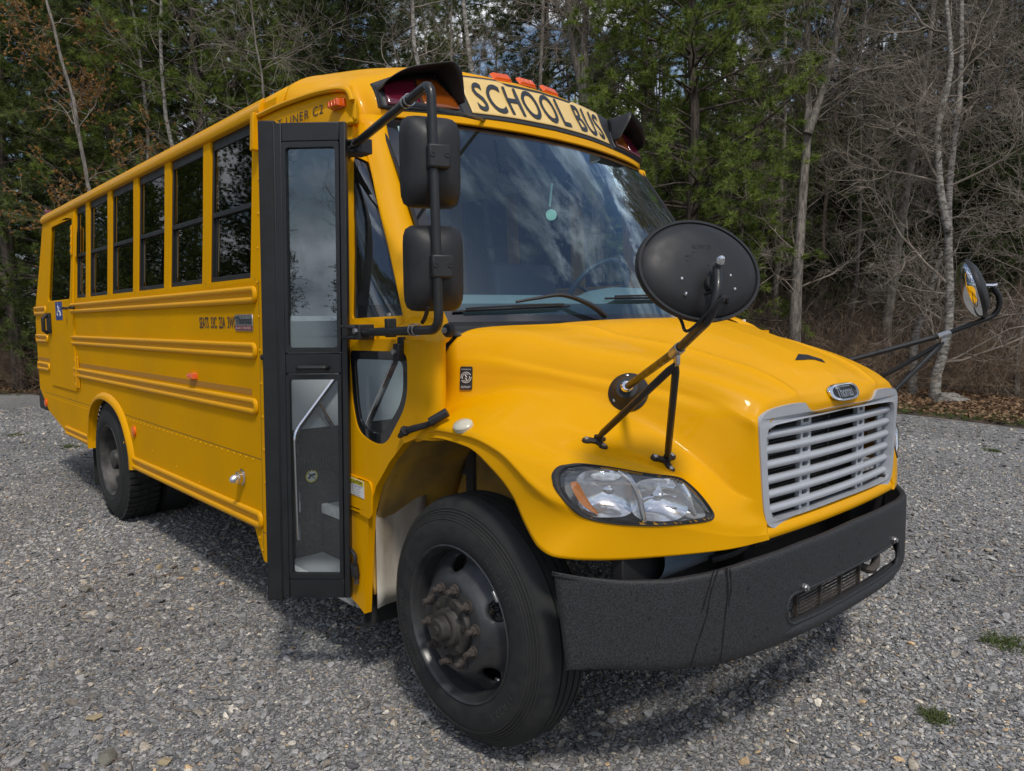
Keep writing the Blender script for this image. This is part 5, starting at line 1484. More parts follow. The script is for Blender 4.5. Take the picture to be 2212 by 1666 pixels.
b = MB(); b.box((-.30,-1.275,1.53),(-.275,-1.235,1.60)); b.box((-.30,-1.22,1.50),(-.262,-1.205,1.53)); b.box((-.30,-1.24,1.44),(-.262,-1.205,1.505)); b.build('arm_clamp', M['black'], mr, bevel=.004)
for x in (-.285, ): 
    b = MB(); b.orient_lathe([(0,.012),(.012,.012),(.013,0)], (x, -1.240, 1.475), (0,-1,0), 6); b.orient_lathe([(0,.009),(.01,.009),(.011,0)], (x, -1.262, 1.61), (0,-.3,1), 6); b.build('clamp_bolt', M['zinc'], mr)
b = MB(); b.orient_lathe([(0,.026),(.01,.026),(.02,.02),(.021,0)], (-.055,-1.155,1.555), (.3,-1,0), 14); b.build('arm_foot', M['black'], mr)
b = MB(); b.orient_lathe([(0,.011),(.01,.011),(.011,0)], (-.05,-1.178,1.555), (.3,-1,0), 6); b.build('clamp_bolt', M['zinc'], mr)
for xx in (-.085, -.062): 
    b = MB(); b.orient_lathe([(-.004,.020),(-.004,.0225),(.004,.0225),(.004,.020)], (xx, -1.292, 1.559), (1,-.08,.02), 14); b.build('clamp_band', M['zinc'], mr)
b = MB(); b.orient_lathe([(-.004,.019),(-.004,.022),(.004,.022),(.004,.019)], (-.105, -1.275, 2.354), (1,-.18,.083), 14); b.orient_lathe([(-.004,.019),(-.004,.022),(.004,.022),(.004,.019)], (-.132, -1.270, 2.352), (1,-.18,.083), 14); b.build('clamp_band', M['zinc'], mr)
# two mirror heads: housings seen from the front, glass faces the driver
fwd = Vector((.93, -.36, 0)).normalized(); lat = Vector((-fwd.y, fwd.x, 0)) ; lat = Vector((.36, .93, 0)).normalized()
def head(c, hw, hh):
    h = empty('mirror_head', (0,0,0)); h.parent = mr
    c = Vector(c); rows = []
    for d, sc, e in ((-.055,.90,7),(-.062,.96,7),(-.05,1.0,7),(-.03,1.0,7),(-.012,.980,6),(.004,.935,6),(.020,.82,5),(.036,.62,3.5),(.046,.42,3),(.050,.2,3),(.051,.01,3)):
        rr = []
        for j in range(48):
            a = 2*PI*j/48; ca, sa = math.cos(a), math.sin(a); q = (abs(ca)**e+abs(sa)**e)**(-1/e)
            wv = hw*sc*ca*q*(1-.05*(sa*q+0)*0); hz = hh*(sc if sc > .9 else .93-(.93-sc)*.72)*sa*q
            rr.append(tuple(c + fwd*(d) + lat*wv + Vector((0,0,hz))))
        rows.append(rr+[rr[0]])
    b = MB(); b.grid(np.array(rows)); b.build('mirror_housing', M['black'], h, angle=60)
    b = MB(); rr = rows[0]; cc = np.mean(rr[:-1], axis=0); b.grid(np.array([rr, [tuple(np.array(p)*.02+cc*.98) for p in rr]])); b.build('mirror_glass', M['mirror'], h, angle=60)
    b = MB()
    q = c + fwd*.070
    b.obox(q, lat*.037, Vector((0,0,.038)), fwd*.022)
    b.build('mount_clamp', M['black'], h, bevel=.006)
    for k in (-1, 1):
        b = MB(); b.orient_lathe([(0,.009),(.003,.009),(.0031,.005),(.001,.004),(.001,0)], q+lat*.025*k+fwd*.022+Vector((0,0,.004)), fwd, 12); b.build('clamp_screw', M['black_metal'], h)
HC = Vector((mx, my, 0)) - fwd*.076
head((HC.x+.004, HC.y+.010, 2.128), .103, .152)
head((HC.x+.008, HC.y+.012, 1.770), .103, .147)
# cable from the lower head
b = MB(); b.tube([(.02,-1.30,1.64),(-.03,-1.28,1.60),(-.06,-1.27,1.585)], .008, 6, smooth=4); b.build('mirror_cable', M['black'], mr)
# crossview mirrors on the fenders
for s in (-1, 1):
    cm = empty('crossview_mirror', (0,0,0)); cm.parent = bus
    def S(x, y, z): return Vector((x, s*y, z))
    q, n = hood_bvh.find_nearest(Vector((.46,.735,1.338)))[:2]
    q, n = hood_bvh.find_nearest(Vector((.44,.745,1.330)))[:2]
    if n.y < 0: n = -n
    base = Vector((q.x, q.y*s, q.z)); nb = Vector((n.x, n.y*s, n.z))
    clamp_ = S(.865,1.061,1.500); bend = S(1.045,1.175,1.590); up1 = S(1.062,1.168,1.66); tip_ = S(1.035,1.130,1.722)
    root = base + nb*.045
    b = MB(); b.orient_lathe([(0,.072),(.006,.072),(.014,.060),(.038,.042),(.046,.038),(.048,0)], base - nb*.004, nb, 28); b.build('mount_base', M['black'], cm, angle=40)
    b = MB(); b.orient_lathe([(0,.022),(.012,.022),(.02,.016),(.024,0)], root, nb + (clamp_-root).normalized()*.6, 14); b.build('ball_joint', M['chrome'], cm)
    for t in (0, 2.1, 4.2):
        a1 = nb.orthogonal().normalized(); a2 = nb.cross(a1); b = MB(); b.orient_lathe([(0,.007),(.004,.006),(.006,0)], base+nb*.008+(a1*math.cos(t)+a2*math.sin(t))*.058, nb, 8); b.build('base_screw', M['zinc'], cm)
    b = MB(); P = fillet_path([root + (clamp_-root).normalized()*.01, clamp_, bend, up1, tip_], .045, 8); b.tube(P, .0125, 12); b.build('mirror_arm', M['black_metal'], cm)
    b = MB(); d_ = (bend-clamp_).normalized(); b.orient_lathe([(-.028,.0135),(-.028,.0165),(.028,.0165),(.028,.0135)], clamp_, d_, 14); b.obox(clamp_+Vector((0,0,-.028)), d_*.014, Vector((0,0,.016)), d_.cross(Vector((0,0,1)))*.006); b.build('arm_clamp', M['zinc'], cm, bevel=.002)
    jn = clamp_ + Vector((0,0,-.034))
    f1q, f1n = hood_bvh.find_nearest(Vector((.470,.955,1.160)))[:2]; f2q, f2n = hood_bvh.find_nearest(Vector((.645,.805,1.125)))[:2]
    for fq, fn_ in ((f1q, f1n), (f2q, f2n)):
        if fn_.z < 0: fn_ = -fn_
        fp = Vector((fq.x, fq.y*s, fq.z)); fn2 = Vector((fn_.x, fn_.y*s, fn_.z))
        b = MB(); b.tube([fp+fn2*.02, fp+fn2*.02+(jn-fp).normalized()*.04, jn-(jn-fp).normalized()*.04, jn], [.007,.0115,.0115,.006], 10); b.build('strut', M['black_metal'], cm)
        b = MB(); a1 = fn2.cross(Vector((0,0,1))).normalized(); a2 = fn2.cross(a1)
        for t in (PI/2, PI/2+2.1, PI/2+4.2):
            e_ = fp + (a1*math.cos(t)+a2*math.sin(t))*.036
            b.tube([fp+fn2*.006, e_+fn2*.006], .011, 8); b.orient_lathe([(0,.0150),(.008,.0150),(.009,0)], e_, fn2, 14)
        b.obox(fp+fn2*.014, a1*.006, a2*.014, fn2*.012)
        b.build('strut_foot', M['black'], cm)
        for t in (PI/2, PI/2+2.1, PI/2+4.2):
            e_ = fp + (a1*math.cos(t)+a2*math.sin(t))*.036; b = MB(); b.orient_lathe([(0,.0085),(.006,.0085),(.0085,.004),(.009,0)], e_+fn2*.009, fn2, 8); b.build('foot_bolt', M['zinc'], cm)
    # the oval dish: back towards the front, convex mirror towards the driver
    cdish = S(.965,1.110,1.712)
    nrm = Vector((.80, -.36, .12)).normalized() if s < 0 else Vector((.80, .36, .12)).normalized()
    nrm = Vector((.88, s*.33, .30)).normalized()
    hx = Vector((0,0,1)).cross(nrm).normalized(); hy = nrm.cross(hx)
    a_, c_ = .188, .140
    def oring(sc, off, n=64): return [tuple(cdish + hx*(a_*sc*math.cos(t)) + hy*(c_*sc*math.sin(t)) + nrm*off) for t in np.linspace(0, 2*PI, n+1)]
    b = MB(); b.grid(np.array([oring(1.0,-.004), oring(1.012,.006), oring(1.0,.014), oring(.955,.014), oring(.945,.008)])); rimd = b.build('dish_rim', M['black'], cm, angle=50)
    b = MB(); b.grid(np.array([oring(.95,.008), oring(.93,.012), oring(.87,.022), oring(.72,.034), oring(.5,.042), oring(.25,.045), oring(.01,.046)])); dish = b.build('dish_back', M['black'], cm, angle=60)
    b = MB(); b.grid(np.array([oring(math.cos(t)*.965, -.004-.060*math.sin(t)) for t in np.linspace(0, PI/2-.01, 14)])); b.build('mirror_glass', M['mirror'], cm, angle=80)
    if s < 0:
        P = [Vector(cdish)+hx*u+hy*v+nrm*.046 for u, v in ((-.085,-.035),(-.08,-.075),(.066,-.025),(.072,-.062))]
        for p in P: b = MB(); b.orient_lathe([(-.006,.0055),(.0,.0055),(.004,.003),(.005,0)], p+nrm*-.006, nrm, 8); b.build('dish_rivet', M['chrome'], cm)
        b = MB()
        for k, t_ in enumerate(('ROSCO', 'JAMAICA NY USA', 'PRODUCT MAY BE COVERED', 'BY ONE OR MORE OF THESE', 'US PATENTS AND OTHERS')):
            vv, ff = text_mesh(t_, .017 if k == 0 else .0085, 1.0, 'CENTER'); b.add([tuple(cdish+hx*(v[0]-.01)+hy*(v[1]+.045-.012*k)+nrm*(.0445)) for v in vv], ff)
        b.build('dish_lettering', M['black_metal'], dish, smooth=False)
        b = MB(); lug = cdish + hx*.012 + hy*(-.052) + nrm*.045
        b.orient_lathe([(0,.024),(.010,.022),(.012,0)], lug+hx*-.012, nrm, 16); b.build('arm_socket', M['black'], cm)
        b = MB(); b.orient_lathe([(-.012,.012),(.014,.012),(.016,.013),(.026,.010),(.032,.005),(.034,0)], tip_+Vector((.004,-.006,.004)), nrm+Vector((.2,-.3,.4)), 10); b.build('acorn_nut', M['chrome'], cm)
        b = MB(); c1 = up1 + Vector((-.02,0,.0)); b.tube([cdish+hx*.045+hy*-.098+nrm*.035, up1+Vector((.02,-.01,-.02)), bend+Vector((-.06,.0,-.03)), bend+Vector((-.105,.03,-.01)), bend+Vector((-.115,.02,.05)), up1+Vector((-.06,.02,-.01)), up1+Vector((-.005,.0,.0))], .0045, 6, smooth=5); b.tube([bend+Vector((-.107,.03,.0)), bend+Vector((-.116,.02,.045))], .009, 8); b.build('heater_cable', M['black'], cm)
    else:
        b = MB(); b.tube([tip_, cdish+nrm*.04], .010, 8); b.orient_lathe([(0,.010),(.018,.008),(.022,0)], tip_, nrm, 10); b.build('acorn_nut', M['chrome'], cm)
# washer-pole stub beyond the hood and roof antennas
b = MB(); b.tube([(-.205,1.10,1.50),(-.205,1.10,1.578)], .011, 8); b.build('fender_guide_post', M['white'], bus)
b = MB(); b.tube([(-1.35,.45,2.86),(-1.35,.45,2.90)], .018, 8); b.tube([(-1.35,.45,2.90),(-1.35,.45,2.97)], .003, 6); b.tube([(-1.2,.85,2.80),(-1.2,.85,3.02)], .0025, 6); b.tube([(-1.2,.85,2.80),(-1.2,.85,2.83)], .014, 8); b.build('antenna', M['black_metal'], bus)
# ================================================================== SURROUNDINGS
CAMP = np.array([2.09918, -2.80103, 1.59249])
def px_dir(u):
    """ground bearing seen at image column u (2212 px wide frame)"""
    a = math.radians(137.86586) - math.atan((u-1106)/1606.965)
    return np.array([math.cos(a), math.sin(a)])
def at(u, dist):
    """ground position `dist` metres in front of the camera plane at column u"""
    a = math.atan((u-1106)/1606.965); d = px_dir(u)*dist/math.cos(a)
    return np.array([CAMP[0]+d[0], CAMP[1]+d[1]])
EDGE0 = np.array([-2.5, 9.9]); ET = np.array([.848, .530]); EN = np.array([-.530, .848])
def bend(t): return -1.42*np.log1p(np.exp(3*(np.asarray(t, float)+.1)))/3
def s_of(x, y): return (x-EDGE0[0])*EN[0] + (y-EDGE0[1])*EN[1] - bend(np.clip((x-EDGE0[0])*ET[0] + (y-EDGE0[1])*ET[1], -60, 12))
def wob(t): return .35*np.sin(t*.45+1)+.22*np.sin(t*1.3)+.10*np.sin(t*3.1+2)
def floor_z(x, y):
    s = s_of(x, y); return np.where(s > 0, .03 + .022*np.clip(s, 0, 60), 0.0)

# ---- ground materials
def gravel_material():
    m, n, l, b = _nt('gravel_ground')
    t = n.new('ShaderNodeTexCoord')
    def vor(scale, feat='F1', rnd=1.0):
        v = n.new('ShaderNodeTexVoronoi'); v.inputs['Scale'].default_value = scale; v.feature = feat; v.inputs['Randomness'].default_value = rnd
        l.new(t.outputs['Object'], v.inputs['Vector']); return v
    v1 = vor(46); v2 = vor(46, 'DISTANCE_TO_EDGE')
    sp = n.new('ShaderNodeSeparateColor'); l.new(v1.outputs['Color'], sp.inputs[0])
    r = n.new('ShaderNodeValToRGB'); e = r.color_ramp.elements
    e[0].position = 0; e[0].color = (.19, .19, .19, 1); e[1].position = 1; e[1].color = (.60, .58, .54, 1)
    for p, c in ((.3, (.27, .268, .27, 1)), (.55, (.36, .355, .355, 1)), (.75, (.42, .40, .37, 1)), (.9, (.40, .385, .36, 1))):
        k = e.new(p); k.color = c
    l.new(sp.outputs[0], r.inputs[0])
    ed = n.new('ShaderNodeMapRange'); ed.inputs[1].default_value = 0; ed.inputs[2].default_value = .012*46*.35; ed.inputs[3].default_value = .50; ed.inputs[4].default_value = 1  # crevice shade between the stones, painted into the colour
    l.new(v2.outputs[0], ed.inputs[0])
    nz = n.new('ShaderNodeTexNoise'); nz.inputs['Scale'].default_value = .55; nz.inputs['Detail'].default_value = 6; l.new(t.outputs['Object'], nz.inputs['Vector'])
    pm = n.new('ShaderNodeMapRange'); pm.inputs[1].default_value = .35; pm.inputs[2].default_value = .7; pm.inputs[3].default_value = .72; pm.inputs[4].default_value = 1.12
    l.new(nz.outputs['Fac'], pm.inputs[0])
    mu = n.new('ShaderNodeMath'); mu.operation = 'MULTIPLY'; l.new(ed.outputs[0], mu.inputs[0]); l.new(pm.outputs[0], mu.inputs[1])
    mc = n.new('ShaderNodeVectorMath'); mc.operation = 'SCALE'; l.new(r.outputs[0], mc.inputs[0]); l.new(mu.outputs[0], mc.inputs['Scale'])
    l.new(mc.outputs[0], b.inputs['Base Color'])
    b.inputs['Roughness'].default_value = .85
    h = n.new('ShaderNodeMath'); h.operation = 'MULTIPLY_ADD'; l.new(sp.outputs[1], h.inputs[0]); h.inputs[1].default_value = .6; l.new(ed.outputs[0], h.inputs[2])
    bp = n.new('ShaderNodeBump'); bp.inputs['Strength'].default_value = .9; bp.inputs['Distance'].default_value = .012
    l.new(h.outputs[0], bp.inputs['Height']); l.new(bp.outputs[0], b.inputs['Normal'])
    return m
G_MAT = gravel_material()
LITTER = mat('leaf_litter_ground', (.115, .080, .052), .9, col2=(.045, .034, .026), var_scale=5, bump=.9, bump_scale=35, bump_dist=.02, detail=8)

xs = np.concatenate([-np.geomspace(400, 12, 9), np.linspace(-10, 10, 9), np.geomspace(12, 400, 9)])
b = MB(); b.grid(np.array([[(x, y, 0) for x in xs] for y in xs]))
tag(b.build('gravel_lot', G_MAT, None, smooth=False), kind='structure')
rows = []
tt = np.linspace(-70, 70, 281)
for k, s in enumerate((0, .12, .5, 1.5, 3, 6, 10, 20, 40, 80)):
    o_ = wob(tt)*(1 if s < 2 else .3) + bend(np.clip(tt, -60, 12))
    X = EDGE0[0]+ET[0]*tt+EN[0]*(s+o_); Y = EDGE0[1]+ET[1]*tt+EN[1]*(s+o_)
    Z = np.full_like(tt, .002 if s == 0 else 0) + (0 if s == 0 else .03 + .022*s) + (.015*np.sin(tt*2.3+s*5) if s > 1 else 0)
    rows.append(np.c_[X, Y, Z])
b = MB(); b.grid(np.array(rows)); tag(b.build('forest_floor', LITTER, None), kind='structure')

# ---- fast mesh from arrays
def np_mesh(name, V, F, mats, parent=None, smooth=False, col=None):
    """F: (n,k) int array of one face size, or list of such arrays"""
    me = bpy.data.meshes.new(name)
    Fs = F if isinstance(F, list) else [F]
    V = np.asarray(V, np.float32)
    nl = sum(f.size for f in Fs); nf = sum(len(f) for f in Fs)
    me.vertices.add(len(V)); me.vertices.foreach_set('co', V.ravel())
    me.loops.add(nl); me.loops.foreach_set('vertex_index', np.concatenate([f.ravel() for f in Fs]).astype(np.int32))
    me.polygons.add(nf)
    tot = np.concatenate([np.full(len(f), f.shape[1]) for f in Fs]); st = np.concatenate([[0], np.cumsum(tot)[:-1]])
    me.polygons.foreach_set('loop_start', st.astype(np.int32))
    me.update(calc_edges=True)
    if smooth: me.polygons.foreach_set('use_smooth', np.ones(nf, bool))
    if col is not None:
        a = me.color_attributes.new('tint', 'FLOAT_COLOR', 'POINT'); a.data.foreach_set('color', np.asarray(col, np.float32).ravel())
    for m_ in (mats if isinstance(mats, (list, tuple)) else [mats]): me.materials.append(m_)
    o = bpy.data.objects.new(name, me); COL.objects.link(o)
    if parent: o.parent = parent
    return o
def tubes(P, Rr, n=4):
    """P (N,K,3), Rr (N,K) -> verts, quads"""
    N, K = P.shape[:2]
    T = np.gradient(P, axis=1); T /= np.linalg.norm(T, axis=2, keepdims=True)+1e-9
    ref = np.where(np.abs(T[:, :1, 2:3]) > .8, np.array([[[1., 0, 0]]]), np.array([[[0, 0, 1.]]]))
    A = np.cross(T, np.broadcast_to(ref, T.shape)); A /= np.linalg.norm(A, axis=2, keepdims=True)+1e-9
    B = np.cross(T, A)
    an = 2*PI*np.arange(n)/n
    V = P[:, :, None] + Rr[:, :, None, None]*(A[:, :, None]*np.cos(an)[None, None, :, None] + B[:, :, None]*np.sin(an)[None, None, :, None])
    idx = np.arange(N*K*n).reshape(N, K, n)
    q = np.stack([idx[:, :-1, :], np.roll(idx, -1, 2)[:, :-1, :], np.roll(idx, -1, 2)[:, 1:, :], idx[:, 1:, :]], -1).reshape(-1, 4)
    return V.reshape(-1, 3), q
def merge(parts):
    Vs, Fs, o = [], [], 0
    for V, F in parts: Vs.append(V); Fs.append(F+o); o += len(V)
    return np.concatenate(Vs), np.concatenate(Fs)
def grow(Pp, Rp, per, lo, hi, L, ang, K, r0, rg, up=.15, wander=.25, taper=.35, Lfall=None):
    """children of parent polylines Pp (N,K0,3)"""
    N, K0 = Pp.shape[:2]
    M_ = N*per
    t = rg.uniform(lo, hi, (N, per)); ti = t*(K0-1); i0 = np.clip(ti.astype(int), 0, K0-2); f = ti-i0
    ar = np.arange(N)[:, None]
    S = Pp[ar, i0]*(1-f)[..., None] + Pp[ar, i0+1]*f[..., None]
    D = Pp[ar, i0+1]-Pp[ar, i0]; D /= np.linalg.norm(D, axis=2, keepdims=True)+1e-9
    rp = Rp[ar, i0]
    rv = rg.normal(size=D.shape); rv -= D*(rv*D).sum(2, keepdims=True); rv /= np.linalg.norm(rv, axis=2, keepdims=True)+1e-9
    a = np.radians(rg.normal(ang, 12, (N, per)))[..., None]
    D = (D*np.cos(a)+rv*np.sin(a)).reshape(M_, 3)
    ln = rg.uniform(L[0], L[1], (N, per))
    if Lfall is not None: ln = ln*Lfall(t)
    ln = ln.reshape(M_)
    S = S.reshape(M_, 3)
    P = np.zeros((M_, K, 3)); P[:, 0] = S; d = D.copy()
    for k in range(1, K):
        d = d + rg.normal(size=d.shape)*wander + np.array([0, 0, up]); d /= np.linalg.norm(d, axis=1, keepdims=True)
        P[:, k] = P[:, k-1] + d*(ln/(K-1))[:, None]
    rr = np.minimum(r0*(ln/((L[0]+L[1])/2)), rp.reshape(M_)*.75)
    Rr = rr[:, None]*np.linspace(1, taper, K)[None]
    return P, Rr

def bark(name, c1, c2, scale=6, bands=False, bump=.8):
    m, n, l, b = _nt(name)
    t = n.new('ShaderNodeTexCoord'); mp = n.new('ShaderNodeMapping'); mp.inputs['Scale'].default_value = (1, 1, .22 if not bands else 2.2)
    l.new(t.outputs['Object'], mp.inputs[0])
    z = n.new('ShaderNodeTexNoise'); z.inputs['Scale'].default_value = scale; z.inputs['Detail'].default_value = 6; z.inputs['Roughness'].default_value = .7; l.new(mp.outputs[0], z.inputs['Vector'])
    r = n.new('ShaderNodeValToRGB'); r.color_ramp.elements[0].position = .40; r.color_ramp.elements[0].color = c2+(1,); r.color_ramp.elements[1].position = .58; r.color_ramp.elements[1].color = c1+(1,)
    l.new(z.outputs['Fac'], r.inputs[0]); l.new(r.outputs[0], b.inputs['Base Color']); b.inputs['Roughness'].default_value = .9
    bp = n.new('ShaderNodeBump'); bp.inputs['Strength'].default_value = bump; bp.inputs['Distance'].default_value = .02; l.new(z.outputs['Fac'], bp.inputs['Height']); l.new(bp.outputs[0], b.inputs['Normal'])
    return m
BK_GREY = bark('grey_bark', (.28, .25, .215), (.10, .085, .072), 22)
BK_PALE = bark('pale_birch_bark', (.40, .375, .335), (.11, .098, .085), 9, bands=True, bump=.4)
BK_DARK = bark('dark_pine_bark', (.13, .10, .08), (.035, .028, .024), 16)
TWIG = mat('bare_twigs', (.36, .305, .25), .85, col2=(.15, .125, .10), var_scale=3)
TWIG_D = mat('brown_brush', (.27, .205, .155), .9, col2=(.10, .072, .054), var_scale=2.5)
CANE = mat('tan_canes', (.36, .26, .17), .85, col2=(.16, .11, .075), var_scale=4)
def leafmat(name, a, c, trans=.25):
    m, n, l, b = _nt(name)
    at_ = n.new('ShaderNodeAttribute'); at_.attribute_name = 'tint'
    sp = n.new('ShaderNodeSeparateColor'); l.new(at_.outputs['Color'], sp.inputs[0])
    mx = n.new('ShaderNodeMix'); mx.data_type = 'RGBA'; mx.inputs[6].default_value = a+(1,); mx.inputs[7].default_value = c+(1,); l.new(sp.outputs[0], mx.inputs[0])
    l.new(mx.outputs[2], b.inputs['Base Color']); b.inputs['Roughness'].default_value = .65; b.inputs['Specular IOR Level'].default_value = .3
    tr = n.new('ShaderNodeBsdfTranslucent'); l.new(mx.outputs[2], tr.inputs[0])
    ms = n.new('ShaderNodeMixShader'); ms.inputs[0].default_value = trans
    o = n['Material Output']; l.new(b.outputs[0], ms.inputs[1]); l.new(tr.outputs[0], ms.inputs[2]); l.new(ms.outputs[0], o.inputs[0])
    return m
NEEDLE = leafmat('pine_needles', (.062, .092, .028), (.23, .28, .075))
NEEDLE_L = leafmat('bright_green_needles', (.085, .13, .028), (.31, .39, .075))  # a brighter green than the plain pine needles
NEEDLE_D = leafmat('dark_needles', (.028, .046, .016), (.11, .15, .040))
BUDS = leafmat('orange_buds', (.22, .11, .035), (.50, .27, .075))
GRASS = leafmat('grass_blades', (.05, .075, .02), (.15, .19, .055))
LEAVES = leafmat('dead_leaves', (.10, .055, .03), (.36, .23, .13), .1)

def tufts(C, n, L, W, rg, dirs=None, spread=1.0, flat=.0):
    """needle tufts: n thin triangles round each centre C (N,3)"""
    N = len(C)
    d = rg.normal(size=(N, n, 3)); 
    if dirs is not None: d = d*spread + dirs[:, None, :]*1.2
    if flat: d[..., 2] *= (1-flat)
    d /= np.linalg.norm(d, axis=2, keepdims=True)+1e-9
    w = np.cross(d, rg.normal(size=d.shape)); w /= np.linalg.norm(w, axis=2, keepdims=True)+1e-9
    ln = rg.uniform(.6, 1.15, (N, n, 1))*L
    o = C[:, None]+d*ln*.08
    V = np.stack([o-w*W/2, o+w*W/2, o+d*ln], 2).reshape(-1, 3)
    F = np.arange(len(V)).reshape(-1, 3)
    tint = np.repeat(np.clip(rg.normal(.42, .27, N), 0, 1), n*3)
    tint = np.clip(tint + np.repeat(rg.normal(0, .10, N*n), 3), 0, 1)
    return V, F, np.c_[tint, tint, tint, np.ones_like(tint)]

def make_pine(name, seed, H=13.0, z0=1.2, Lmax=3.0, matn=NEEDLE, dens=1.0, n=15, nl=.17, droop=.10):
    rg = np.random.default_rng(seed)
    root = empty(name)
    K = 10; z = np.linspace(-.1, H, K)
    T = np.zeros((1, K, 3)); T[0, :, 2] = z; T[0, :, 0] = np.cumsum(rg.normal(0, .05, K)); T[0, :, 1] = np.cumsum(rg.normal(0, .05, K)); T[0, :2, :2] = 0
    Rt = np.linspace(.17, .02, K)[None]*H/13
    # whorled limbs
    zs = []; q = z0
    while q < H-.3: zs.append(q); q += rg.uniform(.28, .46)
    P, Rr = [], []
    for zz in zs:
        f = (zz-z0)/(H-z0)
        for _ in range(rg.integers(4, 7)):
            L = Lmax*(1-f)**.75*rg.uniform(.55, 1.12)+.25
            if f < .12: L *= rg.uniform(.4, .95)
            a = rg.uniform(0, 2*PI); d0 = np.array([math.cos(a), math.sin(a), rg.uniform(.0, .35)+.5*f])
            p = np.zeros((7, 3)); p[0] = [np.interp(zz, z, T[0, :, 0]), np.interp(zz, z, T[0, :, 1]), zz+rg.uniform(-.1, .1)]
            d = d0/np.linalg.norm(d0)
            for k in range(1, 7):
                d = d+rg.normal(size=3)*.10; d[2] += (-droop if k < 4 else droop*1.3); d /= np.linalg.norm(d); p[k] = p[k-1]+d*L/6
            P.append(p); Rr.append(np.linspace(.022*L/2+.004, .004, 7))
    P = np.array(P); Rr = np.array(Rr)
    P2, R2 = grow(P, Rr, int(9*dens), .22, .98, (.35, .95), 52, 5, .006, rg, up=.02, wander=.12)
    P2[..., 2] = P2[..., 2]*1.0
    trunk = np_mesh('trunk', *merge([tubes(T, Rt, 9)]), BK_DARK, root, smooth=True)
    V, F = merge([tubes(P, Rr, 5), tubes(P2, R2, 3)])
    np_mesh('limbs', V, F, BK_DARK, root)
    # tufts along the branchlets
    t = rg.uniform(.25, 1.02, (len(P2), 4)); ti = np.clip(t*4, 0, 3.999); i0 = ti.astype(int); f = ti-i0; ar = np.arange(len(P2))[:, None]
    C = (P2[ar, i0]*(1-f)[..., None]+P2[ar, np.minimum(i0+1, 4)]*f[..., None]).reshape(-1, 3)
    D = (P2[ar, np.minimum(i0+1, 4)]-P2[ar, i0]).reshape(-1, 3); D /= np.linalg.norm(D, axis=1, keepdims=True)+1e-9
    t2 = rg.uniform(.6, 1.0, (len(P), 5)); ti = t2*5.999; i0 = ti.astype(int); ar = np.arange(len(P))[:, None]; C2 = (P[ar, i0]).reshape(-1, 3)
    D2 = (P[ar, np.minimum(i0+1, 6)]-P[ar, np.maximum(i0-1, 0)]).reshape(-1, 3); D2 /= np.linalg.norm(D2, axis=1, keepdims=True)+1e-9
    C = np.concatenate([C, C2]); D = np.concatenate([D, D2])
    V, F, col = tufts(C, int(n*1.35), nl, .0105, rg, D, 1.0, .2)
    np_mesh('crown', V, F, matn, root, col=col)
    return root

def make_bare(name, seed, H=11.0, r=.10, bark_m=BK_GREY, lean=(0, 0), n1=26, n2=7, n3=7, L1=(1.0, 3.0), lo=.22, fork=False, up=.16, trunk_path=None, twig=TWIG, buds=False, n4=0, stems=()):
    rg = np.random.default_rng(seed)
    root = empty(name)
    K = 16; z = np.linspace(-.15, H, K)
    T = np.zeros((1, K, 3)); T[0, :, 2] = z
    wb = np.cumsum(rg.normal(0, .045, (K, 2)), axis=0); wb -= wb[1]
    T[0, :, 0] = wb[:, 0]+lean[0]*z; T[0, :, 1] = wb[:, 1]+lean[1]*z
    if trunk_path is not None:
        tp = np.array(trunk_path, float); T[0] = catmull(np.linspace(0, 1, len(tp)), tp, np.linspace(0, 1, K))
    Rt = (r*np.linspace(1, .30, K)**1.0)[None]; Rt[0, 0] *= 1.25
    parts = [tubes(T, Rt, 12)]
    Ps, Rs = [T], [Rt]
    if fork:
        P0, R0 = grow(T, Rt, fork, .28, .5, (H*.5, H*.62), 20, K, r*.62, rg, up=.25, wander=.06, taper=.3)
        parts.append(tubes(P0, R0, 8)); Ps.append(P0); Rs.append(R0)
    for q in stems:
        q = np.array(q, float); P0 = catmull(np.linspace(0, 1, len(q)), q, np.linspace(0, 1, K))[None]; R0 = (r*.72*np.linspace(1, .4, K))[None]
        parts.append(tubes(P0, R0, 10)); Ps.append(P0); Rs.append(R0)
    PT, RT = np.concatenate(Ps), np.concatenate(Rs)
    Vt, Ft = merge(parts)
    np_mesh('trunk', Vt, Ft, bark_m, root, smooth=True)
    P1, R1 = grow(PT, RT, n1, lo, .99, L1, 62, 9, min(r*.24, .022), rg, up=up*.6, wander=.20, taper=.25, Lfall=lambda t: 1.15-.65*t)
    P2, R2 = grow(P1, R1, n2, .15, 1.0, (.45, 1.35), 48, 7, .010, rg, up=up*.4, wander=.22, taper=.4)
    P3, R3 = grow(P2, R2, n3, .1, 1.0, (.18, .60), 45, 5, .0052, rg, up=up*.3, wander=.25, taper=.6)
    pr_ = [tubes(P1, R1, 6), tubes(P2, R2, 4), tubes(P3, np.maximum(R3, .0028), 3)]
    if n4:
        P4, R4 = grow(P3, R3, n4, .1, 1.0, (.08, .26), 45, 3, .004, rg, up=.02, wander=.3, taper=.7); pr_.append(tubes(P4, np.maximum(R4, .0026), 3))
    V, F = merge(pr_)
    np_mesh('crown', V, F, twig, root)
    if buds:
        C = P3[:, 1:].reshape(-1, 3); C = C[rg.random(len(C)) < .7]
        V, F, col = tufts(C, 8, .048, .034, rg)
        np_mesh('buds', V, F, BUDS, root, col=col)
    return root

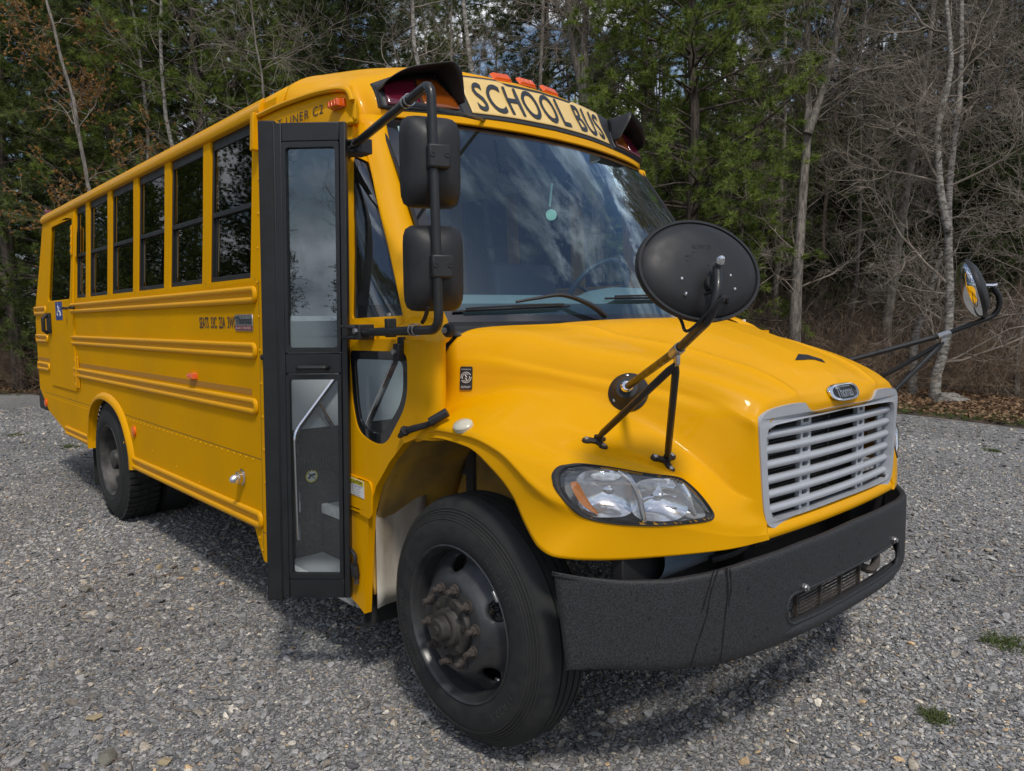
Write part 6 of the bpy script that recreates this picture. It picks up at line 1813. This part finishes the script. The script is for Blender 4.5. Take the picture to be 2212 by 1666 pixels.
def copy_tree(o, loc, rz, sc, label, group=None, tilt=(0, 0)):
    r = o.copy(); COL.objects.link(r)
    for ch in list(o.children):
        c = ch.copy(); COL.objects.link(c); c.parent = r
    place(r, loc, rz, sc, label, group, tilt); return r
def place(r, loc, rz=0, sc=1, label=None, group=None, tilt=(0, 0), cat='tree'):
    r.location = (loc[0], loc[1], float(floor_z(loc[0], loc[1]))); r.rotation_euler = (tilt[0], tilt[1], rz); r.scale = (sc, sc, sc)
    tag(r, label, cat, group); return r

# ---- the trees one can tell apart, left to right
right_of = np.array([_rt.x, _rt.y])         # towards the right of the picture
def lean_px(base_u, top_u, dist, ztop):     # lean so that the trunk reaches column top_u at height ztop
    w = (top_u-base_u)/1606.965*dist; return right_of*w/ztop
def pxp(u, v, dist):
    """point seen at (u, v) of the 2212 x 1666 frame, `dist` metres deep"""
    d = np.array(_f) + (u-1106)/1606.965*np.array(_r2) - (v-833)/1606.965*np.array(_u2)
    return CAMP + d*dist
def path_at(name, seed, pts, dist, r, label, group=None, ext=3.0, stems=(), **k):
    P = [pxp(u, v, dist) for u, v in pts]; base = P[0].copy(); base[2] = float(floor_z(base[0], base[1]))
    top = P[-1] + (P[-1]-P[-2])/np.linalg.norm(P[-1]-P[-2])*ext
    L = [np.array([0, 0, -.1])] + [p-base for p in P] + [top-base]
    S = [[pxp(u, v, dist-.1)-base for u, v in q] for q in stems]
    for q in S: q.append(q[-1] + (q[-1]-q[-2])/np.linalg.norm(q[-1]-q[-2])*ext)
    o = make_bare(name, seed, r=r, trunk_path=L, stems=S, **k); return place(o, base[:2], 0, 1, label, group)
def bare_at(name, seed, ub, ut, dist, r, label, group=None, H=11, ztop=8.5, **k):
    ln = lean_px(ub, ut, dist, ztop)
    o = make_bare(name, seed, H=H, r=r, lean=tuple(ln), **k); p = at(ub, dist); return place(o, p, 0, 1, label, group)
bare_at('budding_tree', 11, 285, 165, 15.0, .055, 'slim tree hung with orange spring buds above the rear of the bus', H=10, ztop=8.2, n1=20, n2=6, n3=7, L1=(1.0, 2.4), lo=.16, buds=True, up=.10)
bare_at('birch_tree', 12, 378, 318, 16.5, .060, 'pale thin leafless trunk, left one of the pair above the side windows', H=11, ztop=8.6, bark_m=BK_PALE, n1=9, n2=5, n3=5, up=.25)
bare_at('birch_tree', 13, 418, 368, 16.0, .062, 'pale thin leafless trunk, right one of the pair above the side windows', H=11, ztop=8.6, bark_m=BK_PALE, n1=9, n2=5, n3=5, up=.25)
bare_at('bare_tree', 14, 610, 560, 15.5, .050, 'small leafless tree with pale twigs just behind the front end of the roof', H=8.2, ztop=8, n1=22, n2=8, n3=8, L1=(1.4, 3.4), lo=.4, up=.03)
bare_at('birch_tree', 15, 938, 884, 16.0, .085, 'white barked birch leaning left above the red warning lamp', H=11, ztop=8.6, bark_m=BK_PALE, n1=20, n2=7, n3=8, lo=.4, up=.06)
bare_at('birch_tree', 16, 1095, 1012, 16.5, .095, 'white barked birch leaning left above the word SCHOOL', H=11, ztop=8.7, bark_m=BK_PALE, n1=20, n2=7, n3=8, lo=.4, up=.05)
path_at('bare_tree', 17, [(1292,420),(1275,260),(1263,220),(1240,110),(1226,0)], 16.0, .15, 'thick grey forked trunk standing behind the word BUS', stems=[[(1262,225),(1264,150),(1262,80),(1268,0)]], n1=18, n2=7, n3=9, L1=(1.2, 3.2), lo=.35, up=.03)
bare_at('bare_tree', 18, 1668, 1650, 18.5, .085, 'slender grey trunk just right of the bright green pine', H=12, ztop=9.8, n1=18, n2=6, n3=7)
path_at('bare_tree', 19, [(1718,690),(1722,600),(1733,430),(1746,260),(1742,120),(1748,0)], 14.5, .125, 'straight thick grey trunk between the pine and the leaning trees', stems=[[(1744,290),(1766,230),(1800,120),(1812,0)]], n1=22, n2=7, n3=9, lo=.2, L1=(1.0, 2.6), up=.06)
path_at('bare_tree', 20, [(1915,705),(1920,673),(1949,468),(1979,293),(2004,120),(2018,0)], 15.5, .115, 'grey furrowed trunk leaning right, left of the double birch', n1=24, n2=7, n3=8, lo=.22, up=.06, L1=(1.0, 2.6))
path_at('birch_tree', 21, [(2022,812),(2036,770),(2052,683),(2048,488),(2053,371),(2074,195),(2077,0)], 13.2, .098, 'pale birch that divides into two stems, behind the far fender mirror', bark_m=BK_PALE, n1=26, n2=8, n3=9, L1=(1.0, 3.0), lo=.2, up=.03, stems=[[(2049,500),(2030,400),(2028,273),(2054,146),(2044,0)]], n4=2)
path_at('broken_trunk', 24, [(1975,745),(1990,690),(2012,620),(2030,560)], 13.9, .085, 'short pale snag leaning against the foot of the double birch', bark_m=BK_PALE, ext=.15, n1=4, n2=3, n3=3, lo=.4, L1=(.4, 1.0))
bare_at('bare_tree', 22, 2195, 2230, 13.5, .05, 'leafless tree with many reddish twigs at the right edge', H=10, ztop=7.2, n1=30, n2=8, n3=8, lo=.12, up=.12, n4=2)
bare_at('bare_tree', 23, 1835, 1850, 17.5, .05, 'thin leafless sapling between the straight and the leaning grey trunks', H=9, ztop=8.5, n1=22, n2=7, n3=7, lo=.15)

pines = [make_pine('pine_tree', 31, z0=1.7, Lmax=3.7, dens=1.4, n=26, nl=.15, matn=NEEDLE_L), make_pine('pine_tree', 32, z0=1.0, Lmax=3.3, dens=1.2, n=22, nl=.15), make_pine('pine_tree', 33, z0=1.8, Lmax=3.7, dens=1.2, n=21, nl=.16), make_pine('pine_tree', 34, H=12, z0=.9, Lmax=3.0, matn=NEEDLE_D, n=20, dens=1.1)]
PL = [ # proto, column, dist, scale, label
 (0, 1478, 15.8, 1.0, 'bright green pine with full boughs right of the SCHOOL BUS sign'),
 (1, 40, 17.5, 1.05, 'deep green pine with low boughs at the left edge'),
 (2, 190, 20.0, 1.1, 'dark pine behind the orange budded tree'),
 (1, 505, 19.0, 1.0, 'light green pine filling the gap right of the paired pale trunks'),
 (2, 330, 22.0, 1.15, 'tall pine behind the paired pale trunks'),
 (1, 700, 19.5, 1.1, 'green pine above the front end of the bus roof'),
 (2, 835, 22.5, 1.1, 'pine left of the birch that leans over the warning lamp'),
 (3, 1180, 23.0, 1.2, 'shadowy pine between the leaning birch and the forked trunk'),
 (1, 1385, 20.5, 1.1, 'green pine directly left of the brightest pine'),
 (2, 1640, 22.0, 1.1, 'pine half hidden behind the slender grey trunk'),
 (3, 1830, 21.5, 1.1, 'dark pine behind the thin sapling'),
 (3, 1975, 20.0, 1.15, 'dark pine behind the leaning grey trunk'),
 (2, 2120, 21.0, 1.1, 'dark green pine behind the double birch'),
 (3, 2240, 18.0, 1.1, 'dark pine cut off by the right edge of the view'),
 (1, 265, 17.8, 1.0, 'dense green pine right behind the orange budded tree'),
 (0, 445, 17.5, .95, 'green pine between the pale trunks and the small leafless tree'),
 (0, 120, 18.5, 1.0, 'green pine left of the orange budded tree'),
 (3, 770, 18.0, 1.0, 'dark pine close behind the front end of the roof'),
 (3, -60, 21.0, 1.1, 'dark pine cut off by the left edge of the view'),
 (1, 1560, 26.0, 1.1, 'far pine glimpsed behind the right half of the brightest pine'),
 (2, 1010, 27.0, 1.2, 'far pine between the two leaning birches'),
 (0, 600, 25.0, 1.2, 'far pine behind the small leafless tree'),
]
used = set(); ra = np.random.default_rng(5)
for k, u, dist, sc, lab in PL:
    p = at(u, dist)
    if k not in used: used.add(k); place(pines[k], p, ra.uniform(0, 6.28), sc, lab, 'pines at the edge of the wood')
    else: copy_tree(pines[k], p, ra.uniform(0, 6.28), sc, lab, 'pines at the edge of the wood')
# slim trunks deeper in the wood
slim = [make_bare('slim_tree', 40+k, H=12, r=.06, n1=16, n2=5, n3=5, lo=.15, bark_m=[BK_GREY, BK_DARK, BK_GREY][k]) for k in range(3)]
su_ = [1410, 1560, 1600, 1700, 1765, 1800, 1868, 1935, 2000, 2085, 2150, 2200, 660, 780, 985, 1140]
SLAB = ['slim trunk behind the left half of the brightest pine', 'slim trunk behind the right half of the brightest pine', 'slim trunk at the right flank of the brightest pine', 'slim trunk just left of the straight thick trunk', 'slim trunk just right of the straight thick trunk', 'slim trunk left of the thin sapling', 'slim trunk right of the thin sapling', 'slim trunk crossing behind the leaning grey trunk', 'slim trunk between the leaning grey trunk and the double birch', 'slim trunk right behind the double birch', 'slim trunk in the gap right of the double birch', 'slim trunk nearest the right edge of the view', 'slim trunk above the front end of the side windows', 'slim trunk above the front corner of the roof', 'slim trunk between the two leaning white birches', 'slim trunk between the leaning birch and the forked trunk', 'slim trunk just left of the orange budded tree top', 'slim trunk nearest the left edge of the view', 'slim trunk right of the paired pale trunks', 'slim trunk between the forked trunk and the brightest pine']
for i, u in enumerate(su_):
    p = at(u+ra.uniform(-8, 8), ra.uniform(18, 26)); k = i % 3
    lab = SLAB[i]
    if i < 3: place(slim[k], p, ra.uniform(0, 6.28), ra.uniform(.9, 1.15), lab, 'slim trunks deeper in the wood', (ra.uniform(-.05, .05), ra.uniform(-.05, .05)))
    else: copy_tree(slim[k], p, ra.uniform(0, 6.28), ra.uniform(.8, 1.2), lab, 'slim trunks deeper in the wood', (ra.uniform(-.07, .07), ra.uniform(-.07, .07)))

# ---- wood beyond, one mass
rg = np.random.default_rng(77)
N = 9500
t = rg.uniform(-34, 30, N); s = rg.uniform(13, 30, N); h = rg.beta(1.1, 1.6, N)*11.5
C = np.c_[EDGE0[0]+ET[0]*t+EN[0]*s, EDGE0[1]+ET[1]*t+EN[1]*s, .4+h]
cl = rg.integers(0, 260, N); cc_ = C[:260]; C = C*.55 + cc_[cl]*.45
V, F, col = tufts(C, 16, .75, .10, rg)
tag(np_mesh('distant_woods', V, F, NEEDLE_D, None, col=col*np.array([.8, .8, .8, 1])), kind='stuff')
n_ = 420
t = rg.uniform(-36, 32, n_); s = rg.uniform(14, 34, n_)
P = np.zeros((n_, 6, 3)); P[:, :, 0] = (EDGE0[0]+ET[0]*t+EN[0]*s)[:, None]+rg.normal(0, .12, (n_, 6)).cumsum(1); P[:, :, 1] = (EDGE0[1]+ET[1]*t+EN[1]*s)[:, None]+rg.normal(0, .12, (n_, 6)).cumsum(1); P[:, :, 2] = np.linspace(0, 12, 6)[None]
Rr = rg.uniform(.04, .13, (n_, 1))*np.linspace(1, .5, 6)[None]
P1, R1 = grow(P, Rr, 22, .1, 1, (.8, 2.6), 65, 5, .02, rg, up=.1, wander=.2)
V, F = merge([tubes(P, Rr, 6), tubes(P1, R1, 3)])
tag(np_mesh('distant_trunks', V, F, BK_DARK, None), kind='stuff')

# ---- undergrowth at the edge of the wood
def brush(n, smin, smax, tmin, tmax, hmin, hmax, seed, m_, name, wander=.16, r=.006, kids=5, lean=.35):
    rg = np.random.default_rng(seed)
    nc = n//9; tc_ = rg.uniform(tmin, tmax, nc); sc_ = rg.uniform(smin, smax, nc)
    i = rg.integers(0, nc, n); t = tc_[i]+rg.normal(0, .16, n); s = sc_[i]+rg.normal(0, .16, n)
    K = 7; P = np.zeros((n, K, 3)); x = EDGE0[0]+ET[0]*t+EN[0]*s; y = EDGE0[1]+ET[1]*t+EN[1]*s
    P[:, 0] = np.c_[x, y, floor_z(x, y)]
    d = np.c_[rg.normal(0, lean, n), rg.normal(0, lean, n), np.ones(n)]; d /= np.linalg.norm(d, axis=1, keepdims=True)
    h = rg.uniform(hmin, hmax, n)
    for k in range(1, K):
        d = d+rg.normal(0, wander, d.shape); d[:, 2] -= .02*k; d /= np.linalg.norm(d, axis=1, keepdims=True); P[:, k] = P[:, k-1]+d*(h/(K-1))[:, None]
    P[:, :, 2] = np.maximum(P[:, :, 2], .02)
    Rr = (r*rg.uniform(.6, 1.4, n))[:, None]*np.linspace(1, .4, K)[None]
    parts = [tubes(P, Rr, 3)]
    if kids:
        P1, R1 = grow(P, Rr, kids, .25, 1, (.2, .8), 45, 5, r*.5, rg, up=.05, wander=.25)
        parts.append(tubes(P1, np.maximum(R1, .002), 3))
        P2, R2 = grow(P1, R1, 2, .2, 1, (.1, .35), 45, 4, r*.4, rg, up=.02, wander=.3); parts.append(tubes(P2, np.maximum(R2, .0018), 3))
    V, F = merge(parts); tag(np_mesh(name, V, F, m_, None), kind='stuff')
brush(2600, .8, 7.0, -24, -4, .8, 2.9, 51, TWIG_D, 'underbrush', kids=5)
brush(2600, 2.0, 8.0, -6, 14, .9, 2.9, 54, TWIG_D, 'right_underbrush', kids=5)
brush(900, 1.5, 3.6, -3, 9, .6, 1.9, 52, CANE, 'tan_canes', wander=.12, kids=3, lean=.6)
brush(1100, .4, 1.6, -22, -10, .3, 1.3, 53, CANE, 'pale_brush', wander=.2, kids=4, lean=.5)

# leaves and grass along the verge
rg = np.random.default_rng(9)
def on_edge(n, s0, s1, t0, t1):
    t = rg.uniform(t0, t1, n); s = rg.uniform(s0, s1, n)+wob(t)+bend(t); x = EDGE0[0]+ET[0]*t+EN[0]*s; y = EDGE0[1]+ET[1]*t+EN[1]*s
    return np.c_[x, y, np.maximum(floor_z(x, y), .0)+.012]
C = on_edge(70000, .05, 4.2, -24, 6)
C = C[rg.random(len(C)) < 1.0]
a = rg.normal(size=(len(C), 3)); a[:, 2] *= .35; a /= np.linalg.norm(a, axis=1, keepdims=True); c_ = np.cross(a, rg.normal(size=a.shape)*np.array([.3, .3, 1])); c_ /= np.linalg.norm(c_, axis=1, keepdims=True)
L_ = rg.uniform(.02, .05, (len(C), 1)); C[:, 2] += rg.uniform(0, .03, len(C))
V = np.stack([C-a*L_, C-c_*L_*.6, C+a*L_, C+c_*L_*.6], 1).reshape(-1, 3); F = np.arange(len(V)).reshape(-1, 4); tn = np.repeat(rg.random(len(C)), 4)
tag(np_mesh('leaf_litter', V, F, LEAVES, None, col=np.c_[tn, tn, tn, np.ones_like(tn)]), kind='stuff')
def blades(C, n, L, W, up=1.3):
    d = rg.normal(size=(len(C), n, 3)); d[..., 2] = np.abs(d[..., 2])*up+.3; d /= np.linalg.norm(d, axis=2, keepdims=True)
    w = np.cross(d, rg.normal(size=d.shape)); w /= np.linalg.norm(w, axis=2, keepdims=True)
    o = C[:, None]+rg.normal(0, L*.35, (len(C), n, 3))*np.array([1, 1, 0]); ln = rg.uniform(.4, 1.1, (len(C), n, 1))*L
    V = np.stack([o-w*W/2, o+w*W/2, o+d*ln], 2).reshape(-1, 3); tn = np.repeat(rg.random(len(C)*n), 3)
    return V, np.arange(len(V)).reshape(-1, 3), np.c_[tn, tn, tn, np.ones_like(tn)]
C = np.concatenate([on_edge(260, -.3, .9, -1.5, 3.5), on_edge(420, -.4, .5, -24, 6), on_edge(160, .0, 1.0, 1, 8)])
V, F, col = blades(C, 26, .07, .006)
tag(np_mesh('verge_grass', V, F, GRASS, None, col=col), kind='stuff')

# grass tufts that stand on the gravel
TU = [((1.10, 1.30), .11, 'flat green grass tuft on the gravel right of the bumper, the larger of two'), ((1.16, .32), .07, 'small green grass tuft on the gravel near the lower right corner'),
      ((-.50, 7.1), .10, 'green grass tuft on the gravel below the verge at the right edge'), ((-10.6, -1.0), .14, 'low green grass tuft left of the rear wheel by the left edge'), ((-8.8, -.65), .13, 'low green grass tuft behind the rear bumper'),
      ((-1.6, 6.6), .06, 'tiny grass tuft beyond the front grille on the gravel')]
for (x, y), r_, lab in TU:
    n_ = 16 if r_ > .08 else 9
    C = np.c_[x+rg.normal(0, r_*.5, n_), y+rg.normal(0, r_*.5, n_), np.full(n_, .005)]
    V, F, col = blades(C, 22, .055, .0045, up=.5)
    V = V - np.array([x, y, 0]); o = np_mesh('grass_tuft', V, F, GRASS, None, col=col); o.location = (x, y, 0); tag(o, lab, 'grass tuft')

# ---- loose gravel
def stone_mesh(name, seed, m_, sub=2, flat=.55, elong=1.0):
    import bmesh
    rg = np.random.default_rng(seed); bm = bmesh.new(); bmesh.ops.create_icosphere(bm, subdivisions=sub, radius=1)
    V = np.array([v.co[:] for v in bm.verts])
    for _ in range(9):
        n = rg.normal(size=3); n /= np.linalg.norm(n); d = rg.uniform(.45, .8); k = V@n-d; V = V-np.where(k > 0, k, 0)[:, None]*n*.97
    V *= np.array([elong*rg.uniform(.9, 1.35), rg.uniform(.65, .95), flat*rg.uniform(.7, 1.1)]); V += rg.normal(0, .015, V.shape)
    for v, c in zip(bm.verts, V): v.co = c
    me = bpy.data.meshes.new(name); bm.to_mesh(me); bm.free(); me.materials.append(m_)
    return me
GST = bpy.data.materials.new('gravel_stone'); GST.use_nodes = True
n, l = GST.node_tree.nodes, GST.node_tree.links
bs = n['Principled BSDF']; bs.inputs['Roughness'].default_value = .8
ai = n.new('ShaderNodeAttribute'); ai.attribute_type = 'INSTANCER'; ai.attribute_name = 'stone_col'
tcx = n.new('ShaderNodeTexCoord'); nz = n.new('ShaderNodeTexNoise'); nz.inputs['Scale'].default_value = 2.2; nz.inputs['Detail'].default_value = 6; l.new(tcx.outputs['Object'], nz.inputs['Vector'])
mr_ = n.new('ShaderNodeMapRange'); mr_.inputs[1].default_value = .3; mr_.inputs[2].default_value = .7; mr_.inputs[3].default_value = .65; mr_.inputs[4].default_value = 1.3; l.new(nz.outputs['Fac'], mr_.inputs[0])
vs = n.new('ShaderNodeVectorMath'); vs.operation = 'SCALE'; l.new(ai.outputs['Vector'], vs.inputs[0]); l.new(mr_.outputs[0], vs.inputs['Scale']); l.new(vs.outputs[0], bs.inputs['Base Color'])
stc = bpy.data.collections.new('gravel_kinds')
for k in range(10):
    o = bpy.data.objects.new('pebble_kind', stone_mesh('pebble_kind', 100+k, GST, 2 if k < 5 else 1)); stc.objects.link(o)
rg = np.random.default_rng(3)
def scatter(r0, r1, dens, size, sig):
    a0, a1 = math.radians(137.87-37), math.radians(137.87+37); A = .5*(a1-a0)*(r1*r1-r0*r0); n_ = int(A*dens)
    r = np.sqrt(rg.uniform(r0*r0, r1*r1, n_)); a = rg.uniform(a0, a1, n_)
    x = CAMP[0]+r*np.cos(a); y = CAMP[1]+r*np.sin(a)
    sz = size*np.exp(rg.normal(0, sig, n_))
    return np.c_[x, y, sz*rg.uniform(-.25, .35, n_)], sz
sets = [scatter(1.0, 3.4, 6800, .0076, .36), scatter(3.4, 5.5, 4400, .0084, .36), scatter(5.5, 9.0, 2200, .0100, .36), scatter(9.0, 17.0, 420, .016, .35), scatter(1.0, 7.0, 120, .021, .25)]
Pn = np.concatenate([p for p, _ in sets]); Sz = np.concatenate([s for _, s in sets])
ok = s_of(Pn[:, 0], Pn[:, 1]) < 0.15
# keep the stones from sitting inside tyres
for cx in (0, -4.56): ok &= ~((np.abs(Pn[:, 0]-cx) < .06) & (np.abs(np.abs(Pn[:, 1])-1.06) < .13))
Pn, Sz = Pn[ok], np.minimum(Sz[ok], .030); NN = len(Pn)
pal = np.array([1.76, 1.68, 1.57])*np.array([(.115,.12,.13),(.155,.16,.17),(.20,.205,.215),(.25,.25,.255),(.17,.155,.135),(.085,.087,.095),(.30,.275,.235),(.40,.38,.34),(.34,.25,.15),(.135,.12,.11)])
wgt = np.array([.19,.20,.18,.11,.10,.10,.055,.025,.010,.03]); wgt /= wgt.sum()
cols = pal[rg.choice(len(pal), NN, p=wgt)]*rg.uniform(.75, 1.25, (NN, 1))
patch = .90 + .17*np.sin(Pn[:, 0]*1.3+.5)*np.sin(Pn[:, 1]*1.7+Pn[:, 0]*.6)
cols = cols*patch[:, None]
me = bpy.data.meshes.new('loose_gravel'); me.vertices.add(NN); me.vertices.foreach_set('co', Pn.astype(np.float32).ravel())
def vattr(nm, ty, arr, fld):
    a = me.attributes.new(nm, ty, 'POINT'); a.data.foreach_set(fld, np.ascontiguousarray(arr).ravel())
vattr('stone_rot', 'FLOAT_VECTOR', np.c_[rg.normal(0, .38, NN), rg.normal(0, .38, NN), rg.uniform(0, 6.283, NN)].astype(np.float32), 'vector')
vattr('stone_scl', 'FLOAT_VECTOR', (Sz[:, None]*rg.uniform(.8, 1.25, (NN, 3))).astype(np.float32), 'vector')
vattr('stone_col', 'FLOAT_VECTOR', cols.astype(np.float32), 'vector')
vattr('stone_idx', 'INT', rg.integers(0, 10, NN).astype(np.int32), 'value')
me.materials.append(GST)
og = bpy.data.objects.new('loose_gravel', me); COL.objects.link(og); tag(og, kind='stuff')
ng = bpy.data.node_groups.new('scatter_gravel', 'GeometryNodeTree')
ng.interface.new_socket('Geometry', in_out='INPUT', socket_type='NodeSocketGeometry'); ng.interface.new_socket('Geometry', in_out='OUTPUT', socket_type='NodeSocketGeometry')
gi, go = ng.nodes.new('NodeGroupInput'), ng.nodes.new('NodeGroupOutput')
ci = ng.nodes.new('GeometryNodeCollectionInfo'); ci.inputs['Collection'].default_value = stc; ci.inputs['Separate Children'].default_value = True; ci.inputs['Reset Children'].default_value = True
ip = ng.nodes.new('GeometryNodeInstanceOnPoints'); ip.inputs['Pick Instance'].default_value = True
def na(nm, ty):
    a = ng.nodes.new('GeometryNodeInputNamedAttribute'); a.data_type = ty; a.inputs['Name'].default_value = nm; return a.outputs['Attribute']
e2r = ng.nodes.new('FunctionNodeEulerToRotation')
ng.links.new(na('stone_rot', 'FLOAT_VECTOR'), e2r.inputs[0]); ng.links.new(e2r.outputs[0], ip.inputs['Rotation'])
ng.links.new(na('stone_scl', 'FLOAT_VECTOR'), ip.inputs['Scale']); ng.links.new(na('stone_idx', 'INT'), ip.inputs['Instance Index'])
ng.links.new(gi.outputs[0], ip.inputs['Points']); ng.links.new(ci.outputs[0], ip.inputs['Instance']); ng.links.new(ip.outputs[0], go.inputs[0])
md = og.modifiers.new('scatter', 'NODES'); md.node_group = ng

# ---- larger stones one can tell apart, and the boulder
ST = mat('field_stone', (.24, .22, .17), .8, col2=(.13, .125, .11), var_scale=18, bump=.5, bump_scale=70)
ST2 = mat('tan_stone', (.46, .37, .22), .8, col2=(.28, .22, .14), var_scale=18, bump=.5, bump_scale=70)
SL = [((-2.82,-1.80), .050, ST, 'large olive grey stone on the gravel left of the open door'), ((-1.17,-2.13), .030, ST2, 'pale tan stone near the lower left corner, above the two flat grey ones'),
      ((-.83,-2.17), .044, ST, 'round grey stone at the bottom edge, left of its pale neighbour'), ((-.66,-2.02), .030, ST2, 'pale rounded stone at the bottom edge, right of the round grey stone'),
      ((-2.95,-1.35), .030, ST2, 'yellowish flat stone on the gravel between rear wheel and open door'), ((.56,-.30), .022, ST, 'whitish pebble on the gravel in front of the bumper')]
for i, ((x, y), r_, m_, lab) in enumerate(SL):
    me_ = stone_mesh('field_stone', 200+i, m_, 3, .6); o = bpy.data.objects.new('field_stone', me_); COL.objects.link(o)
    me_.polygons.foreach_set('use_smooth', [True]*len(me_.polygons)); me_.set_sharp_from_angle(angle=R(30))
    o.location = (x, y, r_*.28); o.scale = (r_, r_, r_); o.rotation_euler = (0, 0, i*1.3); tag(o, lab, 'stone')
me_ = stone_mesh('boulder', 300, mat('granite_boulder', (.36, .33, .29), .85, col2=(.17, .15, .13), var_scale=7, bump=.6, bump_scale=22, bump_dist=.01), 4, .55); me_.polygons.foreach_set('use_smooth', [True]*len(me_.polygons)); me_.set_sharp_from_angle(angle=R(40))
o = bpy.data.objects.new('boulder', me_); COL.objects.link(o); pb = at(2062, 12.75); o.location = (pb[0], pb[1], .13); o.scale = (.36, .30, .34); o.rotation_euler = (0, 0, .7); tag(o, 'pale rounded boulder at the foot of the brush, right side', 'boulder')
# fallen twigs on the gravel
rgt = np.random.default_rng(15)
P = []
for k in range(46):
    r_ = rgt.uniform(1.3, 6); a = math.radians(rgt.uniform(110, 172)); x, y = CAMP[0]+r_*math.cos(a), CAMP[1]+r_*math.sin(a)
    d = rgt.uniform(0, 6.28); L_ = rgt.uniform(.06, .22); q = np.zeros((6, 3))
    for j in range(6): q[j] = [x+math.cos(d)*L_*j/5, y+math.sin(d)*L_*j/5, .014+.006*math.sin(j)]; d += rgt.normal(0, .25)
    P.append(q)
P = np.array(P); V, F = tubes(P, np.full(P.shape[:2], .0022), 4); tag(np_mesh('fallen_twigs', V, F, TWIG_D, None), kind='stuff')

# ---- trees on the other side of the lot (they show in the glass and the mirrors)
far_ = [((-12-5.2*i-(1.5 if i % 2 else 0), -13.5-3.2*(i % 2)-.5*(i % 3)), [1,3,0,2][i % 4]) for i in range(17)] + [((-8,-20), 0), ((-3,-25), 3)]
for i, ((x, y), k) in enumerate(far_): copy_tree(pines[k], (x, y), i*1.1, 1.15, 'pine on the far side of the lot, mirrored in the bus glass', 'pines reflected in the windows')
for i, ((x, y), k) in enumerate((((9,-17), 0), ((6.5,7.5), 1), ((10,-26), 2), ((14,-20), 0), ((3,-28), 1))): copy_tree(slim[k], (x, y), i*2.1, 1.0, 'leafless tree on the far side of the lot, mirrored in the bus glass', 'bare trees reflected in the windows')
for i in range(16): copy_tree(pines[3 if i % 2 else 2], (-8+i*4.5, -58-3*(i % 3)), i*1.7, .8, 'pine on the far side of the lot, mirrored in the bus glass', 'pines reflected in the windows')
